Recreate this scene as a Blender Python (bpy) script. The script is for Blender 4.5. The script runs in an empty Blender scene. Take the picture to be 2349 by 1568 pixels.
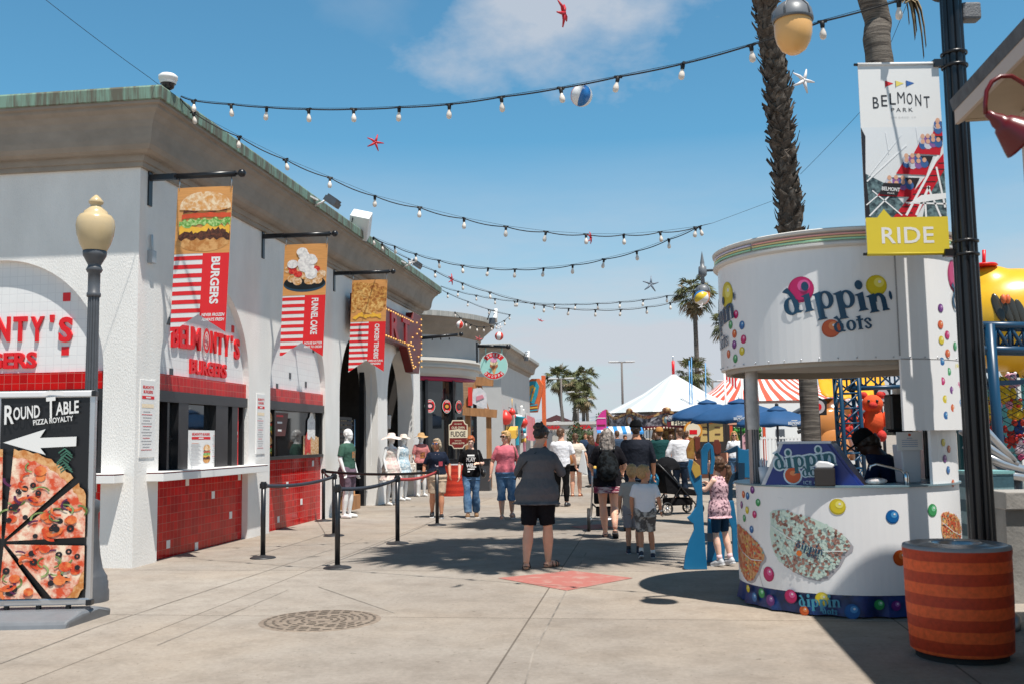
import bpy, bmesh, math, random
from mathutils import Vector, Matrix, Euler, noise
from mathutils.bvhtree import BVHTree
R = math.radians; PI = math.pi
S = bpy.context.scene
COL = S.collection
random.seed(4)

# ------------------------------------------------------------------ camera
CAM_H = 1.55
FD, CXD, CYD, HZD, ROLL = 2284.0, 1174.5, 784.0, 1004.7, 0.015      # focal, centre and horizon in a 2349 px wide frame
PITCH = math.atan((HZD - CYD) / FD)
cd = bpy.data.cameras.new('camera'); cam = bpy.data.objects.new('camera', cd); COL.objects.link(cam)
cd.sensor_width = 36; cd.lens = 36 * FD / 2349.0
cd.clip_start = 0.1; cd.clip_end = 6000
cam.matrix_world = Matrix.Translation((0, 0, CAM_H)) @ Matrix.Rotation(PI / 2 + PITCH, 4, 'X') @ Matrix.Rotation(-ROLL, 4, 'Z')
cd.dof.use_dof = True; cd.dof.focus_distance = 17.0; cd.dof.aperture_fstop = 3.2
S.camera = cam

# ------------------------------------------------------------------ sky and sun
SUN_EL, SUN_AZ = 69.0, 147.4                                        # degrees; azimuth clockwise from +Y
sv = Vector((math.sin(R(SUN_AZ)) * math.cos(R(SUN_EL)), math.cos(R(SUN_AZ)) * math.cos(R(SUN_EL)), math.sin(R(SUN_EL))))
W = bpy.data.worlds.new('World'); S.world = W; W.use_nodes = True
wn = W.node_tree.nodes; wl = W.node_tree.links
bg = wn['Background']; bg.inputs['Strength'].default_value = 0.07
sky = wn.new('ShaderNodeTexSky'); sky.sky_type = 'NISHITA'; sky.sun_disc = False
sky.sun_elevation = R(SUN_EL); sky.sun_rotation = R(SUN_AZ); sky.altitude = 0; sky.air_density = 1.0; sky.dust_density = 0.6; sky.ozone_density = 1.0
def wnode(t, **k):
    n = wn.new(t)
    for a, b in k.items(): setattr(n, a, b)
    return n
geo = wnode('ShaderNodeTexCoord')
def wmath(op, a, b=None, c=None, clamp=False):
    n = wnode('ShaderNodeMath', operation=op, use_clamp=clamp)
    for i, v in enumerate((a, b, c)):
        if v is None: continue
        if isinstance(v, (int, float)): n.inputs[i].default_value = v
        else: wl.new(v, n.inputs[i])
    return n.outputs[0]
sep = wnode('ShaderNodeSeparateXYZ'); wl.new(geo.outputs['Generated'], sep.inputs[0])
def wnoise(scale, detail, rough, loc=(0, 0, 0), sc=(1, 1, 1)):
    m = wnode('ShaderNodeMapping'); m.inputs['Location'].default_value = loc; m.inputs['Scale'].default_value = sc
    wl.new(geo.outputs['Generated'], m.inputs[0])
    n = wnode('ShaderNodeTexNoise'); n.inputs['Scale'].default_value = scale; n.inputs['Detail'].default_value = detail; n.inputs['Roughness'].default_value = rough
    wl.new(m.outputs[0], n.inputs['Vector']); return n.outputs['Fac']
def blob(c, sc, n, gain, lo):
    m = wnode('ShaderNodeVectorMath', operation='SUBTRACT'); m.inputs[1].default_value = c; wl.new(geo.outputs['Generated'], m.inputs[0])
    q = wnode('ShaderNodeVectorMath', operation='MULTIPLY'); q.inputs[1].default_value = sc; wl.new(m.outputs[0], q.inputs[0])
    l = wnode('ShaderNodeVectorMath', operation='LENGTH'); wl.new(q.outputs[0], l.inputs[0])
    f = wmath('SUBTRACT', 1.0, l.outputs['Value'])
    f = wmath('ADD', f, wmath('MULTIPLY', wmath('SUBTRACT', n, 0.5), 2.1))
    return wmath('MULTIPLY', wmath('SUBTRACT', f, lo), gain, clamp=True)
n1 = wnoise(7.0, 7, 0.58, (0.3, 0.1, 0.7), (1, 1, 1.7))
n2 = wnoise(3.2, 7, 0.6, (1.3, 2.1, 0.4), (1, 1, 4.5))
b1 = wmath('MULTIPLY', blob((0.045, 0.92, 0.402), (6.6, 4, 11.0), n1, 1.7, 0.12), 0.78)
b2 = wmath('MULTIPLY', blob((-0.13, 0.90, 0.41), (10, 6, 22), n1, 0.8, 0.3), 0.3)
low = wmath('MULTIPLY', wmath('SUBTRACT', 0.29, sep.outputs['Z']), 4.2, clamp=True)           # the low bank of thin cloud over the bay
low = wmath('MULTIPLY', low, wmath('ADD', wmath('MULTIPLY', n2, 2.1), 0.0), clamp=True)
low = wmath('MULTIPLY', low, 0.97)
tot = wmath('MAXIMUM', wmath('MAXIMUM', b1, b2), low)
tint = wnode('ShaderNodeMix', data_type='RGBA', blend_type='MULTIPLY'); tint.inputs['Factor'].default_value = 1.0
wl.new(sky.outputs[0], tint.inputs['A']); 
zen = wmath('MULTIPLY', wmath('SUBTRACT', sep.outputs['Z'], 0.42), 3.4, clamp=True)              # sky dimmed above the view to cut its fill light
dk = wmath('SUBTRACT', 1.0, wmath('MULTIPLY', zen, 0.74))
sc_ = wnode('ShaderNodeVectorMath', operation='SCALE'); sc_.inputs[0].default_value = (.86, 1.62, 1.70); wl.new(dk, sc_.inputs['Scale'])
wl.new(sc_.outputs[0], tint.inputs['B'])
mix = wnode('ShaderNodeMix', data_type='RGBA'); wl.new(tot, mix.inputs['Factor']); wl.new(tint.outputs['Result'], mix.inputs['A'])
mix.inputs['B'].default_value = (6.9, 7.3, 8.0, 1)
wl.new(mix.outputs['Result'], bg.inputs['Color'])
sd = bpy.data.lights.new('sun', 'SUN'); sun = bpy.data.objects.new('sun', sd); COL.objects.link(sun)
sd.energy = 5.0; sd.angle = R(0.55); sd.color = (1.0, 0.955, 0.89)
sun.rotation_euler = sv.to_track_quat('Z', 'Y').to_euler()
sun.location = (0, 0, 30)
S.view_settings.view_transform = 'Standard'; S.view_settings.look = 'None'; S.view_settings.gamma = 1; S.view_settings.exposure = 0.32
S.cycles.max_bounces = 6; S.cycles.transparent_max_bounces = 12; S.cycles.use_denoising = True

# ------------------------------------------------------------------ placing by sight line
def ray(x, y):
    a, b = x - CXD, CYD - y
    c, s = math.cos(ROLL), math.sin(ROLL)
    xr, yr = a * c + b * s, -a * s + b * c
    cp, sp = math.cos(PITCH), math.sin(PITCH)
    return Vector((xr, FD * cp - yr * sp, FD * sp + yr * cp))
def G(x, y, z=0.0):
    d = ray(x, y); k = (z - CAM_H) / d.z
    return Vector((0, 0, CAM_H)) + d * k
def P(x, y, Y):
    d = ray(x, y)
    return Vector((0, 0, CAM_H)) + d * (Y / d.y)

# ------------------------------------------------------------------ materials
MATS = {}
def mat(name, col, rough=0.6, metal=0.0, var=0.0, vs=6.0, bump=0.0, bs=40.0, spec=0.5, emis=0.0, col2=None, trans=0.0, alpha=1.0, stretch=(1, 1, 1), coat=0.0, detail=5, c2lo=0.42, c2hi=0.6, sss=0.0):
    if name in MATS: return MATS[name]
    m = bpy.data.materials.new(name); m.use_nodes = True; MATS[name] = m
    nt = m.node_tree; b = nt.nodes['Principled BSDF']
    b.inputs['Base Color'].default_value = (*col, 1); b.inputs['Roughness'].default_value = rough; b.inputs['Metallic'].default_value = metal
    b.inputs['Specular IOR Level'].default_value = spec; b.inputs['Transmission Weight'].default_value = trans; b.inputs['Alpha'].default_value = alpha
    b.inputs['Coat Weight'].default_value = coat
    if sss: b.inputs['Subsurface Weight'].default_value = sss; b.inputs['Subsurface Radius'].default_value = (0.02, 0.008, 0.004); b.inputs['Subsurface Scale'].default_value = 1
    if emis: b.inputs['Emission Color'].default_value = (*col, 1); b.inputs['Emission Strength'].default_value = emis
    m.diffuse_color = (*col, 1)
    if var or bump or col2:
        tc = nt.nodes.new('ShaderNodeTexCoord'); mp = nt.nodes.new('ShaderNodeMapping'); mp.inputs['Scale'].default_value = stretch
        nt.links.new(tc.outputs['Object'], mp.inputs[0])
    if var or col2:
        n = nt.nodes.new('ShaderNodeTexNoise'); n.inputs['Scale'].default_value = vs; n.inputs['Detail'].default_value = detail; n.inputs['Roughness'].default_value = 0.62
        nt.links.new(mp.outputs[0], n.inputs['Vector'])
        cr = nt.nodes.new('ShaderNodeValToRGB'); e = cr.color_ramp.elements
        if col2:
            e[0].position, e[1].position = c2lo, c2hi; e[0].color = (*col, 1); e[1].color = (*col2, 1)
        else:
            e[0].position, e[1].position = 0.3, 0.7
            e[0].color = (*[c * (1 - var) for c in col], 1); e[1].color = (*[min(1, c * (1 + var)) for c in col], 1)
        nt.links.new(n.outputs['Fac'], cr.inputs[0]); nt.links.new(cr.outputs[0], b.inputs['Base Color'])
    if bump:
        n = nt.nodes.new('ShaderNodeTexNoise'); n.inputs['Scale'].default_value = bs; n.inputs['Detail'].default_value = 4; n.inputs['Roughness'].default_value = 0.6
        nt.links.new(mp.outputs[0], n.inputs['Vector'])
        bp = nt.nodes.new('ShaderNodeBump'); bp.inputs['Strength'].default_value = bump; bp.inputs['Distance'].default_value = 0.02
        nt.links.new(n.outputs['Fac'], bp.inputs['Height']); nt.links.new(bp.outputs[0], b.inputs['Normal'])
    return m
def srgb(h):
    h = h.lstrip('#'); v = [int(h[i:i + 2], 16) / 255 for i in (0, 2, 4)]
    return tuple(c / 12.92 if c <= 0.04045 else ((c + 0.055) / 1.055) ** 2.4 for c in v)
def tile_mat(name, c1, c2, mortar, w, h, rough=0.15, var=0.0, msize=0.004, plane='xz', offset=0.0, bump=0.35):
    """glazed tiles laid in straight courses, object coordinates"""
    if name in MATS: return MATS[name]
    m = bpy.data.materials.new(name); m.use_nodes = True; MATS[name] = m; nt = m.node_tree; b = nt.nodes['Principled BSDF']
    tc = nt.nodes.new('ShaderNodeTexCoord'); sx = nt.nodes.new('ShaderNodeSeparateXYZ'); cx = nt.nodes.new('ShaderNodeCombineXYZ')
    nt.links.new(tc.outputs['Object'], sx.inputs[0])
    a = {'x': 'X', 'y': 'Y', 'z': 'Z'}
    nt.links.new(sx.outputs[a[plane[0]]], cx.inputs[0]); nt.links.new(sx.outputs[a[plane[1]]], cx.inputs[1])
    br = nt.nodes.new('ShaderNodeTexBrick'); br.offset = offset; br.inputs['Scale'].default_value = 1
    br.inputs['Brick Width'].default_value = w; br.inputs['Row Height'].default_value = h; br.inputs['Mortar Size'].default_value = msize; br.inputs['Mortar Smooth'].default_value = 0.2
    br.inputs['Color1'].default_value = (*c1, 1); br.inputs['Color2'].default_value = (*c2, 1); br.inputs['Mortar'].default_value = (*mortar, 1)
    nt.links.new(cx.outputs[0], br.inputs['Vector']); nt.links.new(br.outputs['Color'], b.inputs['Base Color'])
    b.inputs['Roughness'].default_value = rough; b.inputs['Specular IOR Level'].default_value = .14
    n = nt.nodes.new('ShaderNodeTexNoise'); n.inputs['Scale'].default_value = 9; nt.links.new(tc.outputs['Object'], n.inputs['Vector'])
    ad = nt.nodes.new('ShaderNodeMath'); ad.operation = 'MULTIPLY_ADD'; ad.inputs[1].default_value = -1.0
    nt.links.new(br.outputs['Fac'], ad.inputs[0]); nt.links.new(n.outputs['Fac'], ad.inputs[2])
    bp = nt.nodes.new('ShaderNodeBump'); bp.inputs['Strength'].default_value = bump; bp.inputs['Distance'].default_value = 0.004
    nt.links.new(ad.outputs[0], bp.inputs['Height']); nt.links.new(bp.outputs[0], b.inputs['Normal'])
    return m

# ------------------------------------------------------------------ mesh builder
def ell(cx, cy, rx, ry, n=24, a0=0.0, a1=2 * PI):
    full = abs(a1 - a0 - 2 * PI) < 1e-6
    k = n if full else n + 1
    return [(cx + rx * math.cos(a0 + (a1 - a0) * i / n), cy + ry * math.sin(a0 + (a1 - a0) * i / n)) for i in range(k)]
TXT = {}
def text_geo(s, bold=0.0, shear=0.0, space=1.0):
    key = (s, bold, shear, space)
    if key in TXT: return TXT[key]
    cu = bpy.data.curves.new('t', 'FONT'); cu.body = s; cu.size = 1; cu.align_x = 'CENTER'; cu.align_y = 'CENTER'; cu.offset = bold; cu.shear = shear; cu.resolution_u = 3; cu.space_character = space
    o = bpy.data.objects.new('t', cu); me = bpy.data.meshes.new_from_object(o)
    v = [tuple(p.co) for p in me.vertices]; f = [tuple(p.vertices) for p in me.polygons]
    if v:
        x0 = min(p[0] for p in v); x1 = max(p[0] for p in v); y0 = min(p[1] for p in v); y1 = max(p[1] for p in v)
        v = [(p[0] - (x0 + x1) / 2, p[1] - (y0 + y1) / 2) for p in v]
    else: x0 = x1 = y0 = y1 = 0
    bpy.data.objects.remove(o); bpy.data.curves.remove(cu); bpy.data.meshes.remove(me)
    TXT[key] = (v, f, max(x1 - x0, 1e-3), max(y1 - y0, 1e-3)); return TXT[key]
def frame(o, x, z):
    """matrix: local x -> x, local z -> z, local -y = outward normal"""
    x = Vector(x).normalized(); z = Vector(z); z = (z - x * x.dot(z)).normalized(); y = z.cross(x)
    m = Matrix((x, y, z)).transposed().to_4x4(); m.translation = Vector(o); return m
class MB:
    def __init__(s, X=None): s.v = []; s.f = []; s.m = []; s.s = []; s.mats = []; s.X = X; s.map = None; s.step = 0
    def mi(s, m):
        if m not in s.mats: s.mats.append(m)
        return s.mats.index(m)
    def add(s, v, f, m, smooth=False, X=None):
        v = [Vector(p) for p in v]
        if X is not None: v = [X @ p for p in v]
        if s.map:
            if s.step: v, f = slice_x(v, f, s.step)
            v = [s.map(p) for p in v]
        if s.X is not None: v = [s.X @ p for p in v]
        n = len(s.v); k = s.mi(m)
        s.v += v; s.f += [tuple(i + n for i in q) for q in f]; s.m += [k] * len(f); s.s += [smooth] * len(f)
    def box(s, c, d, m, X=None, rz=0.0):
        x, y, z = d[0] / 2, d[1] / 2, d[2] / 2
        v = [(-x, -y, -z), (x, -y, -z), (x, y, -z), (-x, y, -z), (-x, -y, z), (x, -y, z), (x, y, z), (-x, y, z)]
        f = [(0, 3, 2, 1), (4, 5, 6, 7), (0, 1, 5, 4), (1, 2, 6, 5), (2, 3, 7, 6), (3, 0, 4, 7)]
        T = Matrix.Translation(c) @ Matrix.Rotation(rz, 4, 'Z')
        s.add(v, f, m, False, T if X is None else X @ T)
    def bar(s, a, b, w, h, m, up=(0, 0, 1)):
        a, b = Vector(a), Vector(b); d = b - a
        if abs(d.normalized().dot(Vector(up))) > .99: up = (1, 0, 0)
        X = frame((a + b) / 2, d, up); s.box((0, 0, 0), (d.length, w, h), m, X)
    def face(s, pts, m, X=None): s.add(pts, [tuple(range(len(pts)))], m, False, X)
    def flat(s, pts, m, off=0.0, X=None):
        """polygon given as (x, z), facing -y, standing off the plane by off"""
        s.add([(p[0], -off, p[1]) for p in pts], [tuple(range(len(pts)))], m, False, X)
    def ring(s, cx, cz, rx, rz, ix, iz, m, off=0.0, n=28, a0=0.0, a1=2 * PI, dx=0.0):
        v = []; f = []
        for i in range(n + 1):
            a = a0 + (a1 - a0) * i / n; c, q = math.cos(a), math.sin(a)
            v += [(cx + rx * c, -off, cz + rz * q), (cx + dx + ix * c, -off, cz + iz * q)]
        for i in range(n): f.append((2 * i, 2 * i + 2, 2 * i + 3, 2 * i + 1))
        s.add(v, f, m)
    def disc(s, cx, cz, rx, rz, m, off=0.0, n=24): s.flat(ell(cx, cz, rx, rz, n), m, off)
    def prism(s, pts, y0, y1, m, X=None, plane='xz'):
        n = len(pts)
        g = (lambda p, y: (p[0], y, p[1])) if plane == 'xz' else ((lambda p, y: (p[0], p[1], y)) if plane == 'xy' else (lambda p, y: (y, p[0], p[1])))
        v = [g(p, y0) for p in pts] + [g(p, y1) for p in pts]
        f = [tuple(range(n)), tuple(range(2 * n - 1, n - 1, -1))] + [(i, n + i, n + (i + 1) % n, (i + 1) % n) for i in range(n)]
        s.add(v, f, m, False, X)
    def lathe(s, prof, m, c=(0, 0, 0), n=24, a0=0.0, a1=2 * PI, smooth=True, X=None, sx=1.0, sy=1.0):
        full = abs(a1 - a0 - 2 * PI) < 1e-6; k = n if full else n + 1
        v = []; f = []
        for r, z in prof:
            for i in range(k):
                a = a0 + (a1 - a0) * i / n; v.append((c[0] + sx * r * math.cos(a), c[1] + sy * r * math.sin(a), c[2] + z))
        for j in range(len(prof) - 1):
            for i in range(n):
                q = (i + 1) % k
                f.append((j * k + i, j * k + q, (j + 1) * k + q, (j + 1) * k + i))
        s.add(v, f, m, smooth, X)
    def tube(s, pts, r, m, n=8, caps=True, smooth=True, flatten=1.0):
        pts = [Vector(p) for p in pts]; rs = r if isinstance(r, (list, tuple)) else [r] * len(pts)
        v = []; f = []; up = None
        for i, p in enumerate(pts):
            d = (pts[min(i + 1, len(pts) - 1)] - pts[max(i - 1, 0)])
            d = d.normalized() if d.length > 1e-9 else Vector((0, 0, 1))
            if up is None: up = Vector((0, 0, 1)) if abs(d.z) < .9 else Vector((1, 0, 0))
            a = (up - d * d.dot(up)).normalized(); b = d.cross(a); up = a
            for k in range(n):
                t = 2 * PI * k / n; v.append(p + (a * math.cos(t) * flatten + b * math.sin(t)) * rs[i])
        for i in range(len(pts) - 1):
            for k in range(n): f.append((i * n + k, i * n + (k + 1) % n, (i + 1) * n + (k + 1) % n, (i + 1) * n + k))
        if caps: f += [tuple(range(n - 1, -1, -1)), tuple(range((len(pts) - 1) * n, len(pts) * n))]
        s.add(v, f, m, smooth)
    def ball(s, c, r, m, n=14, X=None, rows=None):
        r = r if isinstance(r, (list, tuple)) else (r, r, r); q = rows or max(5, n // 2); v = [(c[0], c[1], c[2] - r[2])]; f = []
        for j in range(1, q):
            t = -PI / 2 + PI * j / q
            for i in range(n):
                a = 2 * PI * i / n; v.append((c[0] + r[0] * math.cos(t) * math.cos(a), c[1] + r[1] * math.cos(t) * math.sin(a), c[2] + r[2] * math.sin(t)))
        v.append((c[0], c[1], c[2] + r[2])); e = len(v) - 1
        for i in range(n): f.append((0, 1 + (i + 1) % n, 1 + i)); f.append((e, e - n + i, e - n + (i + 1) % n))
        for j in range(q - 2):
            for i in range(n): f.append((1 + j * n + i, 1 + j * n + (i + 1) % n, 1 + (j + 1) * n + (i + 1) % n, 1 + (j + 1) * n + i))
        s.add(v, f, m, True, X)
    def text(s, t, cx, cz, w, m, off=0.0, h=None, bold=0.0, shear=0.0, rot=0.0, X=None, space=1.0, ext=0.0):
        v, f, tw, th = text_geo(t, bold, shear, space)
        kx = w / tw; kz = kx if h is None else h / th
        c, q = math.cos(rot), math.sin(rot)
        pv = [(cx + p[0] * kx * c - p[1] * kz * q, -off, cz + p[0] * kx * q + p[1] * kz * c) for p in v]
        if ext:
            bm = bmesh.new(); bv = [bm.verts.new(p) for p in pv]
            for fc in f:
                try: bm.faces.new([bv[i] for i in fc])
                except ValueError: pass
            r = bmesh.ops.extrude_face_region(bm, geom=list(bm.faces))
            bmesh.ops.translate(bm, verts=[g for g in r['geom'] if isinstance(g, bmesh.types.BMVert)], vec=(0, -ext, 0))
            bm.verts.index_update(); pv = [p.co.copy() for p in bm.verts]; f = [tuple(x.index for x in fc.verts) for fc in bm.faces]; bm.free()
        s.add(pv, f, m, False, X)
    def build(s, name, parent=None, label=None, cat=None, group=None, kind=None, bevel=0.0, mods=None, recalc=False):
        me = bpy.data.meshes.new(name); me.from_pydata([tuple(p) for p in s.v], [], s.f)
        for m in s.mats: me.materials.append(m)
        me.polygons.foreach_set('material_index', s.m); me.polygons.foreach_set('use_smooth', s.s); me.update()
        if recalc:
            bm = bmesh.new(); bm.from_mesh(me); bmesh.ops.recalc_face_normals(bm, faces=list(bm.faces)); bm.to_mesh(me); bm.free()
        o = bpy.data.objects.new(name, me); COL.objects.link(o)
        if parent: o.parent = parent
        tag(o, label, cat, group, kind)
        if bevel:
            b = o.modifiers.new('b', 'BEVEL'); b.width = bevel; b.segments = 2; b.limit_method = 'ANGLE'; b.angle_limit = R(40)
        for t, k in (mods or []):
            q = o.modifiers.new(t.lower(), t)
            for a, b in k.items(): setattr(q, a, b)
        return o
def slice_x(v, f, step):
    bm = bmesh.new(); bv = [bm.verts.new(p) for p in v]
    for q in f:
        try: bm.faces.new([bv[i] for i in q])
        except ValueError: pass
    x0 = min(p.x for p in v); x1 = max(p.x for p in v); k = math.ceil(x0 / step)
    while k * step < x1 - 1e-5:
        bmesh.ops.bisect_plane(bm, geom=list(bm.verts) + list(bm.edges) + list(bm.faces), dist=1e-6, plane_co=(k * step, 0, 0), plane_no=(1, 0, 0)); k += 1
    bm.verts.index_update(); ov = [p.co.copy() for p in bm.verts]; of = [tuple(x.index for x in q.verts) for q in bm.faces]; bm.free()
    return ov, of
def tag(o, label=None, cat=None, group=None, kind=None):
    for k, x in (('label', label), ('category', cat), ('group', group), ('kind', kind)):
        if x: o[k] = x
    return o
def thing(name, label, cat, loc=(0, 0, 0), rz=0.0, group=None):
    o = bpy.data.objects.new(name, None); COL.objects.link(o); o.empty_display_size = 0.2
    o.location = loc; o.rotation_euler = (0, 0, rz); return tag(o, label, cat, group)
def kids(o): return [c for c in bpy.data.objects if c.parent == o]
def dup(o, loc=None, rz=None, label=None, parent=None):
    c = o.copy(); COL.objects.link(c)
    if parent is not None: c.parent = parent
    if loc is not None: c.location = loc
    if rz is not None: c.rotation_euler = (0, 0, rz)
    if label: c['label'] = label
    for ch in kids(o): dup(ch, parent=c)
    return c

# common materials
WHITE = mat('white paint', (.80, .79, .77), .5); BLACK = mat('black paint', (.012, .012, .014), .35); RED = mat('red print', srgb('#dd1a22'), .5, var=.05)
IRON = mat('black iron', (.012, .013, .016), .32, var=.3, vs=20); STEEL = mat('steel', (.55, .56, .58), .28, 1.0, var=.1); DKGREY = mat('dark grey paint', (.085, .095, .11), .38, var=.15, vs=12)
STUCCO = mat('stucco', (.84, .82, .785), .85, var=.075, vs=1.5, bump=.42, bs=75, spec=.2, stretch=(1, 1, .4))
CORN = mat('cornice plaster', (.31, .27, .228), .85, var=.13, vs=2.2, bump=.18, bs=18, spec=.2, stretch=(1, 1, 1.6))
COPPER = mat('copper cap', (.13, .125, .095), .65, bump=.1, bs=30, col2=(.20, .32, .25), vs=2.2, stretch=(5, 5, .5), spec=.3)
GLASS = mat('dark window glass', (.012, .014, .016), .03, spec=.9)
RTILE = tile_mat('red wall tile', srgb('#cf1210'), srgb('#a80c0e'), (.50, .15, .12), .109, .118, msize=.003)
WTILE = tile_mat('white wall tile', (.80, .80, .79), (.775, .775, .77), (.71, .71, .71), .109, .118)
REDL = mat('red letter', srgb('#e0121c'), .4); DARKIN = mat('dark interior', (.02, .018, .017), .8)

# ================================================================== GROUND
def ground_material():
    m = bpy.data.materials.new('concrete paving'); m.use_nodes = True; nt = m.node_tree; b = nt.nodes['Principled BSDF']; L = nt.links.new
    tc = nt.nodes.new('ShaderNodeTexCoord')
    def nz(sc, det, rough=.6, st=(1, 1, 1)):
        mp = nt.nodes.new('ShaderNodeMapping'); mp.inputs['Scale'].default_value = st; mp.inputs['Rotation'].default_value = (0, 0, R(7.6)); L(tc.outputs['Object'], mp.inputs[0])
        n = nt.nodes.new('ShaderNodeTexNoise'); n.inputs['Scale'].default_value = sc; n.inputs['Detail'].default_value = det; n.inputs['Roughness'].default_value = rough; L(mp.outputs[0], n.inputs['Vector']); return n.outputs['Fac']
    def ramp(f, p0, c0, p1, c1):
        r = nt.nodes.new('ShaderNodeValToRGB'); e = r.color_ramp.elements; e[0].position = p0; e[0].color = (*c0, 1); e[1].position = p1; e[1].color = (*c1, 1); L(f, r.inputs[0]); return r.outputs[0]
    def mul(a, c, k=1.0):
        x = nt.nodes.new('ShaderNodeMix'); x.data_type = 'RGBA'; x.blend_type = 'MULTIPLY'; x.inputs['Factor'].default_value = k; L(a, x.inputs['A']); L(c, x.inputs['B']); return x.outputs['Result']
    base = ramp(nz(.33, 8, .62), .33, (.285, .250, .220), .66, (.37, .336, .301))
    fine = ramp(nz(22, 5, .75), .3, (.83, .82, .81), .7, (1.09, 1.09, 1.08))
    mid = ramp(nz(2.4, 7, .7), .34, (.84, .83, .82), .56, (1.03, 1.03, 1.03))
    spots = ramp(nz(9, 3, .5), .70, (1, 1, 1), .76, (.62, .59, .56))
    gum = ramp(nz(31, 1, .3), .735, (1, 1, 1), .75, (.66, .63, .6))
    warm = ramp(nz(.16, 5, .6), .45, (1, 1, 1), .62, (1.03, .96, .88))
    slab = nt.nodes.new('ShaderNodeTexBrick'); slab.offset = 0.0
    mp = nt.nodes.new('ShaderNodeMapping'); mp.inputs['Rotation'].default_value = (0, 0, R(7.6)); mp.inputs['Location'].default_value = (1.05, .4, 0); L(tc.outputs['Object'], mp.inputs[0]); L(mp.outputs[0], slab.inputs['Vector'])
    slab.inputs['Scale'].default_value = 1; slab.inputs['Brick Width'].default_value = 3.05; slab.inputs['Row Height'].default_value = 3.05; slab.inputs['Mortar Size'].default_value = .009; slab.inputs['Mortar Smooth'].default_value = .3
    slab.inputs['Color1'].default_value = (1.03, 1.02, 1.0, 1); slab.inputs['Color2'].default_value = (.9, .895, .885, 1); slab.inputs['Mortar'].default_value = (.45, .43, .41, 1); slab.inputs['Bias'].default_value = 0
    c = mul(mul(mul(mul(mul(mul(base, fine), mid), spots), gum), warm), slab.outputs['Color'])
    L(c, b.inputs['Base Color']); b.inputs['Roughness'].default_value = .86; b.inputs['Specular IOR Level'].default_value = .25
    bp = nt.nodes.new('ShaderNodeBump'); bp.inputs['Strength'].default_value = .25; bp.inputs['Distance'].default_value = .01; L(nz(60, 5, .7), bp.inputs['Height']); L(bp.outputs[0], b.inputs['Normal'])
    return m
mb = MB(); mb.face([(-900, -60, 0), (900, -60, 0), (900, 2600, 0), (-900, 2600, 0)], ground_material())
mb.build('ground', kind='structure', label='pale concrete promenade paving with slab joints')
# red painted diamonds
PAINT = mat('faded red floor paint', (.40, .135, .11), .85, col2=(.42, .30, .25), vs=5, c2lo=.5, c2hi=.72)
def pave(name, pts, m, label, z=.004, cat=None):
    mb = MB(); mb.face([(p[0], p[1], z) for p in pts], m); return mb.build(name, kind='structure', label=label)
pave('painted_paving', [G(1142, 1325), G(1300, 1354), G(1452, 1325), G(1312, 1308)], PAINT, 'faded red painted diamond on the concrete behind the woman in grey')
pave('painted_paving', [G(1306, 1207), G(1352, 1214), G(1412, 1209), G(1372, 1201)], PAINT, 'small faded red painted patch beside the stroller wheels')
CURBW = mat('pale paving strip', (.55, .50, .44), .85, var=.1, vs=3)
pave('paving_strip', [G(1290, 1081), G(1480, 1081), G(1480, 1090), G(1290, 1090)], CURBW, 'pale concrete strip across the far promenade')
# wider joint lines seen running up the street, plus a painted belt shadow
JT = mat('dark joint and belt shadow', (.16, .14, .12), .9, col2=(.33, .29, .25), vs=1.3)
mb = MB()
for a, b, w in (((1222, 1500), (1345, 1266), .02), ((1222, 1500), (1205, 1568), .02), ((361, 1479), (660, 1352), .018), ((0, 1522), (221, 1437), .018), ((221, 1437), (601, 1312), .018), ((601, 1312), (830, 1236), .015), ((730, 1345), (905, 1405), .014), ((1395, 1185), (1440, 1152), .03)):
    p, q = G(*a), G(*b); d = (q - p).normalized(); n = Vector((-d.y, d.x, 0)) * w * .36
    mb.face([p - n + Vector((0, 0, .003)), p + n + Vector((0, 0, .003)), q + n + Vector((0, 0, .003)), q - n + Vector((0, 0, .003))], JT)
mb.build('ground_joint_and_shadow', kind='structure', label='dark expansion joints and a painted belt shadow line on the concrete slabs')
# manhole cover
mh = G(735, 1422); t = thing('manhole_cover', 'round tan manhole cover with ring pattern set in the concrete', 'manhole cover', mh)
MHM = mat('manhole metal', (.27, .215, .168), .8, col2=(.15, .118, .094), vs=9, c2lo=.42, c2hi=.7); MHD = mat('manhole groove', (.13, .105, .082), .9)
mb = MB(); mb.lathe([(0, .005), (.515, .005), (.525, .0)], MHM, n=48); mb.build('cover', t)
mb = MB()
for r in (.10, .16, .22, .28, .34, .40, .47):
    k = max(8, int(r * 60))
    for i in range(k):
        if r < .45 and i % 4 == 3: continue
        a0, a1 = 2 * PI * i / k, 2 * PI * (i + .72) / k
        p = [(rr * math.cos(a), rr * math.sin(a), .0085) for rr, a in ((r - .011, a0), (r + .011, a0), (r + .011, a1), (r - .011, a1))]
        mb.face(p, MHD)
mb.build('ring_pattern', t)

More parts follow.
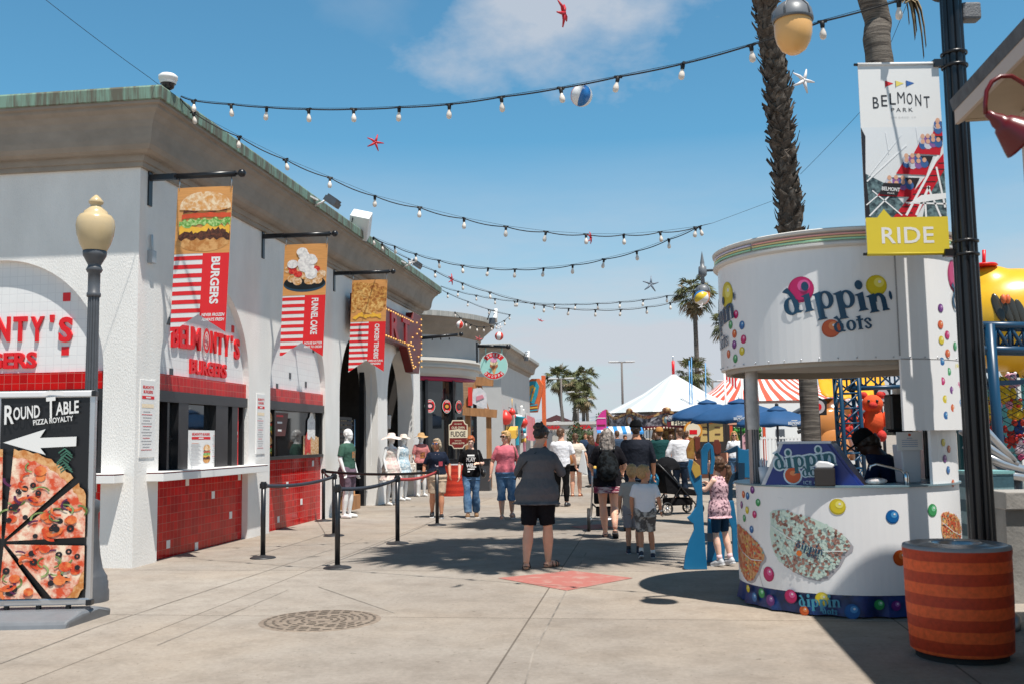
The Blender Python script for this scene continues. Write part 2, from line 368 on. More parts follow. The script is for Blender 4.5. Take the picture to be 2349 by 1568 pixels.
# ================================================================== BURGER BUILDING (local x up the street, y into the building)
BRZ = R(90 - 7.6); B0 = Vector((-4.818, 12.724, 0))
BX = Matrix.Translation(B0) @ Matrix.Rotation(BRZ, 4, 'Z')
def bw(x, y, z): return BX @ Vector((x, y, z))
bld = thing('burger_building', 'white stucco arcade building with green copper roof edge and red tiled burger windows', 'building', B0, BRZ)
BAYS = [(.63, 3.66), (4.6, 7.6), (8.55, 11.6), (12.5, 15.35)]; BL = 16.18; WTOP = 5.14; ZC = 2.5
def arch_wall(mb, L, bays, H, dep, m, wob=0.0):
    x = 0.0
    for a, b in bays + [(L, None)]:
        mb.add([(x, 0, 0), (a, 0, 0), (a, 0, H), (x, 0, H)], [(0, 1, 2, 3)], m)
        if b is None: break
        r = (b - a) / 2; c = (a + b) / 2; n = 36
        ar = [(c - r * math.cos(PI * i / n), ZC + r * math.sin(PI * i / n)) for i in range(n + 1)]
        for i in range(n):
            p, q = ar[i], ar[i + 1]
            mb.add([(p[0], 0, p[1]), (q[0], 0, q[1]), (q[0], 0, H), (p[0], 0, H)], [(0, 1, 2, 3)], m)
        rim = [(a, 0)] + ar + [(b, 0)]; k = len(rim)
        mb.add([(p[0], 0, p[1]) for p in rim] + [(p[0], dep, p[1]) for p in rim], [(i, k + i, k + i + 1, i + 1) for i in range(k - 1)], m, False)
        x = b
ENDF = frame((0, 12, 0), (0, -1, 0), (0, 0, 1))                     # the end wall: its own x runs right towards the corner
EB = (12 - 3.42, 12 - .45)
mb = MB(); arch_wall(mb, BL, BAYS, WTOP, .45, STUCCO)
mb.X = ENDF; arch_wall(mb, 12, [(EB[0] - 4.4, EB[1] - 4.4), EB], WTOP, .45, STUCCO); mb.X = None
mb.face([(BL, 0, 0), (BL, 12, 0), (BL, 12, WTOP), (BL, 0, WTOP)], STUCCO); mb.face([(BL, 12, 0), (0, 12, 0), (0, 12, WTOP), (BL, 12, WTOP)], STUCCO)
mb.build('wall', bld)
# shop interior behind the open arches
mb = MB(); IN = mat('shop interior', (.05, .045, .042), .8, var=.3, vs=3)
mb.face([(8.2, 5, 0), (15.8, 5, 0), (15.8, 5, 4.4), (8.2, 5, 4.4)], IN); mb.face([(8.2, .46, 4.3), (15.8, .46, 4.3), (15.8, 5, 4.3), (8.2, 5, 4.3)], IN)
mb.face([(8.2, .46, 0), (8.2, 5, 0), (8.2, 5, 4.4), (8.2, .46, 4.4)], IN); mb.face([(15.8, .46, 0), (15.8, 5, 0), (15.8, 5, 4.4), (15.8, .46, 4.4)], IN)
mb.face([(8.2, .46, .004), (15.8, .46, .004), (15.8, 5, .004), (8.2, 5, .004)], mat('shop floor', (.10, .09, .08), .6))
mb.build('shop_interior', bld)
PROF = [(0, 5.14), (.055, 5.142), (.06, 5.20), (.085, 5.205), (.10, 5.255), (.105, 5.285), (.175, 5.288), (.235, 5.315), (.275, 5.37), (.292, 5.44), (.30, 5.50), (.315, 5.58), (.345, 5.66), (.395, 5.73), (.455, 5.775), (.46, 5.81), (.51, 5.82), (.515, 5.865)]
CAP = [(.525, 5.85), (.545, 5.86), (.55, 6.005), (.535, 6.03), (.30, 6.05)]
def sweep(mb, prof, path, m, smooth=False):
    """path: list of (function offset -> xy); prof: (offset, z)"""
    n = len(path); k = len(prof)
    v = [(*f(o), z) for f in path for o, z in prof]
    mb.add(v, [(i * k + j, i * k + k + j, i * k + k + j + 1, i * k + j + 1) for i in range(n - 1) for j in range(k - 1)], m, smooth)
PATH = [lambda o: (-o, 12.0), lambda o: (-o, -o), lambda o: (BL + o, -o), lambda o: (BL + o, 12.0)]
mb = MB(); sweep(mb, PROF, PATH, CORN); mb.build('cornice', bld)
mb = MB(); sweep(mb, CAP, PATH, COPPER)
mb.build('roof_edge', bld)
mb = MB(); mb.face([(0, 0, 5.98), (BL, 0, 5.98), (BL, 12, 5.98), (0, 12, 5.98)], mat('roof felt', (.2, .19, .18), .9)); mb.build('roof', bld)

def onion_o(mb, cx, cz, s, m1, m2, off):
    """the ornamental O of the wordmark: striped ring hanging a loop below"""
    mb.ring(cx, cz, s * .36, s * .56, s * .22, s * .40, m1, off + .004); mb.ring(cx, cz, s * .42, s * .62, s * .385, s * .585, m2, off + .002)
    mb.ring(cx, cz, s * .15, s * .30, s * .11, s * .24, m1, off + .004)
    mb.flat([(cx - .02 * s, cz - .6 * s), (cx + .03 * s, cz - .6 * s), (cx + .05 * s, cz - 1.05 * s), (cx + .12 * s, cz - 1.2 * s), (cx + .02 * s, cz - 1.16 * s)], m2, off + .004)
def wordmark(mb, cx, cz, w, h, m, off, ext=0.0, bold=.03):
    """BELM(O)NTY'S in one arched line"""
    L = [('B', .0), ('E', .098), ('L', .185), ('M', .285), ('O', .425), ('N', .545), ('T', .65), ('Y', .755), ("'", .845), ('S', .93)]
    for ch, u in L:
        x = cx + (u + .035 - .5) * w; z = cz - h * .10 * ((u - .45) / .5) ** 2
        if ch == 'O': onion_o(mb, x, z, h, m, GREYL, off + ext); continue
        mb.text(ch, x, z + (h * .42 if ch == "'" else 0), w * (.025 if ch == "'" else (.125 if ch == 'M' else .083)), m, off, h * (.3 if ch == "'" else 1), bold=bold, ext=ext)
GREYL = mat('grey outline', (.35, .35, .36), .5)
BLKT = mat('black accent tile', (.015, .015, .018), .15)
def tile_bay(F, x0, x1, dep=.10, counter=True, seed=0, sh_=.13, signs=True):
    """one tiled burger bay: everything in the bay frame F (x along, -y outward)"""
    rnd = random.Random(seed); c = (x0 + x1) / 2; r = (x1 - x0) / 2 + .02; tw, th = .109, .118
    n = 36
    mb = MB(); mb.flat([(c + r, 2.49)] + [(c + r * math.cos(PI * i / n), ZC + r * math.sin(PI * i / n)) for i in range(n + 1)] + [(c - r, 2.49)], WTILE, -dep); o = mb.build('tile_panel', bld); o.matrix_local = F
    mb = MB(); g = lambda v, s: math.floor(v / s) * s
    for u, z, m in ((.815, 3.48, REDL), (.79, 2.76, REDL)) if sh_ < 0 else ((.18, 2.55, BLKT), (.86, 3.35, REDL if signs else BLKT), (.12, 3.2, BLKT), (.30, 3.72, BLKT), (.55, 3.62, BLKT), (.7, 2.62, BLKT if not signs else REDL), (.42, 2.75, BLKT if not signs else WTILE)):
        x = g(x0 + u * (x1 - x0), tw); z = g(z, th)
        if m is WTILE: continue
        mb.box((x + tw / 2, -(-dep) - .003, z + th / 2), (tw - .006, .008, th - .006), m)
    o = mb.build('accent_tile', bld); o.matrix_local = F
    mb = MB(); mb.box((c, dep - .02, 2.38), (2 * r, .06, .236), RTILE); o = mb.build('tile_band', bld); o.matrix_local = F
    if signs:
        mb = MB(); wordmark(mb, c + sh_, 3.08, 2.3, .33, REDL, -dep + .004, .03); mb.text('BURGERS', c + sh_ + .04, 2.665, 1.26, REDL, -dep + .004, .215, bold=.035, ext=.03)
        o = mb.build('sign_lettering', bld); o.matrix_local = F
    zs = 1.16 if counter else 1.24
    # lower red tiles with scattered white ones
    mb = MB(); mb.flat([(x0 - .01, 0), (x1 + .01, 0), (x1 + .01, zs), (x0 - .01, zs)], RTILE, -dep)
    o = mb.build('tile_panel', bld); o.matrix_local = F
    mb = MB()
    for u, w in ((.04, .63), (.36, .82), (.65, .62), (.86, .36), (.95, .86), (.16, .15), (.47, .10)) if counter else ((.06, .50), (.36, .62), (.64, .36), (.85, .86), (.22, .14)):
        x = g(x0 + u * (x1 - x0), tw); z = g(w * zs, th); mb.box((x + tw / 2, dep - .003, z + th / 2), (tw - .008, .008, th - .008), WHITE)
    o = mb.build('accent_tile', bld); o.matrix_local = F
    w = x1 - x0
    wf = bpy.data.objects.new('window', None); COL.objects.link(wf); wf.parent = bld; wf.matrix_local = F
    mb = MB(); FR = mat('black window frame', (.02, .02, .022), .35, var=.2, vs=5)
    mb.box((c, dep - .03, 2.195), (w + .02, .10, .15), FR)
    if counter:
        mb.face([(x0, dep + .10, zs), (x1, dep + .10, zs), (x1, dep + .10, 2.2), (x0, dep + .10, 2.2)], DARKIN)
        for u0, u1, y, d in ((.115, .135, .03, .10), (.205, .305, .0, .10), (.61, .755, .0, .10), (.815, .885, .01, .10), (.97, .99, .03, .1), (.42, .43, .04, .03)):
            if u0 == .42: continue
            mb.box((x0 + w * (u0 + u1) / 2, dep + y - .02, (zs + 2.12) / 2), (w * (u1 - u0), d, 2.12 - zs), FR)
        for u0, u1 in ((.135, .205), (.755, .815)): mb.box((x0 + w * (u0 + u1) / 2, dep + .03, 1.62), (w * (u1 - u0), .04, .03), FR)
        mb.build('frame', wf)
        mb = MB()
        for u0, u1 in ((.135, .205), (.305, .61), (.755, .815)):
            a, b = x0 + w * u0, x0 + w * u1; mb.box(((a + b) / 2, dep + .035, (zs + 2.12) / 2), (b - a, .012, 2.12 - zs), GLASS)
        mb.build('pane', wf)
        mb = MB(); RS = mat('red painted jamb', srgb('#c8151b'), .4)
        for u0, u1 in ((.0, .04), (.885, .925)): mb.box((x0 + w * (u0 + u1) / 2, dep - .0, (zs + 2.12) / 2), (w * (u1 - u0), .05, 2.12 - zs), RS)
        for u, s in ((.02, 'U'), (.02, 'E'), (.905, 'U'), (.905, 'E')): mb.text(s, x0 + w * u, 1.70 if s == 'U' else 1.60, .05, WHITE, -dep + .028, .06, bold=.02)
        mb.build('jamb_strip', wf)
        mb = MB(); mb.box((c, .045, 1.115), (w + .62, .55, .10), WHITE); mb.box((c, .045, 1.172), (w + .60, .53, .012), mat('red counter edge', srgb('#b01020'), .4)); mb.box((c, .045, 1.182), (w + .63, .56, .012), WHITE)
        o = mb.build('counter', bld, bevel=.006); o.matrix_local = F
    else:
        mb.box((c, dep - .02, zs + .03), (w, .09, .06), FR)
        for u in (.0, .12, .985): mb.box((x0 + w * u + .02, dep - .01, (zs + 2.12) / 2), (.05, .07, 2.12 - zs), FR)
        mb.build('frame', wf)
        mb = MB(); mb.box((c, dep + .03, (zs + 2.12) / 2), (w - .02, .012, 2.12 - zs), GLASS); mb.build('pane', wf)
ID4 = Matrix.Identity(4)
tile_bay(ID4, *BAYS[0], seed=1); tile_bay(ID4, *BAYS[1], counter=False, signs=False, seed=2); tile_bay(ENDF, *EB, seed=3, sh_=-.17)
# printed menus
def wall_menu(F, x, z, w, h, label, wide=False, off=.012):
    t = thing('menu_board', label, 'menu'); t.matrix_world = BX @ F
    mb = MB(); mb.box((x, -off / 2, z), (w, off, h), WHITE); mb.build('board', t)
    mb = MB(); o = off + .002; GT = mat('grey print', (.42, .40, .40), .6); OR = mat('orange print', srgb('#e0773a'), .6)
    if wide:
        cx = x - w * .05
        mb.text("BELMONTY'S BURGERS", cx - w * .03, z + h * .40, w * .52, RED, o, h * .07, bold=.03); mb.flat([(cx - w * .30, z + h * .26), (cx + w * .25, z + h * .26), (cx + w * .25, z + h * .33), (cx - w * .30, z + h * .33)], RED, o)
        mb.box((cx - w * .03, -o - .001, z + h * .295), (w * .14, .001, h * .03), WHITE)
        for i in range(16): mb.box((cx - w * .2 + (i % 3) * w * .01, -o, z + h * (.16 - i * .037)), (w * (.2 + .05 * (i * 7 % 3)), .001, h * .008), GT if i else OR)
        for i in range(14): mb.box((x + w * .36, -o, z + h * (.36 - i * .055)), (w * (.14 + .03 * (i * 5 % 3)), .001, h * .008), RED if i % 5 == 0 else GT)
        burger_print(mb, cx + w * .14, z - h * .12, w * .11, h * .25, o)
    else:
        mb.text("BELMONTY'S", x, z + h * .41, w * .72, RED, o, h * .04, bold=.03); mb.text('BURGERS', x, z + h * .35, w * .62, RED, o, h * .04, bold=.03)
        mb.flat([(x - w * .4, z + h * .255), (x + w * .4, z + h * .255), (x + w * .4, z + h * .295), (x - w * .4, z + h * .295)], RED, o); mb.box((x, -o - .001, z + h * .275), (w * .3, .001, h * .018), WHITE)
        mb.flat([(x - w * .4, z + h * .14), (x + w * .38, z + h * .14), (x + w * .38, z + h * .19), (x - w * .4, z + h * .19)], mat('cream print', srgb('#f3dfc0'), .6), o)
        for i in range(14): mb.box((x - w * .08 + (i % 3) * w * .02, -o, z + h * (.09 - i * .038)), (w * (.45 + .12 * (i * 5 % 3)), .001, h * .006), RED if i % 4 == 1 else GT)
    mb.build('print', t)
BUN = mat('bun print', srgb('#d99a55'), .6, col2=srgb('#f0d8b4'), vs=14); BUND = mat('bun base print', srgb('#b9793a'), .6, col2=srgb('#dba668'), vs=10); PATTY = mat('patty print', srgb('#3a2016'), .7, col2=srgb('#6b3a26'), vs=30)
LETT = mat('lettuce print', srgb('#5f9a3c'), .6, col2=srgb('#b9d88a'), vs=30); TOM = mat('tomato print', srgb('#d4502a'), .6, var=.2, vs=12); CHEE = mat('cheese print', srgb('#f0b83c'), .6, var=.1, vs=10); WOODP = mat('wood print', srgb('#d99a58'), .6, var=.14, vs=6, stretch=(.6, 1, 9))
def wavy(cx, cz, w, h, n, amp, seed):
    q = random.Random(seed); top = [(cx - w / 2 + w * i / n, cz + h / 2 + q.uniform(-amp, amp) - abs(i / n - .5) * h * .6) for i in range(n + 1)]; bot = [(cx + w / 2 - w * i / n, cz - h / 2 + q.uniform(-amp, amp) - abs(i / n - .5) * h * .3) for i in range(n + 1)]
    return top + bot
def burger_print(mb, cx, cz, rx, rz, o):
    mb.flat(ell(cx, cz - .62 * rz, rx * .95, rz * .36, 28), BUND, o + .001); mb.flat(wavy(cx, cz - .38 * rz, rx * 1.9, rz * .34, 16, rz * .06, 5), PATTY, o + .002)
    mb.flat(wavy(cx, cz - .22 * rz, rx * 1.85, rz * .24, 9, rz * .1, 6), CHEE, o + .003); mb.flat(wavy(cx + rx * .45, cz - .33 * rz, rx * .7, rz * .22, 10, rz * .06, 8), PATTY, o + .0035); mb.flat(wavy(cx - rx * .5, cz - .42 * rz, rx * .6, rz * .18, 10, rz * .06, 9), PATTY, o + .0035)
    mb.flat(wavy(cx, cz + .02 * rz, rx * 1.9, rz * .24, 18, rz * .09, 7), LETT, o + .004); mb.flat(wavy(cx + .05 * rx, cz + .22 * rz, rx * 1.8, rz * .16, 12, rz * .02, 3), TOM, o + .005); mb.flat(wavy(cx, cz + .38 * rz, rx * 1.6, rz * .12, 14, rz * .04, 4), PATTY, o + .006)
    mb.flat([(cx - rx * .95, cz + .42 * rz)] + [(cx - rx * .95 * math.cos(PI * i / 18), cz + .42 * rz + rz * .56 * math.sin(PI * i / 18) ** .8) for i in range(1, 18)] + [(cx + rx * .95, cz + .42 * rz), (cx + rx * .5, cz + .34 * rz), (cx - rx * .4, cz + .36 * rz)], BUN, o + .007)
wall_menu(ID4, .30, 1.88, .40, 1.0, 'tall white menu sheet fixed to the corner pier of the burger arcade')
wall_menu(ID4, 4.16, 1.86, .38, 1.0, 'tall white menu sheet on the pier between the two burger windows')
wall_menu(Matrix.Translation((0, .06, 0)), BAYS[0][0] + 3.03 * .485, 1.46, 1.13, .56, 'wide white menu poster with a burger picture standing on the window counter', wide=True)

# ------------------------------------------------------------------ window prints in the second bay
t = thing('window_poster', 'tall burger cut-out picture stuck on the left of the wide burger window', 'poster'); t.matrix_world = BX @ Matrix.Translation((0, .108, 0))
mb = MB(); burger_print(mb, 4.80, 1.80, .17, .30, .002); burger_print(mb, 4.80, 1.42, .17, .26, .002); mb.build('print', t)
CRM = mat('whipped cream print', srgb('#f4f1ec'), .6, col2=srgb('#d5d2d0'), vs=16); FRY = mat('fried batter print', srgb('#c98a3c'), .65, col2=srgb('#f1dfc4'), vs=22, c2lo=.4, c2hi=.68); BERRY = mat('strawberry print', srgb('#c01820'), .5, col2=srgb('#e8553f'), vs=22)
t = thing('window_poster', 'large funnel cake picture with whipped cream on the right of the wide window', 'poster'); t.matrix_world = BX @ Matrix.Translation((0, .108, 0))
mb = MB(); mb.flat(wavy(7.05, 1.52, .92, .5, 14, .04, 2), FRY, .002); mb.flat(wavy(6.85, 1.55, .34, .42, 8, .04, 3), BERRY, .004); mb.flat(wavy(7.05, 1.86, .46, .42, 9, .04, 5), CRM, .005); mb.flat(ell(7.06, 2.02, .12, .12, 12), CRM, .006); mb.build('print', t)
t = thing('window_poster', 'brown menu panel with pale lines inside the wide burger window', 'poster'); t.matrix_world = BX @ Matrix.Translation((0, .108, 0))
mb = MB(); mb.flat([(5.02, 1.66), (5.62, 1.66), (5.78, 2.08), (5.05, 2.08)], mat('maroon print', srgb('#57241f'), .5), .002)
for z, w, m in ((2.02, .34, RED), (1.90, .24, WHITE), (1.76, .18, WHITE)): mb.box((5.34, -.004, z), (w, .001, .035), m)
mb.build('print', t)

# ------------------------------------------------------------------ banners on wall brackets
def banner_bracket(x, label, h=.70, length=1.2):
    t = thing('banner_bracket', label, 'bracket', bw(x, 0, 0), BRZ, 'black brackets on the arcade wall')
    mb = MB(); mb.box((0, -.012, 4.91), (.10, .02, .46), IRON); mb.build('wall_plate', t, bevel=.003)
    mb = MB(); mb.box((0, -.20, 5.06), (.07, .38, .075), IRON); mb.tube([(0, -.36, 5.06), (0, -length, 5.06)], .041, IRON, 12); mb.build('arm', t)
    mb = MB(); mb.ball((0, -length - .085, 5.06), .055, IRON, 16); mb.tube([(0, -length, 5.06), (0, -length - .05, 5.06)], .02, IRON, 8); mb.build('ball_finial', t)
    return t
BX1 = (.24, 4.19, 8.14)
banner_bracket(BX1[0], 'black wall bracket at the building corner carrying the burgers banner')
banner_bracket(BX1[1], 'black wall bracket carrying the funnel cake banner')
banner_bracket(BX1[2], 'black wall bracket carrying the chicken tenders banner')
def food_banner(x, words, small, food, label):
    # banner plane is square to the street: its own x runs outwards from the wall (seen left to right), z up
    F = BX @ frame((x, 0, 0), (0, -1, 0), (0, 0, 1))
    t = thing('hanging_banner', label, 'banner', group='food banners over the arcade'); t.matrix_world = F
    x0, x1, zt, zm, zb, zn = .40, 1.16, 4.90, 4.02, 2.98, 3.22; sk = .10
    def mp(p):
        k = (zt - p.z) / (zt - zb); return Vector((p.x - sk * k, p.y + .05 * k + .010 * math.sin(p.x * 7), p.z))
    mb = MB(); mb.map = mp; mb.step = .06
    c = (x0 + x1) / 2
    BK = mat('banner cloth', (.75, .74, .73), .7)
    mb.flat([(x0, zb), (c, zn), (x1, zb), (x1, zt), (x0, zt)], WHITE, 0)
    mb.flat([(c - .0, zn), (x1, zb), (x1, zm), (c + .02, zm), (c + .02, zn - .012)], REDC, .002)
    n = 9
    for i in range(n):
        z1 = zm - .03 - i * (zm - zb) / n; z0 = z1 - .055
        if z0 < zn:
            a = lambda z: x0 + (c - x0) * min(1, max(0, (z - zb) / (zn - zb)))
            lim0, lim1 = a(z0), a(z1)
            mb.flat([(x0, z0 - .0), (min(lim0, c + .02), z0), (min(lim1, c + .02), z1), (x0, z1)], REDC, .002)
        else: mb.flat([(x0, z0), (c + .03, z0), (c + .03, z1), (x0, z1)], REDC, .002)
    mb.flat([(x0, zm), (x1, zm), (x1, zt), (x0, zt)], WOODP, .002)
    # vertical lettering reads downwards
    wl_ = .72 if len(words) > 12 else .62; mb.text(words, c + .20, zm - .05 - wl_ / 2, wl_, WHITE, .0035, .12 if len(words) < 12 else .10, bold=.035, rot=-PI / 2)
    for i, s in enumerate(small): mb.text(s, c + .20, zn - .01 - i * .062, .31 if len(s) > 8 else .22, WHITE, .0035, .042, bold=.03, shear=.2)
    food(mb, c, (zm + zt) / 2, (x1 - x0) / 2, (zt - zm) / 2)
    mb.build('printed_cloth', t)
    for xx in (x0 + .02, x1 - .02): mb = MB(); mb.tube([(xx, 0, 5.03), (xx + .008, .0, 4.97), (xx, 0, zt - .03)], .007, STEEL, 6); mb.build('hanging_ring', t)
    return t
REDC = mat('red banner print', srgb('#e01f26'), .65, bump=.05, bs=8)
def f_burger(mb, cx, cz, w, h): burger_print(mb, cx + .02, cz - .02, w * .98, h * .92, .003)
def f_funnel(mb, cx, cz, w, h):
    q = random.Random(3)
    mb.flat(ell(cx, cz - h * .55, w * .98, h * .32, 26), mat('plate print', srgb('#26465a'), .4), .003); mb.flat(ell(cx, cz - h * .5, w * .95, h * .28, 26), mat('plate dark print', srgb('#10181c'), .4), .0035)
    for i in range(26): mb.flat(ell(cx + q.uniform(-.8, .8) * w, cz - h * .28 + q.uniform(-.2, .42) * h, w * .22, h * .15, 10), FRY, .004 + i * .00015)
    for dx, dz in ((-.55, -.05), (-.3, -.18), (.5, .02), (.25, -.1), (-.6, .1)): mb.flat(ell(cx + dx * w, cz + dz * h, w * .2, h * .12, 12), BERRY, .0085)
    for i in range(22): mb.flat(ell(cx + q.gauss(0, .16) * w, cz + h * .25 + q.gauss(0, .19) * h, w * .26, h * .17, 14), CRM, .009 + i * .0002)
def f_chicken(mb, cx, cz, w, h):
    q = random.Random(8)
    for i in range(46): mb.flat([(cx + a * w, cz + b * h) for a, b in (lambda ox, oz, s1, s2: [(max(-.98, min(.98, ox + s1 * math.cos(t_) * (1 + .12 * math.sin(t_ * 5 + i)))), oz + s2 * math.sin(t_)) for t_ in (k * .45 for k in range(14))])(q.uniform(-.9, .9), q.uniform(-.5, .72), q.uniform(.16, .36), q.uniform(.16, .26))], CHK if i % 3 else CHKD, .003 + i * .00011)
    for i in range(9):
        x = cx + q.uniform(-.7, .7) * w; z = cz - h * .72; a = q.uniform(-1, 1); d = Vector((math.cos(a), math.sin(a))) * w * .28; e = Vector((-math.sin(a), math.cos(a))) * w * .06
        mb.flat([(x - d.x - e.x, z - d.y - e.y), (x + d.x - e.x, z + d.y - e.y), (x + d.x + e.x, z + d.y + e.y), (x - d.x + e.x, z - d.y + e.y)], CHEE, .0085 + i * .0002)
CHKD = mat('dark fried chicken print', srgb('#9a5a20'), .6, col2=srgb('#d9a052'), vs=14)
CHK = mat('fried chicken print', srgb('#b8762e'), .6, col2=srgb('#e9bd72'), vs=16)
food_banner(BX1[0], 'BURGERS', ('NEVER FROZEN', 'ALWAYS FRESH'), f_burger, 'red and white striped burgers banner with a big burger picture')
food_banner(BX1[1], 'FUNNEL CAKE', ('HOUSE BATTER', 'MADE TO ORDER'), f_funnel, 'red and white striped funnel cake banner with whipped cream picture')
food_banner(BX1[2], 'CHICKEN TENDERS', ('100% NATURAL', 'TENDERS'), f_chicken, 'red and white striped chicken tenders banner with fried chicken picture')
# bulb sign between the third banner and the building end
t = thing('bulb_sign', 'red arrow-ended sign studded with small amber bulbs above the shop arches', 'sign', bw(0, 0, 0), BRZ)
RSG = mat('red sign metal', srgb('#5f070b'), .4, var=.2, vs=4); AMB = mat('amber bulb', (1.0, .55, .16), .3, emis=.3)
mb = MB(); mb.prism([(8.9, 3.95), (13.2, 3.95), (13.9, 3.35), (14.6, 3.35), (15.0, 4.2), (14.9, 4.95), (14.0, 4.95), (13.9, 4.75), (8.9, 4.75)], -.34, -.12, RSG); mb.build('cabinet', t, bevel=.01)
mb = MB(); mb.text('R', 11.9, 4.35, .75, mat('red sign letter', srgb('#8f0d13'), .4), .34, .62, bold=.03, ext=.03); mb.text('T', 13.05, 4.35, .75, mat('red sign letter', (0, 0, 0)), .34, .62, bold=.03, ext=.03); mb.build('lettering', t)
mb = MB()
for i in range(22):
    x = 9.0 + i * .23; 
    for z in (4.03, 4.67): mb.ball((x, -.355, z), .024, AMB, 6)
for i in range(9): a = i / 8; mb.ball((13.3 + .6 * a, -.355, 4.0 - .55 * a), .024, AMB, 6); mb.ball((14.85, -.355, 4.85 - 1.3 * a), .024, AMB, 6); mb.ball((14.1 + .5 * math.sin(a * 9), -.355, 3.5 + a * 1.2), .024, AMB, 6)
mb.build('bulbs', t)
mb = MB(); mb.bar((9.5, 0, 4.3), (9.5, -.13, 4.3), .06, .06, IRON); mb.bar((13.5, 0, 4.3), (13.5, -.13, 4.3), .06, .06, IRON); mb.build('bracket', t)
# cameras, speaker and floodlights on the roof edge
def flood(x, label, s=1.0):
    t = thing('floodlight', label, 'floodlight', bw(x, -.56, 5.9), BRZ, 'floodlights on the roof edge'); mb = MB(); mb.tube([(0, .03, -.05), (0, -.1, 0), (.0, -.2, .06)], .02, WHITE, 6); mb.bar((-.3, .02, .05), (0, -.02, .05), .04, .03, WHITE); mb.build('bracket', t)
    mb = MB(); X = Matrix.Translation((0, -.3, 0)) @ Matrix.Rotation(R(35), 4, 'X'); mb.box((0, 0, 0), (.30 * s, .24 * s, .10), DKGREY, X)
    for i in range(7): mb.box((-.13 + i * .043, 0, .07), (.012, .2, .05), DKGREY, X)
    mb.build('body', t); mb = MB(); mb.box((0, 0, -.053), (.25 * s, .19 * s, .006), mat('lamp glass', (.75, .66, .5), .2), X); mb.build('glass', t); return t
flood(5.35, 'black floodlight with pale lens over the first burger window'); flood(12.1, 'black floodlight beside the pink star on the roof edge')
t = thing('loudspeaker', 'white box loudspeaker with grey grille on the arcade roof edge', 'speaker', bw(8.55, -.45, 6.12), BRZ)
X = Matrix.Rotation(R(-35), 4, 'Y') @ Matrix.Rotation(R(15), 4, 'X')
mb = MB(); mb.box((0, 0, .05), (.36, .42, .55), WHITE, X); mb.build('cabinet', t, bevel=.02); mb = MB(); mb.box((.0, 0, -.232), (.33, .38, .012), mat('speaker grille', (.16, .14, .14), .7), X); mb.build('grille', t)
mb = MB(); mb.tube([(-.35, .1, -.05), (-.3, .05, .22), (-.1, 0, .28)], .012, IRON, 6); mb.tube([(-.2, 0, -.1), (-.05, 0, 0)], .05, WHITE, 8); mb.build('bracket', t)
t = thing('security_camera', 'white dome security camera at the roof corner', 'camera', bw(-.28, -.50, 6.03), BRZ)
mb = MB(); mb.lathe([(.0, .23), (.09, .225), (.12, .20), (.12, .16), (.105, .15), (.105, .12), (.095, .10)], WHITE, n=20); mb.build('housing', t); mb = MB(); mb.lathe([(.085, .10), (.075, .05), (.04, .025), (0, .015)], mat('camera dome', (.02, .02, .025), .08), n=16); mb.build('dome', t)
mb = MB(); mb.box((0, .03, -.06), (.12, .06, .14), IRON); mb.build('bracket', t)
t = thing('junction_box', 'small grey conduit box on the corner pier above the menu', 'junction box', bw(.27, 0, 4.0), BRZ); mb = MB(); mb.box((0, -.04, 0), (.10, .08, .17), mat('galvanised box', (.45, .46, .47), .45, .6)); mb.tube([(0, -.04, .08), (0, -.03, .3)], .02, mat('galvanised box', (0, 0, 0)), 8); mb.build('box', t, bevel=.006)

# ================================================================== ICE CREAM KIOSK
KC = Vector((3.125, 9.53)); KA = math.atan2(-KC.x, KC.y)
def cyl_map(Rr, c=KC, a0=KA):
    def f(p):
        a = a0 + p.x / Rr; r = Rr - p.y; return Vector((c.x + r * math.sin(a), c.y - r * math.cos(a), p.z))
    return f
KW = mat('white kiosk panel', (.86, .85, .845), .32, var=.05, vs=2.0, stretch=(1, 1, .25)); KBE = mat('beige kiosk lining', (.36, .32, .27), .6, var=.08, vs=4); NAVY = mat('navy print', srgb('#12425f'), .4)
kio = thing('ice_cream_kiosk', 'round white ice cream kiosk with coloured dots and pastel neon rim', 'kiosk')
def shell(mb, Rr, z0, z1, a0, a1, th, m, n=None):
    """curved wall, angles in degrees from the side facing the promenade"""
    n = n or max(6, int((a1 - a0) / 5)); full = abs(a1 - a0) >= 359.9
    v = []; f = []
    for i in range(n + 1):
        a = KA + R(a0 + (a1 - a0) * i / n); s, c = math.sin(a), -math.cos(a)
        for r, z in ((Rr, z0), (Rr, z1), (Rr - th, z1), (Rr - th, z0)): v.append((KC.x + r * s, KC.y + r * c, z))
    for i in range(n):
        for k in range(4): f.append((4 * i + k, 4 * i + 4 + k, 4 * i + 4 + (k + 1) % 4, 4 * i + (k + 1) % 4))
    if not full: f += [(3, 2, 1, 0), (4 * n, 4 * n + 1, 4 * n + 2, 4 * n + 3)]
    mb.add(v, f, m, False)
mb = MB(); shell(mb, 1.0, .19, 1.09, -180, 180, .03, KW, 96); mb.build('counter_front', kio)
mb = MB(); shell(mb, 1.02, 1.09, 1.105, -180, 180, .42, mat('counter laminate', srgb('#6f8790'), .3, var=.1, vs=5), 96); shell(mb, .97, .78, .80, -180, 180, .97, DKGREY, 60); mb.build('counter_top', kio)
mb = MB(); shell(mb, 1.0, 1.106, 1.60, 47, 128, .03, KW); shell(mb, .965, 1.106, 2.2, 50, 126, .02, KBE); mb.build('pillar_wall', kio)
mb = MB(); shell(mb, 1.10, 2.17, 3.17, -180, 180, .04, KW, 96); shell(mb, 1.105, 1.567, 2.168, 27.2, 112, .03, KW); shell(mb, 1.06, 2.19, 2.21, -180, 180, 1.06, KBE, 72); shell(mb, 1.055, 2.13, 2.20, -180, 180, .05, KBE, 72); mb.build('canopy', kio)
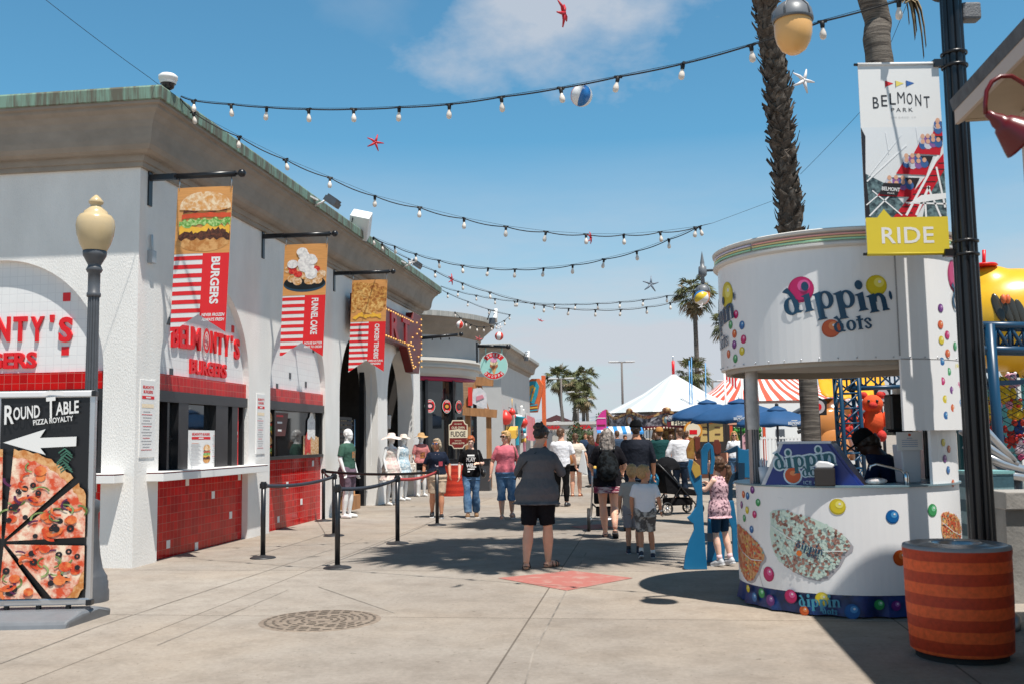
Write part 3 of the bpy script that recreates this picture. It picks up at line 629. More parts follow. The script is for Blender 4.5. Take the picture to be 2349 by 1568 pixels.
mb = MB(); shell(mb, 1.106, 2.2, 3.15, 26.7, 27.3, .012, mat('panel seam', (.35, .34, .34), .5), 1); shell(mb, 1.106, 2.172, 2.178, 27.3, 110, .012, mat('panel seam', (0, 0, 0)))
for i in range(24): a = KA + R(-80 + i * 8); mb.ball((KC.x + 1.105 * math.sin(a), KC.y - 1.105 * math.cos(a), 2.19), .008, STEEL, 6)
mb.build('panel_seam', kio)
mb = MB(); prof = [(1.10, 3.15), (1.13, 3.152), (1.145, 3.165), (1.145, 3.185), (1.11, 3.195), (1.105, 3.27), (1.145, 3.285), (1.15, 3.305), (1.13, 3.315), (.0, 3.30)]
mb.lathe(prof, mat('weathered rim', (.66, .64, .61), .6, col2=(.30, .26, .22), vs=7, c2lo=.62, c2hi=.85), (KC.x, KC.y, 0), 96, smooth=False); mb.build('rim', kio)
NEON = [mat('pink neon tube', srgb('#f3b0a8'), .25), mat('yellow neon tube', srgb('#ead79a'), .25), mat('green neon tube', srgb('#b0e3bd'), .25), mat('lilac neon tube', srgb('#d9cfe6'), .25)]
for i, (z, m) in enumerate(((3.258, 0), (3.236, 1), (3.214, 2))):
    mb = MB()
    for a0, a1, mm in ((-180, -38, 3 if m == 0 else m), (-38, 180, m)):
        mb.tube([(KC.x + 1.125 * math.sin(KA + R(a)), KC.y - 1.125 * math.cos(KA + R(a)), z) for a in range(a0, a1 + 1, 3)], .0095, NEON[mm], 6)
    mb.build('neon_tube', kio)
ALU = mat('brushed aluminium', (.52, .52, .53), .35, .9, var=.1, vs=10)
for a in (-60, 122):
    q = KA + R(a); x, y = KC.x + .90 * math.sin(q), KC.y - .90 * math.cos(q); mb = MB()
    mb.box((x, y, 1.63), (.075, .075, 1.06), ALU, rz=.2)
    for k in (-.024, 0, .024): mb.box((x + k, y - .036, 1.63), (.009, .016, 1.04), DKGREY, rz=.2)
    mb.build('post', kio)
q = KA + R(-60); mb = MB(); mb.lathe([(.055, 1.60), (.062, 1.7), (.06, 1.95), (.058, 2.16)], mat('cloudy plastic wrap', (.72, .71, .70), .18, var=.2, vs=9, alpha=.62), (KC.x + .9 * math.sin(q), KC.y - .9 * math.cos(q), 0), 20); mb.build('plastic_wrap', kio)
# blue printed skirt
mb = MB(); n = 120; v = []; f = []
for i in range(n + 1):
    a = 2 * PI * i / n; w = .012 * math.sin(a * 17) + .010 * math.sin(a * 31 + 1)
    for z, r in ((.205, .985), (.12, .99 + w * .6), (.015, 1.0 + w * 1.5)): v.append((KC.x + r * math.sin(a), KC.y - r * math.cos(a), z))
f = [(3 * i + k, 3 * i + 3 + k, 3 * i + 4 + k, 3 * i + 1 + k) for i in range(n) for k in range(2)]
mb.add(v, f, mat('blue vinyl skirt', srgb('#173a78'), .4, col2=srgb('#0c1c40'), vs=3.5), True)
o = mb.build('skirt', kio)
# dots, prints and wordmarks on the curved panels
def pr(h, nm): return mat(nm + ' print', srgb(h), .3)
DOT = {'m': ('#c0125f', '#dd5c98'), 'y': ('#d6c01e', '#ece06a'), 'o': ('#d2571a', '#ec8a4c'), 'b': ('#1560a0', '#4f97cc'), 'g': ('#2a9150', '#74c592'), 'p': ('#6b2379', '#a266ae')}
def dot(mb, x, z, r, k, rx=None):
    rx = rx or r; a, b = DOT[k]
    M1, M2, M3, M0 = pr(a, 'dot ' + k), pr(b, 'dot light ' + k), mat('dot shine print', (.85, .82, .82), .3), mat('dot deep print ' + k, tuple(c * .8 for c in srgb(a)), .3)
    mb.disc(x, z, rx, r, M0, .003, 22); mb.disc(x + rx * .06, z + r * .07, rx * .90, r * .90, M1, .0042, 20); mb.disc(x + rx * .24, z + r * .28, rx * .48, r * .46, M2, .0052, 18); mb.disc(x + rx * .30, z + r * .36, rx * .16, r * .14, M3, .0062, 12)
GLY = {}
def glyph_strokes(ch):
    """heavy serif letters: list of polygons and rings in x-height units"""
    st = lambda x, y0, y1, w=.34: [('p', [(x - w / 2 - .12, y0), (x + w / 2 + .12, y0), (x + w / 2, y0 + .14), (x + w / 2, y1), (x - w / 2 - .16, y1 - .10), (x - w / 2, y1 - .2), (x - w / 2, y0 + .14)])]
    if ch == 'd': return [('r', .44, .5, .46, .53, .17, .40, 0)] + [('p', [(.92, 0), (1.08, .10), (.86, .16), (.74, 1.0), (.40, 1.62), (.12, 1.48), (.06, 1.40), (.36, 1.25), (.52, .9), (.62, .05)])], 1.12
    if ch == 'i': return st(.28, 0, 1.06) + [('e', .30, 1.48, .21, .27)], .60
    if ch == 'p': return st(.28, -.55, 1.06) + [('r', .64, .52, .44, .52, .17, .39, 0)], 1.12
    if ch == 'n': return st(.26, 0, 1.06) + [('a', .62, .58, .40, .46, .12, .30), ('p', [(.70, 0), (1.16, 0), (1.02, .14), (1.02, .6), (.74, .6), (.74, .14)])], 1.2
    if ch == 'o': return [('r', .46, .5, .46, .53, .17, .40, 0)], .98
    if ch == 't': return st(.30, 0, 1.35, .30) + [('p', [(.0, .86), (.66, .86), (.66, 1.02), (.0, 1.02)])], .68
    if ch == 's': return [('a', .36, .74, .34, .30, .12, .17), ('h', .36, .28, .34, .30, .12, .17), ('p', [(.06, .72), (.3, .72), (.68, .30), (.42, .30)])], .74
    if ch == "'": return [('e', .12, 1.28, .09, .26)], .28
def wordmark2(mb, x, z, s, words, m, off, rot=0.0, arch=0.0, grow=0.0):
    c, q = math.cos(rot), math.sin(rot); k = 0; u0 = 0
    for ch in words:
        st, adv = glyph_strokes(ch); dz = arch * u0 * u0
        for g in st:
            o = off + k * .00022; k += 1
            T = lambda a, b: (x + (u0 + a) * s * c - (b * s + dz) * q, z + (u0 + a) * s * q + (b * s + dz) * c)
            if g[0] == 'p':
                pts = g[1]
                if grow:
                    mx = sum(p[0] for p in pts) / len(pts); my = sum(p[1] for p in pts) / len(pts); pts = [(p[0] + math.copysign(grow, p[0] - mx), p[1] + math.copysign(grow, p[1] - my)) for p in pts]
                mb.flat([T(*p) for p in pts], m, o)
            elif g[0] == 'e': mb.flat([T(*p) for p in ell(g[1], g[2], g[3] + grow, g[4] + grow, 18)], m, o)
            else:
                a0, a1 = {'r': (0, 2 * PI), 'a': (-.1 * PI, 1.02 * PI), 'h': (-1.02 * PI, .1 * PI)}[g[0]]
                cx, cy, rx, ry, ix, iy = g[1:7]; v = []; n = 22
                for i in range(n + 1):
                    a = a0 + (a1 - a0) * i / n
                    for rr, r2 in ((rx + grow, ry + grow), (max(.01, ix - grow), max(.01, iy - grow))):
                        p = T(cx + rr * math.cos(a), cy + r2 * math.sin(a)); v.append((p[0], -o, p[1]))
                mb.add(v, [(2 * i, 2 * i + 2, 2 * i + 3, 2 * i + 1) for i in range(n)], m)
        u0 += adv
    return u0 * s
mb = MB(); mb.map = cyl_map(1.10); mb.step = .05
dot(mb, -.285, 2.80, .115, 'm'); dot(mb, .345, 2.80, .09, 'y'); dot(mb, -.045, 2.445, .078, 'o')
wordmark2(mb, -.425, 2.575, .152, "dippin'", NAVY, .009, rot=.16, arch=-.006)
wordmark2(mb, -.015, 2.405, .088, 'dots', NAVY, .012, rot=.10)
# the same logo again round the left side
dot(mb, -1.19, 2.86, .13, 'y'); wordmark2(mb, -1.87, 2.50, .15, "dippin'", NAVY, .009, rot=.16); wordmark2(mb, -1.48, 2.36, .088, 'dots', NAVY, .012, rot=.1); dot(mb, -1.72, 2.78, .12, 'm'); 
for x, z, k in ((-1.02, 2.66, 'm'), (-1.13, 2.575, 'g'), (-.93, 2.55, 'b'), (-1.06, 2.485, 'o'), (-.915, 2.42, 'm'), (-1.07, 2.385, 'p'), (-1.2, 2.31, 'o'), (-.945, 2.315, 'y'), (-1.06, 2.255, 'g')): dot(mb, x, z, .040, k)
for x, z, k in ((1.0, 2.62, 'p'), (.985, 2.475, 'o'), (1.08, 2.39, 'm'), (.985, 2.34, 'y'), (1.07, 2.23, 'o'), (.975, 2.155, 'b'), (1.07, 2.07, 'g'), (.965, 1.985, 'm'), (1.10, 1.91, 'p'), (.985, 1.83, 'y'), (1.10, 1.755, 'o'), (.985, 1.69, 'b'), (1.22, 2.3, 'g'), (1.23, 2.12, 'y'), (1.24, 1.96, 'm'), (1.25, 1.8, 'b')): dot(mb, x, z, .038, k)
dot(mb, 1.30, 2.93, .15, 'm'); wordmark2(mb, 1.22, 2.62, .15, "dippin'", NAVY, .009, rot=.16)
mb.build('printed_logo', kio)
mb = MB(); mb.map = cyl_map(1.0); mb.step = .05
for x, z, r, k in ((-.06, .93, .068, 'y'), (.388, .845, .058, 'b'), (.79, .885, .055, 'g'), (-.735, .315, .066, 'm'), (.44, .50, .066, 'o')): dot(mb, x, z, r, k)
for x, z, k in ((-1.1, 1.0, 'o'), (-1.01, .99, 'b'), (-.92, 1.05, 'p'), (-.84, .94, 'g'), (-1.16, .9, 'p'), (-1.03, .86, 'y'), (-.9, .83, 'm'), (-1.1, .78, 'g'), (-.96, .69, 'b'), (1.0, 1.46, 'y'), (1.1, 1.4, 'o'), (1.01, 1.32, 'p'), (1.06, 1.22, 'b'), (1.15, 1.1, 'o')): dot(mb, x, z, .034, k)
BEAD = [mat('mint bead print', srgb('#cadccf'), .5), mat('cocoa bead print', srgb('#a5786a'), .5), mat('dark cocoa bead print', srgb('#7d5348'), .5), mat('pale bead print', srgb('#d4e2d4'), .5)]
def bead_cup(mb, x, z, s, mats, seed, lo, hi):
    q = random.Random(seed)
    out = [(-.493, .356), (-.441, .391), (-.283, .409), (-.125, .362), (.046, .332), (.191, .273), (.349, .19), (.441, .119), (.507, .024), (.493, -.036), (.414, -.095), (.349, -.214), (.283, -.285), (.217, -.356), (.112, -.391), (-.02, -.38), (-.178, -.32), (-.336, -.237), (-.441, -.142), (-.48, -.047), (-.507, .095), (-.487, .237)]
    def inside(a, b):
        r = False
        for i in range(len(out)):
            (x1, y1), (x2, y2) = out[i], out[i - 1]
            if (y1 > b) != (y2 > b) and a < (x2 - x1) * (b - y1) / (y2 - y1) + x1: r = not r
        return r
    mb.flat([(x + (a + .035) * s, z + (b - .03) * s) for a, b in out], mat('soft cup shade print', (.42, .40, .42), .4), .002)
    mb.flat([(x + a * s, z + b * s) for a, b in out], mats[0], .003); k = 0
    for i in range(950):
        a, b = q.uniform(-.46, .5), q.uniform(-.5, .46)
        if inside(a, b):
            nz = noise.noise(Vector((a * 7, b * 7, seed))); m = mats[1 if nz > -.04 else 0] if q.random() < .75 else q.choice(mats)
            mb.flat(ell(x + a * s, z + b * s, .019 * s, .019 * s, 6), m, .004 + (i % 60) * .0001)
    mb.flat([(x + a * s, z + b * s) for a, b in ((-.49, .22), (-.1, .02), (.2, -.06), (.46, -.05), (.46, -.062), (.2, -.073), (-.1, .007), (-.49, .207))], mat('cup edge print', (.75, .78, .76), .2), .0112)
bead_cup(mb, -.335, .60, .72, BEAD, 3, 0, 1); wordmark2(mb, -.43, .575, .042, 'dippin', NAVY, .0125, rot=-.25); wordmark2(mb, -.335, .505, .03, 'dots', NAVY, .0125, rot=-.25); mb.disc(-.40, .525, .025, .025, pr('#e0752a', 'orange disc'), .0122, 12)
BEAD2 = [pr('#d9a06c', 'bead a'), pr('#d2603a', 'bead b'), pr('#7fb3a0', 'bead c'), pr('#c9394a', 'bead d'), pr('#e0cc5a', 'bead e')]
bead_cup(mb, -1.09, .46, .62, BEAD2, 7, 0, 1); bead_cup(mb, 1.12, .68, .45, BEAD2, 9, 0, 1)
for x, z, dx, dz in ((-.86, .30, .045, -.12), (-.80, .36, .03, -.09), (-.6, 1.0, .05, -.01)): mb.flat([(x, z), (x + .004, z), (x + dx + .004, z + dz), (x + dx, z + dz)], mat('scuff', (.35, .34, .34), .7), .0025)
mb.build('printed_dots', kio)
mb = MB(); mb.map = cyl_map(1.018); mb.step = .05
for x, z, r, k in ((-.83, .14, .05, 'g'), (-.72, .09, .06, 'p'), (-.5, .15, .07, 'm'), (-.22, .15, .07, 'y'), (-.94, .09, .05, 'b'), (-.38, .04, .05, 'o'), (.02, .06, .075, 'b'), (.24, .12, .05, 'g'), (.38, .11, .05, 'p'), (-1.05, .15, .04, 'y')): dot(mb, x, z, r * .85, k)
wordmark2(mb, -.42, .075, .062, 'dippin', mat('teal print', srgb('#3a8fa8'), .4), .008, rot=.05); wordmark2(mb, -.22, .03, .035, 'dots', mat('teal print', (0, 0, 0)), .009)
mb.build('skirt_print', kio)

# things on and in the kiosk ---------------------------------------------------
def kp(deg, r, z): a = KA + R(deg); return Vector((KC.x + r * math.sin(a), KC.y - r * math.cos(a), z))
t = thing('display_case', 'blue sloping ice cream display case with logo on the kiosk counter', 'display case', P(1862, 1108, 8.83) * 1.0, KA + R(-8)); t.location.z = 1.105
NB = mat('royal blue panel', srgb('#12307f'), .3, var=.1, vs=4)
pf = [(-.40, 0), (.40, 0), (.15, .36), (-.23, .36)]
mb = MB(); mb.prism(pf, -.02, .0, NB); mb.build('front_panel', t)
mb = MB(); mb.prism([(-.40, 0), (-.23, .36), (-.27, .36), (-.44, 0)], 0, .34, mat('clear case side', (.72, .74, .78), .12, var=.2, vs=6, alpha=.85)); mb.prism([(.15, .36), (.40, 0), (.43, 0), (.18, .36)], 0, .34, NB); mb.box((-.05, .17, .372), (.46, .36, .022), mat('case lid', (.62, .65, .70), .12)); mb.prism(pf, .33, .34, NB); mb.build('case_body', t)
mb = MB(); OUTL = mat('pale outline print', srgb('#cfe0ea'), .4); TEAL2 = mat('deep teal print', srgb('#0f5d6b'), .4)
mb.X = Matrix.Translation((0, -.021, 0))
wordmark2(mb, -.305, .135, .092, 'dippin', OUTL, .001, rot=.10, grow=.16); mb.disc(-.155, .085, .082, .082, OUTL, .0035, 24); wordmark2(mb, -.07, .075, .058, 'dots', OUTL, .004, rot=.06, grow=.18)
mb.disc(-.155, .085, .068, .068, pr('#d2501c', 'orange ball'), .0065, 24); mb.disc(-.15, .105, .03, .022, pr('#e88a54', 'orange ball light'), .007, 14)
wordmark2(mb, -.305, .135, .092, 'dippin', TEAL2, .0075, rot=.10); wordmark2(mb, -.07, .075, .058, 'dots', TEAL2, .0075, rot=.06)
mb.text('ICE CREAM', .06, .022, .25, OUTL, .002, .032)
mb.build('logo_print', t)
t = thing('napkin_dispenser', 'dark brown napkin dispenser with white napkins in front of the display case', 'napkin dispenser', P(1893, 1110, 8.66), KA); t.location.z = 1.106
mb = MB(); mb.box((0, 0, .075), (.17, .12, .15), mat('dark brown plastic', (.03, .024, .022), .35)); mb.build('body', t, bevel=.008)
mb = MB(); mb.prism([(-.07, .15), (.07, .15), (.085, .18), (.03, .205), (-.05, .215), (-.08, .18)], -.05, .05, mat('paper napkin', (.78, .78, .79), .8)); mb.build('napkins', t, bevel=.012)
t = thing('spoon_cup', 'white cup of plastic spoons on the left end of the kiosk counter', 'cup', kp(-52, .88, 1.106)); mb = MB(); mb.lathe([(.0, 0), (.036, 0), (.048, .15), (.045, .15), (.034, .01)], mat('white plastic', (.7, .72, .76), .3), n=18); mb.build('cup', t)
mb = MB()
for i in range(7): a = i * .9; mb.tube([(.01 * math.cos(a), .01 * math.sin(a), .02), (.035 * math.cos(a), .035 * math.sin(a), .21 + .01 * (i % 3))], .005, mat('white plastic', (0, 0, 0)), 5)
mb.build('spoons', t)
t = thing('small_tub', 'little round tub with a pinkish lid beside the spoon cup', 'tub', kp(-38, .80, 1.106)); mb = MB(); mb.lathe([(0, 0), (.05, 0), (.06, .07), (0, .075)], mat('pale pink tub', (.55, .42, .40), .4), n=18); mb.lathe([(.062, .07), (.062, .085), (0, .09)], WHITE, n=18); mb.build('tub', t)
t = thing('towel_dispenser', 'dark smoked paper towel dispenser on the beige kiosk lining', 'dispenser', P(2062, 940, 9.32), KA + R(20)); mb = MB(); mb.box((0, 0, -.02), (.22, .16, .34), mat('smoked plastic', (.02, .02, .022), .2)); mb.prism([(-.11, -.19), (.11, -.19), (.05, -.23), (-.05, -.23)], -.07, .07, mat('smoked plastic', (0, 0, 0))); mb.build('body', t, bevel=.02)
mb = MB(); mb.box((.02, .02, .17), (.09, .10, .06), WHITE); mb.build('bracket', t)
t = thing('notice_box', 'white plastic bin with a printed notice on the kiosk counter', 'bin', P(2082, 1109, 8.98), KA + R(25)); t.location.z = 1.106
mb = MB(); mb.prism([(-.07, 0), (.09, 0), (.10, .34), (-.09, .34)], -.08, .08, mat('white bin plastic', (.66, .66, .68), .35)); mb.build('bin', t, bevel=.012)
mb = MB(); mb.box((-.01, -.09, .37), (.24, .008, .16), WHITE); mb.build('notice', t); mb = MB(); mb.disc(-.01, .425, .014, .012, pr('#d2501c', 'orange ball'), .097, 10)
for i in range(5): mb.box((-.01, -.096, .395 - i * .018), (.15 if i else .05, .001, .006), mat('blue grey print', (.35, .42, .55), .6))
mb.build('notice_print', t)
t = thing('faucet', 'curved chrome faucet at the kiosk sink', 'faucet', P(2068, 1110, 8.72)); t.location.z = 1.106
CHR = mat('chrome', (.75, .75, .76), .12, 1.0); mb = MB(); mb.tube([(.03, 0, 0), (.03, 0, .09), (.0, 0, .12), (-.10, .02, .15), (-.20, .03, .175), (-.245, .04, .16), (-.262, .04, .12)], .011, CHR, 10); mb.build('spout', t); mb = MB(); mb.lathe([(.0, .11), (.022, .10), (.026, .05), (.022, .0)], CHR, (.045, 0, 0), 12); mb.build('handle', t)
t = thing('wrapped_sandwich', 'crumpled wrapped paper bundle lying by the kiosk sink', 'bundle', P(2010, 1105, 8.72)); t.location.z = 1.106; mb = MB(); mb.ball((0, 0, .03), (.10, .05, .03), mat('striped wrap', (.5, .42, .40), .6, col2=(.7, .68, .68), vs=30), 12); mb.build('bundle', t)

# ================================================================== LAMP POST WITH BANNER
def flute(r0, r1, z0, z1, n=9, m=DKGREY, c=(0, 0), d=.82):
    v = []; k = n * 6; f = []
    for r, z in ((r0, z0), (r1, z1)):
        for i in range(k):
            a = 2 * PI * i / k; q = r * (d + (1 - d) * abs(math.cos(a * n / 2)) ** .6); v.append((c[0] + q * math.cos(a), c[1] + q * math.sin(a), z))
    f = [(i, (i + 1) % k, k + (i + 1) % k, k + i) for i in range(k)]
    return v, f
PX, PY = 3.748, 8.1
BLPOST = mat('black fluted post', (.012, .013, .016), .28, var=.3, vs=6, stretch=(1, 1, .3))
lp = thing('street_lamp', 'tall black fluted lamp post holding the coaster banner beside the kiosk', 'street lamp', (PX, PY, 0))
mb = MB(); v, f = flute(.108, .088, .42, 5.22, m=BLPOST); mb.add(v, f, BLPOST, False); mb.lathe([(.15, 5.22), (.12, 5.23), (.105, 5.30), (.09, 5.9), (.0, 6.0)], BLPOST, n=24); mb.build('post', lp)
mb = MB(); mb.lathe([(.24, 0), (.24, .10), (.20, .13), (.17, .28), (.13, .36), (.12, .42)], BLPOST, n=28); mb.build('base', lp)
mb = MB()
for z in (4.69, 4.58, 3.09, 2.98): mb.lathe([(.100, z), (.108, z + .005), (.108, z + .02), (.100, z + .025)], IRON, n=20)
mb.build('clamp_band', lp)
mb = MB(); mb.tube([(0, 0, 5.62), (-.4, 0, 5.80), (-1.0, -.05, 5.84), (-1.30, -.08, 5.70), (-1.37, -.1, 5.40)], .03, BLPOST, 10); mb.tube([(0, 0, 5.35), (-.5, 0, 5.55), (-.8, -.02, 5.78)], .02, BLPOST, 8); mb.build('arm', lp)
mb = MB(); mb.box((.15, 0, 5.06), (.16, .12, .15), mat('taped grey box', (.16, .16, .165), .6, bump=.5, bs=60)); mb.build('sensor_box', lp, bevel=.02)
def pendant(c, parent, s=1.0, amber=False):
    mb = MB(); mb.lathe([(0, .19), (.03, .185), (.035, .15), (.10, .13), (.155, .07), (.168, .0), (.168, -.02), (.155, -.022)], mat('grey lamp cap', (.16, .17, .185), .42), c, 32)
    for k in range(5): a = 2 * PI * k / 5 + .3; mb.tube([(c[0] + r * math.cos(a), c[1] + r * math.sin(a), c[2] + z) for r, z in ((.04, .155), (.103, .137), (.16, .075), (.172, .0))], .007, mat('grey lamp cap', (0, 0, 0)), 5)
    mb.build('lamp_cap', parent)
    mb = MB(); mb.lathe([(.15, -.02), (.155, -.06), (.152, -.13), (.135, -.20), (.10, -.26), (.05, -.295), (0, -.305)], mat('amber globe', srgb('#f0b872'), .3, sss=0) if not amber else mat('orange globe', srgb('#f29030'), .3), c, 32); mb.build('globe', parent)
pendant((-1.37, -.1, 4.985), lp)
# coaster banner
t = thing('park_banner', 'tall white and yellow ride banner with red coaster picture on the lamp post', 'banner', (0, PY, 0))
x0, x1, z0, z1 = 2.935, 3.612, 3.02, 4.615
mb = MB(); mb.box(((x0 + x1) / 2, 0, (z0 + z1) / 2), (x1 - x0, .006, z1 - z0), WHITE); mb.build('cloth', t)
mb = MB(); X = lambda u: x0 + u * (x1 - x0); Zb = lambda w: z1 - w * (z1 - z0); O = .0045
BK = mat('black lettering', (.02, .02, .025), .5); YB = mat('yellow banner print', srgb('#dcc63a'), .5, var=.03, vs=3)
for u, m in ((.33, RED), (.46, mat('yellow flag print', srgb('#e8d56a'), .5)), (.59, mat('blue flag print', srgb('#2f62a8'), .5))): mb.flat([(X(u), Zb(.085)), (X(u + .10), Zb(.10)), (X(u), Zb(.118))], m, O); mb.box((X(u) - .003, -O, Zb(.105)), (.003, .001, .06), BK)
for i, ch in enumerate('BELMONT'): mb.text(ch, X(.20 + i * .105), Zb(.178 - .006 * abs(i - 3) ** 1.3 * -1), .050 if ch != 'M' else .062, BK, O, .098, bold=.0 if ch == 'M' else .005)
mb.text('PARK', X(.52), Zb(.243), .18, BK, O, .034, space=1.4); mb.text('SAN DIEGO, CA', X(.53), Zb(.284), .21, mat('pale grey print', (.5, .5, .5), .5), O, .016, space=1.3)
# the picture: pale sky, white lattice, red train climbing from lower left to upper right
zp0, zp1 = Zb(.815), Zb(.335)
mb.flat([(x0, zp0), (x1, zp0), (x1, zp1), (x0, zp1)], mat('pale sky print', srgb('#dfe2e4'), .5), O)
px = lambda u: X(min(.997, u)); pz = lambda w: zp1 + (zp0 - zp1) * w
GRN = mat('dark foliage print', srgb('#2c3f47'), .5, col2=srgb('#6f8a8f'), vs=22); REDP = mat('coaster red print', srgb('#c4142a'), .45); DKP = mat('coaster dark print', srgb('#1c1a22'), .5); WP = mat('coaster white print', srgb('#eef0f2'), .5)
mb.flat([(px(0), pz(1)), (px(.62), pz(1)), (px(.25), pz(.62)), (px(0), pz(.5))], GRN, O + .001); mb.flat([(px(.7), pz(1)), (px(1), pz(1)), (px(1), pz(.42)), (px(.8), pz(.65))], GRN, O + .001)
mb.flat([(px(0), pz(0)), (px(.05), pz(.1)), (px(.03), pz(.5)), (px(.06), pz(.98)), (px(0), pz(1))], DKP, O + .0015)
mb.flat([(px(.34), pz(1)), (px(.62), pz(1)), (px(1), pz(.48)), (px(1), pz(.30))], REDP, O + .002)
for i in range(9): u = .38 + i * .068; w = .96 - i * .068; mb.flat([(px(u), pz(w)), (px(u + .2 - i * .008), pz(w)), (px(u + .2 - i * .008), pz(w - .012)), (px(u), pz(w - .012))], DKP, O + .0025)
def line(u0, w0, u1, w1, t_, m, o):
    a, b = Vector((px(u0), pz(w0))), Vector((px(u1), pz(w1))); d = (b - a).normalized(); n = Vector((-d.y, d.x)) * t_ / 2; mb.flat([a - n, b - n, b + n, a + n], m, o)
for a in ((.05, .98, .55, .55, .012), (.10, .7, .45, .98, .010), (.02, .86, .3, .66, .01), (.04, .6, .55, .2, .012), (.30, .05, .33, .3, .006), (.5, .98, .95, .30, .02), (.62, .98, .8, .66, .02), (.78, .66, .92, 1, .016), (.9, .45, .98, .9, .016), (.74, 1, .74, .82, .016), (.5, .84, 1, .86, .014), (.68, .0, .70, .25, .006), (.06, .55, .5, .08, .005)): line(*a[:5], WP, O + .003)
mb.flat([(px(.52), pz(.86)), (px(1), pz(.8)), (px(1), pz(.74)), (px(.7), pz(.76))], WP, O + .0035)
for i, (u, w) in enumerate(((.16, .76), (.40, .52), (.63, .30), (.84, .14))):
    s = .44 - i * .05
    mb.flat([(px(u), pz(w)), (px(u + s * .95), pz(w + .02)), (px(u + s * 1.15), pz(w - .16)), (px(u + s * .35), pz(w - .18))], REDP, O + .004 + i * .0001)
    mb.flat([(px(u + .08), pz(w - .10)), (px(u + s * 1.05), pz(w - .08)), (px(u + s * 1.2), pz(w - .19)), (px(u + .16), pz(w - .2))], DKP, O + .0046 + i * .0001)
    q = random.Random(i)
    for k in range(7):
        uu, ww = u + s * (.35 + .75 * (k % 4) / 4), w - .12 - .055 * (k // 4) + q.uniform(-.01, .01)
        uu = min(uu, .945); mb.flat(ell(px(uu), pz(ww + .02), .034, .036, 9), mat('shirt print %d' % (k % 3), (srgb('#35609a'), srgb('#c9cbd6'), srgb('#8a5a9a'))[k % 3], .5), O + .0052 + k * .00012); mb.flat(ell(px(uu), pz(ww - .022), .018, .021, 8), mat('face print', srgb('#d9a68a'), .5), O + .0065 + k * .0001)
mb.flat([(px(.18), pz(.745)), (px(.40), pz(.765)), (px(.46), pz(.63)), (px(.24), pz(.62))], DKP, O + .0078); mb.text('BELMONT', px(.325), pz(.69), .15, WP, O + .0086, .032, rot=-.10, bold=.02); mb.text('PARK', px(.325), pz(.735), .06, WP, O + .0086, .012, rot=-.1)
mb.flat([(x0, z0), (x1, z0), (x1, zp0), (X(.31), zp0), (X(.225), zp0 + .07), (X(.14), zp0), (x0, zp0)], YB, O + .009)
mb.text('RIDE', X(.5), Zb(.91), .43, WHITE, O + .0105, .135, bold=.012, space=1.05)
mb.build('print', t)
for z, m_ in ((z1 + .008, WHITE), (z0 - .008, YB)):
    mb = MB(); mb.tube([(x0, 0, z), (x1, 0, z)], .016, m_, 10); mb.tube([(x0 - .03, 0, z), (PX - .06, 0, z)], .012, IRON, 8); mb.box((PX - .12, 0, z), (.12, .06, .06), IRON); mb.build('rod', t)

# ================================================================== TRASH CAN
TC = Vector((3.095, 7.10, 0)); t = thing('trash_can', 'round orange trash can with rust stripes and steel top next to the lamp post', 'trash can', TC)
def stripe_mat(name, c1, c2, period, duty=.5, wob=.004):
    if name in MATS: return MATS[name]
    m = bpy.data.materials.new(name); m.use_nodes = True; MATS[name] = m; nt = m.node_tree; b = nt.nodes['Principled BSDF']; L = nt.links.new
    tc = nt.nodes.new('ShaderNodeTexCoord'); sx = nt.nodes.new('ShaderNodeSeparateXYZ'); L(tc.outputs['Object'], sx.inputs[0])
    n = nt.nodes.new('ShaderNodeTexNoise'); n.inputs['Scale'].default_value = 4; L(tc.outputs['Object'], n.inputs['Vector'])
    a = nt.nodes.new('ShaderNodeMath'); a.operation = 'MULTIPLY_ADD'; a.inputs[1].default_value = wob * 4; L(n.outputs['Fac'], a.inputs[0]); L(sx.outputs['Z'], a.inputs[2])
    d = nt.nodes.new('ShaderNodeMath'); d.operation = 'DIVIDE'; d.inputs[1].default_value = period; L(a.outputs[0], d.inputs[0])
    fr = nt.nodes.new('ShaderNodeMath'); fr.operation = 'FRACT'; L(d.outputs[0], fr.inputs[0])
    r = nt.nodes.new('ShaderNodeValToRGB'); r.color_ramp.interpolation = 'LINEAR'; e = r.color_ramp.elements; e[0].position = duty - .02; e[0].color = (*c1, 1); e[1].position = duty + .02; e[1].color = (*c2, 1); L(fr.outputs[0], r.inputs[0])
    n2 = nt.nodes.new('ShaderNodeTexNoise'); n2.inputs['Scale'].default_value = 30; n2.inputs['Detail'].default_value = 6; L(tc.outputs['Object'], n2.inputs['Vector'])
    r2 = nt.nodes.new('ShaderNodeValToRGB'); e = r2.color_ramp.elements; e[0].position = .3; e[0].color = (.8, .8, .8, 1); e[1].position = .6; e[1].color = (1.05, 1.05, 1.05, 1); L(n2.outputs['Fac'], r2.inputs[0])
    mx = nt.nodes.new('ShaderNodeMix'); mx.data_type = 'RGBA'; mx.blend_type = 'MULTIPLY'; mx.inputs['Factor'].default_value = 1; L(r.outputs[0], mx.inputs['A']); L(r2.outputs[0], mx.inputs['B']); L(mx.outputs['Result'], b.inputs['Base Color'])
    b.inputs['Roughness'].default_value = .6
    bp = nt.nodes.new('ShaderNodeBump'); bp.inputs['Strength'].default_value = .25; bp.inputs['Distance'].default_value = .01; L(n2.outputs['Fac'], bp.inputs['Height']); L(bp.outputs[0], b.inputs['Normal'])
    return m
ORS = stripe_mat('orange striped concrete', srgb('#f5642e'), srgb('#c43e1c'), .152)
mb = MB(); mb.lathe([(.318, .045), (.335, .06), (.350, .40), (.352, .70), (.356, .715), (.357, .745)], ORS, n=64); mb.build('body', t)
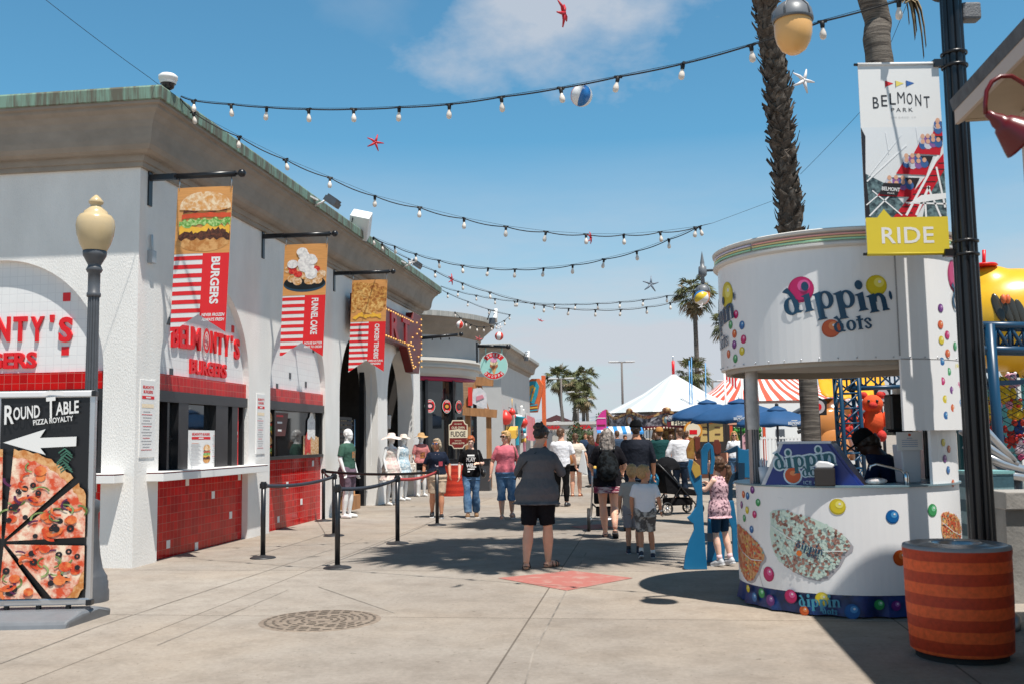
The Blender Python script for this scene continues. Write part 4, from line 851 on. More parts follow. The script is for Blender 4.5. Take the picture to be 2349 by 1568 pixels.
mb = MB(); mb.lathe([(.357, .745), (.353, .765), (.33, .77)], mat('grey rim', (.30, .30, .31), .7, bump=.3, bs=50), n=64); mb.build('rim', t)
mb = MB(); mb.lathe([(.33, .77), (.318, .775), (.27, .755), (.19, .775), (.165, .78), (.155, .77), (.155, .62)], mat('dull steel lid', (.40, .40, .41), .32, 1.0, var=.2, vs=9), n=64); mb.lathe([(.155, .62), (0, .62)], DARKIN, n=32); mb.build('lid', t)
mb = MB(); mb.lathe([(.30, .0), (.30, .05), (.315, .05)], DARKIN, n=40); mb.build('foot', t)
t2 = thing('trash_can', 'small round orange trash can striped red behind the woman in the navy shirt', 'trash can', G(1038, 1139), 0); t2.location = G(1040, 1136); t2['category'] = 'trash can'
mb = MB(); mb.lathe([(.33, 0), (.34, .03), (.37, .82), (.38, .85)], stripe_mat('red striped concrete', srgb('#e8452c'), srgb('#c9321f'), .17), n=40); mb.build('body', t2); mb = MB(); mb.lathe([(.38, .85), (.37, .87), (.25, .84), (.0, .84)], mat('grey rim', (0, 0, 0)), n=40); mb.build('lid', t2)
t['group'] = t2['group'] = 'striped orange trash cans'

# ================================================================== RIGHT BUILDING (eave and gooseneck lamp), near the camera
RX = Matrix.Translation((3.40, 7.36, 0)) @ Matrix.Rotation(R(-7.6), 4, 'Z')          # local y runs up the street, x away to the right
t = thing('cream_building', 'cream building at the right edge with grey roof eave', 'building', (3.40, 7.36, 0), R(-7.6))
CRE = mat('cream siding', (.42, .33, .24), .7, var=.08, vs=3); TRIM = mat('pale eave trim', (.56, .46, .40), .6); ROOFG = mat('grey roof shingle', (.10, .105, .115), .8, var=.3, vs=9, bump=.4, bs=25)
L0 = -4.8; sl = .52
mb = MB(); mb.prism([(-.02, 3.97), (3.6, 3.97 + 3.6 * sl), (3.6, 4.05 + 3.6 * sl), (-.04, 4.06)], L0, .02, ROOFG, plane='xz'); mb.build('roof', t)
mb = MB(); mb.box((-.0, L0 / 2, 3.93), (.03, -L0, .13), TRIM); mb.prism([(.0, 3.86), (3.6, 3.86 + 3.6 * sl), (3.6, 3.965 + 3.6 * sl), (0, 3.965)], -.03, .0, TRIM); mb.build('fascia', t)
mb = MB(); mb.face([(.02, L0, 3.875), (.42, L0, 3.875), (.42, -.05, 3.875), (.02, -.05, 3.875)], CRE); mb.box((.3, -.06, 3.92), (.5, .06, .10), CRE); mb.build('soffit', t)
mb = MB(); mb.box((.42 + 1.6, -.22 + L0 / 2, 1.94), (3.2, -L0, 3.87), CRE); mb.prism([(.42, 3.87), (3.6, 3.87), (3.6, 3.9 + 3.4 * sl)], L0, -.22, CRE); mb.build('wall', t)
mb = MB(); mb.box((.43, -.25, 1.93), (.10, .12, 3.86), TRIM); mb.build('corner_post', t)
t = thing('gooseneck_lamp', 'dark red gooseneck barn lamp under the cream eave', 'lamp')
RDL = mat('dark red enamel', (.13, .008, .011), .3)
# real size about 25 cm shade, arm growing out of the corner post
o_ = lambda x, y, Y=5.1: P(x, y, Y)
wq = Vector((3.545, 5.02, 3.42)); mb = MB(); mb.box(wq, (.05, .16, .16), RDL, rz=R(-7.6)); mb.build('wall_plate', t)
mb = MB(); mb.tube([wq, wq.lerp(o_(2400, 262), .6) + Vector((0, 0, .06)), o_(2410, 250), o_(2390, 232), o_(2365, 205), o_(2345, 190), o_(2320, 175), o_(2295, 176), o_(2275, 188), o_(2263, 210), o_(2260, 240), o_(2261, 262)], .012, RDL, 10); mb.build('arm', t)
c0, c1 = o_(2268, 262), o_(2352, 322); ax = (c1 - c0).normalized(); Q = ax.to_track_quat('Z', 'Y').to_matrix().to_4x4(); Q.translation = c0
mb = MB(); mb.lathe([(.0, -.016), (.02, -.008), (.024, .024), (.04, .055), (.043, .08), (.058, .09), (.07, .117), (.11, .2), (.12, .225), (.117, .225), (.07, .125)], RDL, n=28, X=Q); mb.build('shade', t)

# ================================================================== LEFT: acorn lamp and pizza sign
lb = G(197, 1378); t = thing('acorn_street_lamp', 'short grey fluted street lamp with cream acorn globe behind the pizza sign', 'street lamp', lb)
GP = mat('grey cast iron', (.085, .09, .10), .4, var=.15, vs=8)
mb = MB(); v, f = flute(.068, .056, 1.0, 3.05, 12); mb.add(v, f, GP); mb.lathe([(.062, 3.05), (.07, 3.06), (.07, 3.09), (.06, 3.10), (.06, 3.30), (.07, 3.31), (.082, 3.335), (.07, 3.36), (.062, 3.38), (.072, 3.40), (.115, 3.48), (.118, 3.52), (.10, 3.54)], GP, n=24); mb.build('post', t)
mb = MB(); mb.lathe([(.215, 0), (.215, .10), (.205, .12), (.205, .19), (.195, .20), (.195, .24), (.18, .26), (.15, .32), (.125, .45), (.105, .65), (.095, .86), (.11, .89), (.11, .99), (.068, 1.01)], GP, n=32); mb.build('base', t)
ACO = mat('cream globe', srgb('#cbb48c'), .25, var=.06, vs=5, stretch=(1, 1, .4))
mb = MB(); mb.lathe([(.115, 3.53), (.15, 3.60), (.18, 3.70), (.19, 3.79), (.18, 3.86), (.155, 3.90), (.12, 3.915), (.115, 3.94), (.085, 3.965), (.055, 3.99), (.05, 4.01), (.07, 4.03), (.072, 4.05), (.05, 4.08), (.03, 4.10), (.015, 4.115), (.0, 4.12)], ACO, n=32); mb.build('globe', t)
# sign
Yp = 8.95; A, B_ = P(-20, 1386, Yp), P(204, 1383, Yp); SX = frame((A.x, Yp, 0), (1, .03, -.0), (0, 0, 1)); w = B_.x - A.x; zb, zt = P(100, 1383, Yp).z, P(100, 900, Yp).z
sg = thing('pizza_sign', 'tall black pizza poster stand with white arrow in a silver frame', 'sign stand'); sg.matrix_world = SX
BLP = mat('black poster', (.012, .012, .014), .35); SLV = mat('silver frame', (.58, .59, .61), .3, .8)
mb = MB(); mb.box((w / 2, .03, (zb + zt) / 2), (w - .04, .03, zt - zb - .02), BLP); mb.build('poster', sg)
mb = MB()
for x in (0, w - .025): mb.box((x, .03, (zb + zt) / 2), (.05, .06, zt - zb), SLV)
mb.box((w / 2 - .012, .03, zt - .012), (w, .07, .06), mat('pale frame rail', (.74, .74, .75), .3)); mb.box((w / 2 - .012, .03, zb + .01), (w, .07, .06), SLV); mb.build('frame', sg, bevel=.012)
mb = MB(); mb.box((w - .01, .02, zt - .01), (.04, .08, .05), IRON); mb.box((w - .01, .02, zb + .0), (.05, .08, .05), IRON); mb.build('corner_cap', sg, bevel=.006)
mb = MB(); UX = lambda x: P(x, 1200, Yp).x - A.x + .0; UZ = lambda y: P(100, y, Yp).z; O = -.0125
def pp(x, y): return (P(x, y, Yp).x - A.x, P(x, y, Yp).z)
mb.X = Matrix.Translation((0, O - .0, 0))
for s, cx, cy, ww, hh in (('R', 21, 950, .085, .17), ('OUND', 62, 945, .235, .115), ('T', 118, 935, .085, .20), ('ABLE', 154, 934, .21, .115)): x, z = pp(cx, cy); mb.text(s, x, z, ww, WHITE, .004, hh, bold=.02, shear=.12, rot=.09)
x, z = pp(108, 930 - 20); mb.flat([(x - .02, z + .02), (x + .04, z + .035), (x + .14, z + .03), (x + .15, z + .05), (x + .02, z + .06), (x - .05, z + .035)], WHITE, .005)
x, z = pp(122, 963); mb.text('PIZZA ROYALTY', x, z, .355, WHITE, .004, .048, bold=.02, rot=.10)
mb.flat([pp(9, 1014), pp(105, 983), pp(92, 1003), pp(175, 1000), pp(174, 1022), pp(93, 1026), pp(105, 1042)], WHITE, .004)
PZ = mat('pizza print', srgb('#d8502a'), .5, col2=srgb('#f6dfc4'), vs=9, c2lo=.42, c2hi=.62, detail=7); CRU = mat('crust print', srgb('#c47a3a'), .5, col2=srgb('#e2b07a'), vs=14)
OLI = mat('olive print', (.012, .010, .014), .4); ONI = mat('onion print', srgb('#5a1f4a'), .5); PEP = mat('pepper print', srgb('#4e6a2c'), .5, col2=srgb('#9fb070'), vs=12); RPE = mat('red pepper print', srgb('#d23c18'), .5, col2=srgb('#ec8a4a'), vs=10)
cx, cz = pp(8, 1243); rr = .79; q = random.Random(12)
x_max, x_min = w - .055, .03
def clip(pts):
    out = []
    for lim, sgn in ((x_max, 1), (x_min, -1)):
        out = []
        for i in range(len(pts)):
            a, b = pts[i - 1], pts[i]; ia, ib = (a[0] - lim) * sgn <= 0, (b[0] - lim) * sgn <= 0
            if ia != ib: k = (lim - a[0]) / (b[0] - a[0]); out.append((lim, a[1] + k * (b[1] - a[1])))
            if ib: out.append(b)
        pts = out
    lo = zb + .045; out = []
    for i in range(len(pts)):
        a, b = pts[i - 1], pts[i]; ia, ib = a[1] >= lo, b[1] >= lo
        if ia != ib: k = (lo - a[1]) / (b[1] - a[1]); out.append((a[0] + k * (b[0] - a[0]), lo))
        if ib: out.append(b)
    return out
for a0, a1 in ((42, 86), (2, 39), (-49, -2), (-94, -53), (91, 132)):
    a0, a1 = R(a0), R(a1); mid = (a0 + a1) / 2; ox, oz = cx + .035 * math.cos(mid), cz + .035 * math.sin(mid); n = 14
    arc = lambda r: [(ox + r * (1 + .012 * math.sin(i * 2.3)) * math.cos(a0 + (a1 - a0) * i / n), oz + r * (1 + .012 * math.sin(i * 2.3)) * math.sin(a0 + (a1 - a0) * i / n)) for i in range(n + 1)]
    c_ = clip([(ox, oz)] + arc(rr))
    if len(c_) > 2: mb.flat(c_, CRU, .004)
    c_ = clip([(ox, oz)] + arc(rr * .91))
    if len(c_) > 2: mb.flat(c_, PZ, .0055)
    for i in range(30):
        r_, a_ = rr * .86 * math.sqrt(q.random()), q.uniform(a0 + .08, a1 - .08); x, z = ox + r_ * math.cos(a_), oz + r_ * math.sin(a_); k = i % 6; off = .007 + i * .0003; s = q.uniform(.8, 1.3)
        if r_ < .16 or not (x_min + .05 < x < x_max - .05 and z > zb + .09): continue
        if k == 0: mb.ring(x, z, .027 * s, .025 * s, .010, .009, OLI, off, 14)
        elif k == 1: mb.disc(x, z, .025 * s, .022 * s, OLI, off, 10)
        elif k == 2: a = q.uniform(0, 6); mb.ring(x, z, .075 * s, .05 * s, .060 * s, .038 * s, PEP, off, 12, a, a + 2.4)
        elif k == 3: a = q.uniform(0, 6); mb.ring(x, z, .085 * s, .06 * s, .060 * s, .038 * s, RPE, off, 12, a, a + 2.2)
        elif k == 4: a = q.uniform(0, 6); mb.ring(x, z, .09 * s, .06 * s, .07 * s, .045 * s, ONI, off, 10, a, a + 1.3)
        else: mb.disc(x, z, .045 * s, .035 * s, RPE, off, 9)
HERB = mat('herb print', srgb('#3f6f5c'), .5, var=.3, vs=20)
for i in range(9):
    x, z = pp(148 + 5 * math.sin(i), 1026 + i * 5.5)
    for sg_ in (-1, 1): mb.flat([(x, z), (x + sg_ * .055, z - .04), (x + sg_ * .05, z - .05), (x, z - .012)], HERB, .004 + i * .0003 + (.0001 if sg_ > 0 else 0))
mb.build('print', sg)
mb = MB(); GB = mat('grey moulded plastic', (.17, .18, .195), .45, var=.1, vs=6)
mb.add([(w / 2 + sx_ * a, y, z) for sx_ in (-1, 1) for a, y, z in ((.36, -.34, .0), (.38, -.32, .06), (.40, -.10, .11), (.44, .16, .11), (.50, .36, .06), (.48, .38, .0))], [(0, 1, 7, 6), (1, 2, 8, 7), (2, 3, 9, 8), (3, 4, 10, 9), (4, 5, 11, 10), (0, 5, 4, 3, 2, 1), (6, 7, 8, 9, 10, 11)], GB)
mb.build('base', sg, bevel=.03)
mb = MB()
for x in (.12, .40, .66): mb.tube([(x, .03, .11), (x, .03, zb + .0)], .024, IRON, 10)
mb.build('spring_foot', sg)

# ================================================================== PALMS
LEAF = mat('palm leaf', (.105, .112, .042), .55, var=.45, vs=1.6, spec=.3); LEAFD = mat('dead palm leaf', (.24, .185, .11), .8, var=.35, vs=2.5, spec=.1); TRK = mat('palm trunk', (.19, .165, .14), .9, col2=(.085, .073, .064), vs=5, stretch=(.5, .5, 7), bump=.8, bs=12, spec=.1)
BOOT = mat('palm boot', (.10, .08, .065), .85, col2=(.29, .25, .21), vs=7, c2lo=.5, c2hi=.75, bump=.4, bs=30, spec=.15)
def palm_leaf(mb, o, d, L, q, m, droop, nb=13):
    d = d.normalized(); side = d.cross(Vector((0, 0, 1)))
    side = side.normalized() if side.length > .05 else Vector((1, 0, 0)); up = side.cross(d)
    pet = L * q.uniform(.42, .55); tip = o + d * pet + Vector((0, 0, -droop * pet * .25))
    mb.add([o - side * .02, o + side * .02, tip + side * .012, tip - side * .012], [(0, 1, 2, 3)], m)
    fl = L - pet; tw = q.uniform(-.35, .35); side = (side * math.cos(tw) + up * math.sin(tw)); up = side.cross(d)
    for i in range(nb):
        a = -1.35 + 2.7 * i / (nb - 1); l = fl * (1.0 - .22 * abs(a)) * q.uniform(.85, 1.1)
        e = d * math.cos(a) + side * math.sin(a); pl = up * (.06 if i % 2 else -.06)
        n = e.cross(up).normalized() * l * .085
        m1 = tip + e * l * .55 + pl * l - Vector((0, 0, droop * l * .14)); m2 = tip + e * l * q.uniform(.92, 1.05) - Vector((0, 0, droop * l * q.uniform(.45, .75)))
        mb.add([tip, m1 - n, m2, m1 + n], [(0, 1, 2, 3)], m)
def palm(name, label, pts, r0, r1, L, seed, group=None, boots=None, nl=46, nd=26, nb=12, hang=0):
    """pts: trunk line from the ground up"""
    q = random.Random(seed); t = thing(name, label, 'palm tree', pts[0], 0, group); b = Vector(pts[0]); pts = [Vector(p) - b for p in pts]
    # smooth trunk line
    ln = []
    for i in range(len(pts) - 1):
        for k in range(10):
            f = k / 10; p0, p1, p2, p3 = pts[max(0, i - 1)], pts[i], pts[i + 1], pts[min(len(pts) - 1, i + 2)]
            ln.append(.5 * ((2 * p1) + (p2 - p0) * f + (2 * p0 - 5 * p1 + 4 * p2 - p3) * f * f + (3 * p1 - p0 - 3 * p2 + p3) * f ** 3))
    ln.append(pts[-1]); n = len(ln)
    mb = MB(); rs = [(r0 + (r1 - r0) * i / (n - 1)) * (1.35 if i == 0 else 1.12 if i == 1 else 1) * (1 + .03 * math.sin(i * 2.1)) for i in range(n)]
    mb.tube(ln, rs, TRK, 14)
    if boots:
        z0, z1, cnt, rb = boots
        lens = [0]
        for i in range(1, n): lens.append(lens[-1] + (ln[i] - ln[i - 1]).length)
        for i in range(cnt):
            z = z0 + (z1 - z0) * (i + q.random()) / cnt; k = min(range(n), key=lambda j: abs(ln[j].z - z)); a = i * 2.39996 + q.uniform(-.2, .2)
            j = min(k + 1, n - 1); k0 = max(0, j - 1); f = (z - ln[k0].z) / max(1e-6, ln[j].z - ln[k0].z); c = ln[k0].lerp(ln[j], max(0, min(1, f)))
            out = Vector((math.cos(a), math.sin(a), 0)); sd = Vector((-out.y, out.x, 0)); h = q.uniform(.10, .32); w = q.uniform(.05, .105); ex = q.uniform(.25, 1.35) * rb; a += q.uniform(-.4, .4); out = Vector((math.cos(a), math.sin(a), 0))
            p0 = c + out * r1 * .8; p1 = c + out * (r1 + ex * .55) + Vector((0, 0, h * .55)); p2 = c + out * (r1 + ex) + Vector((0, 0, h * q.uniform(.8, 1.15))) + sd * q.uniform(-.10, .10)
            mb.add([p0 - sd * w * 1.2, p0 + sd * w * 1.2, p1 + sd * w * .75 + out * .01, p1 - sd * w * .75 + out * .01, p2 + sd * w * .45, p2 - sd * w * .3 - Vector((0, 0, .03)), p1 + out * .03, p0 + out * .05], [(0, 7, 6, 3), (7, 1, 2, 6), (3, 6, 4, 5), (6, 2, 4), (0, 3, 2, 1), (3, 5, 4, 2)], BOOT)
    mb.build('trunk', t)
    mb = MB(); top = ln[-1]; ax = (ln[-1] - ln[-3]).normalized()
    for i in range(nl):
        e = q.uniform(-.35, 1.35) if i % 5 else q.uniform(-.75, .2); a = i * 2.39996 + q.uniform(-.3, .3)
        d = Vector((math.cos(a) * math.cos(e), math.sin(a) * math.cos(e), math.sin(e))); palm_leaf(mb, top + ax * q.uniform(-.25, .15), d, L * q.uniform(.85, 1.1), q, LEAF if q.random() < .86 else LEAFD, q.uniform(.45, .95), nb)
    for i in range(nd):
        a = i * 2.39996; e = q.uniform(-1.4, -.7); d = Vector((math.cos(a) * math.cos(e), math.sin(a) * math.cos(e), math.sin(e))); palm_leaf(mb, top - ax * q.uniform(.2, .7), d, L * q.uniform(.6, .85), q, LEAFD, .3, 9)
    mb.build('crown', t)
    if hang:
        mb = MB()
        for (x, y, z, s) in hang:
            o = Vector((x, y, z)); 
            for k in range(3):
                e = Vector((math.cos(k * .7 - .5), -.2, 0)); L_ = s * (.55 - .1 * k); w_ = .10 - .02 * k; pr = None
                for j in range(6):
                    u = j / 5; p = o + e * (.10 + .30 * u * (1 - .5 * u)) * s + Vector((0, 0, .12 * math.sin(u * 3) - L_ * u * u)); n_ = Vector((-e.y, e.x, .3)).normalized() * w_ * (1 - u) ** .5 * (.6 + .5 * math.sin(2.5 * u + .5)); c = [p - n_, p + Vector((0, -.03, .03)), p + n_]
                    if pr: mb.add(pr + c, [(0, 1, 4, 3), (1, 2, 5, 4)], LEAFD, True)
                    pr = c
        mb.build('dead_frond', t)
    return t
D1 = 16.0
p_ = [Vector((*P(1858, 1000, D1).xy, 0)), P(1855, 900, D1), P(1835, 700, D1), P(1812, 500, D1), P(1790, 280, D1), P(1762, 60, D1), Vector((3.6, 14.9, 11.2)), Vector((3.2, 14.3, 13.0))]
palm('shaggy_palm', 'tall palm with shaggy boot-covered trunk rising behind the kiosk canopy', p_, .15, .135, 1.9, 3, 'tall palms by the kiosk', boots=(4.3, 12.6, 950, .115))
D2 = 12.4
p_ = [Vector((*P(2110, 900, D2).xy, 0)), P(2090, 700, D2), P(2045, 350, D2), P(2012, 100, D2), P(2000, 0, D2), Vector((3.5, 11.3, 9.5)), Vector((2.5, 9.9, 12.6))]
h0 = Vector(p_[0]); hx = P(2045, 40, D2) - h0
palm('smooth_palm', 'tall palm with smooth grey trunk and a hanging dead frond behind the ride banner', p_, .17, .165, 2.3, 5, 'tall palms by the kiosk', nl=60, hang=[(hx.x, hx.y - .1, hx.z + .15, 1.0), (hx.x - .02, hx.y - .15, hx.z + .1, 1.4)])
def far_palm(x, ytop, Y, L, seed, label, group, lean=0.0, xb=None):
    top = P(x, ytop, Y); b = Vector((top.x + lean, Y, 0)) if xb is None else Vector((P(xb, 985, Y).x, Y, 0))
    palm('fan_palm', label, [b, b.lerp(top, .5) + Vector((.08, 0, 0)), top], .2, .17, L, seed, group, nl=44, nd=34)
PG = 'far fan palms beyond the buildings'
far_palm(1279, 862, 112, 2.0, 11, 'fan palm with the leftmost crown of the far cluster, next to the surfboard sign', PG, xb=1296)
far_palm(1316, 868, 118, 2.0, 12, 'fan palm second in the far cluster, standing over the pizza building', PG, xb=1320)
far_palm(1341, 864, 115, 2.0, 13, 'tallest right-hand fan palm of the far cluster over the pizza building', PG, xb=1349)
far_palm(1338, 906, 106, 1.8, 14, 'lowest fan palm crown of the far cluster, in front of its taller neighbours', PG, xb=1335)
far_palm(1321, 892, 125, 1.8, 15, 'fan palm with a half-hidden crown in the middle of the far cluster', PG, xb=1307)
far_palm(1592, 668, 78, 2.1, 16, 'tall lone fan palm behind the hanging orange street lamp', PG, xb=1600)
far_palm(1588, 852, 74, 1.75, 17, 'low fan palm crown right behind the striped carousel roof', PG, xb=1590)
far_palm(1668, 735, 84, 1.9, 18, 'fan palm mostly hidden by the left edge of the kiosk canopy', PG)

# ================================================================== ROUND CANDY STORE AND THE BUILDING BEYOND
CC = Vector((-5.05, 34.6)); CR = 3.9
t = thing('round_store', 'round-fronted pale candy store with magenta band over dark windows', 'building')
def cmap2(off=0): return cyl_map(CR, CC, math.atan2(-CC.x, CC.y))
SPALE = mat('pale stucco', (.50, .49, .475), .85, var=.05, vs=1.2, bump=.3, bs=30)
mb = MB(); mb.lathe([(CR, 4.15), (CR, 4.9)], SPALE, (CC.x, CC.y, 0), 96); mb.build('wall', t)
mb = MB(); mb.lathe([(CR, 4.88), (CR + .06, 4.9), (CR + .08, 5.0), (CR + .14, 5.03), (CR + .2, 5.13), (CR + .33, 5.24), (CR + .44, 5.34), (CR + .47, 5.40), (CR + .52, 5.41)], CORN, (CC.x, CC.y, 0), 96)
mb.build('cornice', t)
mb = MB(); mb.lathe([(CR + .53, 5.40), (CR + .55, 5.42), (CR + .55, 5.58), (CR + .3, 5.62), (0, 5.6)], mat('grey roof cap', (.30, .30, .28), .7, col2=(.42, .41, .38), vs=3, stretch=(5, 5, .4)), (CC.x, CC.y, 0), 96, smooth=False); mb.build('roof', t)
mb = MB(); mb.lathe([(CR, 4.16), (CR + .16, 4.15), (CR + .17, 4.05), (CR + .05, 4.02), (CR + .05, 3.96), (CR + .09, 3.92), (CR + .09, 3.86), (CR - .02, 3.84), (CR - .02, 3.74), (CR - .05, 3.65), (CR - .14, 3.57)], mat('cream moulding', (.62, .60, .56), .8), (CC.x, CC.y, 0), 96, smooth=False); mb.build('moulding', t)
mb = MB(); mb.lathe([(CR - .17, 3.57), (CR - .12, 3.56), (CR - .12, 3.44), (CR - .17, 3.43)], mat('magenta band', srgb('#a81448'), .5), (CC.x, CC.y, 0), 96); mb.build('band', t)
mb = MB(); mb.lathe([(CR - .2, .55), (CR - .2, 3.45)], GLASS, (CC.x, CC.y, 0), 60, smooth=False); mb.build('pane', t)
mb = MB(); mb.lathe([(CR - .1, 0), (CR - .1, .56), (CR - .25, .58)], mat('dark base panel', (.05, .05, .055), .5), (CC.x, CC.y, 0), 60)
for i in range(60):
    if i % 3 == 0: a = 2 * PI * i / 60 + .03; x, y = CC.x + (CR - .16) * math.cos(a), CC.y + (CR - .16) * math.sin(a); mb.box((x, y, 2.0), (.10, .10, 2.9), IRON, rz=a)
mb.build('window_frame', t)
mb = MB(); mb.map = cyl_map(CR - .165, CC, math.atan2(-CC.x, CC.y)); mb.step = .08
def hit(x, y, Rr):
    d = ray(x, y); a = d.x ** 2 + d.y ** 2; b = -2 * (d.x * CC.x + d.y * CC.y); k = (-b - math.sqrt(max(0, b * b - 4 * a * (CC.length_squared - Rr * Rr)))) / (2 * a); p = d * k; an = math.atan2(p.x - CC.x, -(p.y - CC.y)) - math.atan2(-CC.x, CC.y); return an * Rr, p.z + CAM_H
for (x, y), wrd, m in (((986, 930), ('CANDY', 'CANDY'), 'pink candy'), ((1025, 931), ('CARAMEL', 'APPLES'), 'amber candy'), ((1053, 932), ('CHOC', 'OLATE'), 'brown candy')):
    sx_, z = hit(x, y, CR - .165); mb.disc(sx_, z, .21, .22, mat('sticker mint print', srgb('#bfe0d8'), .5), .002, 22); mb.disc(sx_, z, .195, .205, RED, .003, 22); mb.disc(sx_, z, .15, .11, BLACK, .004, 16); mb.disc(sx_, z, .09, .06, mat(m + ' print', srgb({'p': '#f0b0b8', 'a': '#e09a3a', 'b': '#6a3a26'}[m[0]]), .5), .005, 12)
    mb.text(wrd[0], sx_, z + .15, .2, WHITE, .006, .05, bold=.02); mb.text(wrd[1], sx_, z - .15, .2, WHITE, .006, .05, bold=.02)
mb.build('window_sticker', t)
# street-side building 3
Q3 = Vector((-.55, 47.5, 0)); t3 = thing('shop_building', 'long pale stucco shop building with dark cornice beyond the timber gate', 'building', Q3, BRZ)
P3 = [lambda o: (-o, 9.0), lambda o: (-o, -o), lambda o: (11.7 + o, -o), lambda o: (11.7 + o, 9.0)]
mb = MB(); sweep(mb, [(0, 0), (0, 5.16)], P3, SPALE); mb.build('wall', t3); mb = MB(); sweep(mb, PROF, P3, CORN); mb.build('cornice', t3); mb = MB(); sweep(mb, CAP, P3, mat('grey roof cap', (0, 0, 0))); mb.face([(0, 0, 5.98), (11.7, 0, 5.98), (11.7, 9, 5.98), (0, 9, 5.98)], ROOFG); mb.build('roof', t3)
for x in (.9, 4.2, 7.6): 
    mb = MB(); mb.box((x + .9, -.01, 1.45), (1.5, .06, 2.9), BLACK); mb.build('doorway', t3)
for x in (2.9, 6.3, 9.6):
    mb = MB(); mb.box((x, -.12, 1.5), (.30, .24, 3.0), mat('pale column', (.62, .61, .60), .7)); mb.build('column', t3)
LBF = lambda Y: Vector((Q3.x + .1335 * (Y - Q3.y), Y, 0))
def hung(name, label, cat, x, y, Y, group='seaside decorations on the shop wall'):
    t = thing(name, label, cat, P(x, y, Y), BRZ, group); return t
BUOY = mat('red buoy paint', srgb('#e03a30'), .4, var=.1, vs=4); TEAL = mat('teal paint', srgb('#2f9fb8'), .45, var=.1, vs=4); SAND = mat('yellow foam paint', srgb('#e8b64a'), .5, var=.12, vs=6); ORG = mat('orange crate paint', srgb('#e07040'), .5, var=.12, vs=6); PINK = mat('pink paint', srgb('#d98a9a'), .5)
for x, y, Y, r, lb_ in ((1160, 958, 48.2, .33, 'large red net buoy hung on the shop wall nearest the timber gate'), (1175, 944, 50, .17, 'red buoy with pale antenna wires, highest on the shop wall'), (1180, 953, 50.5, .10, 'tiny red buoy just below the antenna buoy'), (1201, 968, 52.5, .24, 'red net buoy beside the orange crates')):
    t = hung('net_buoy', lb_, 'buoy', x, y, Y); mb = MB(); mb.lathe([(0, -r), (r * .6, -r * .85), (r, -r * .1), (r * .85, r * .45), (r * .4, r * .95), (r * .15, r * 1.2), (0, r * 1.22)], BUOY, n=18); mb.build('float', t); mb = MB(); mb.tube([(0, 0, r * 1.1), (0, .25, r * 1.5)], .02, IRON, 6)
    if r == .17:
        for k in range(4): mb.tube([(0, 0, r), (.05 * (k - 1.5), 0, r + .5)], .01, SAND, 5)
    mb.build('rope', t)
t = hung('blue_bucket', 'tilted teal bucket with pale rim hung on the shop wall', 'bucket', 1186, 966, 51); mb = MB(); mb.lathe([(.0, -.35), (.2, -.35), (.33, .22), (.36, .22), (.36, .30), (.30, .30)], TEAL, n=20, X=Matrix.Rotation(.2, 4, 'X')); mb.build('bucket', t); mb = MB(); mb.ball((0, 0, .25), (.3, .3, .12), WHITE, 12); mb.build('filling', t)
t = hung('teal_plank', 'long teal plank hanging below the bucket', 'plank', 1186, 1000, 51.2); mb = MB(); mb.prism([(-.18, -.45), (.18, -.45), (.2, .45), (-.2, .45)], -.1, .05, TEAL); mb.build('plank', t, bevel=.03)
t = hung('yellow_block', 'yellow wedge-shaped block hung between the buoy and the bucket', 'block', 1177, 991, 49.5); mb = MB(); mb.prism([(-.45, -.3), (.40, -.15), (.42, .32), (-.42, .12)], -.2, .2, SAND)
for k in range(7): mb.ball((-.3 + .11 * k, -.2, -.05 + .12 * math.sin(k * 2)), (.05, .02, .05), mat('dark hole', (.25, .14, .04), .8), 8)
mb.build('block', t, bevel=.03)
for x, y, Y, hh, lb_ in ((1197, 945, 52.6, .6, 'taller white paddle blade on the shop wall'), (1201, 949, 53.2, .45, 'shorter white paddle blade on the shop wall')):
    t = hung('paddle', lb_, 'paddle', x, y, Y); mb = MB(); mb.prism([(-.1, -hh), (.1, -hh), (.13, hh * .5), (0, hh * .62), (-.13, hh * .5)], -.05, .05, WHITE); mb.tube([(0, 0, -hh), (0, 0, -hh - .6)], .03, BUOY, 6); mb.build('paddle', t)
t = hung('striped_float', 'teal, white and yellow striped float on the shop wall', 'float', 1201, 998, 53); mb = MB()
for k, m in enumerate((SAND, WHITE, TEAL)): mb.tube([(0, 0, -.38 + .26 * k), (0, 0, -.14 + .26 * k)], .14, m, 12)
mb.build('float', t)
t = hung('pink_fin', 'small pink surf fin hanging under the striped float', 'fin', 1203, 1025, 53); mb = MB(); mb.prism([(-.2, .3), (.2, .3), (.1, -.3), (.0, -.4), (-.1, -.3)], -.06, .06, PINK); mb.build('fin', t)
for k in range(4):
    t = hung('orange_rack', ('orange slatted rack nearest the striped float', 'orange slatted rack second from the striped float', 'orange slatted rack third from the striped float', 'orange slatted rack next to the surfboard sign')[k], 'rack', 1208 + k * 4.2, 980 + k, 54.5 + k * 1.1); mb = MB()
    for i in range(3): mb.box((-.22 + i * .22, -.1, 0), (.09, .10, 1.35 - .1 * i), ORG if i % 2 else PINK)
    mb.box((0, -.03, .3), (.6, .06, .06), SAND); mb.box((0, -.03, -.5), (.7, .10, .10), BUOY); mb.build('rack', t)
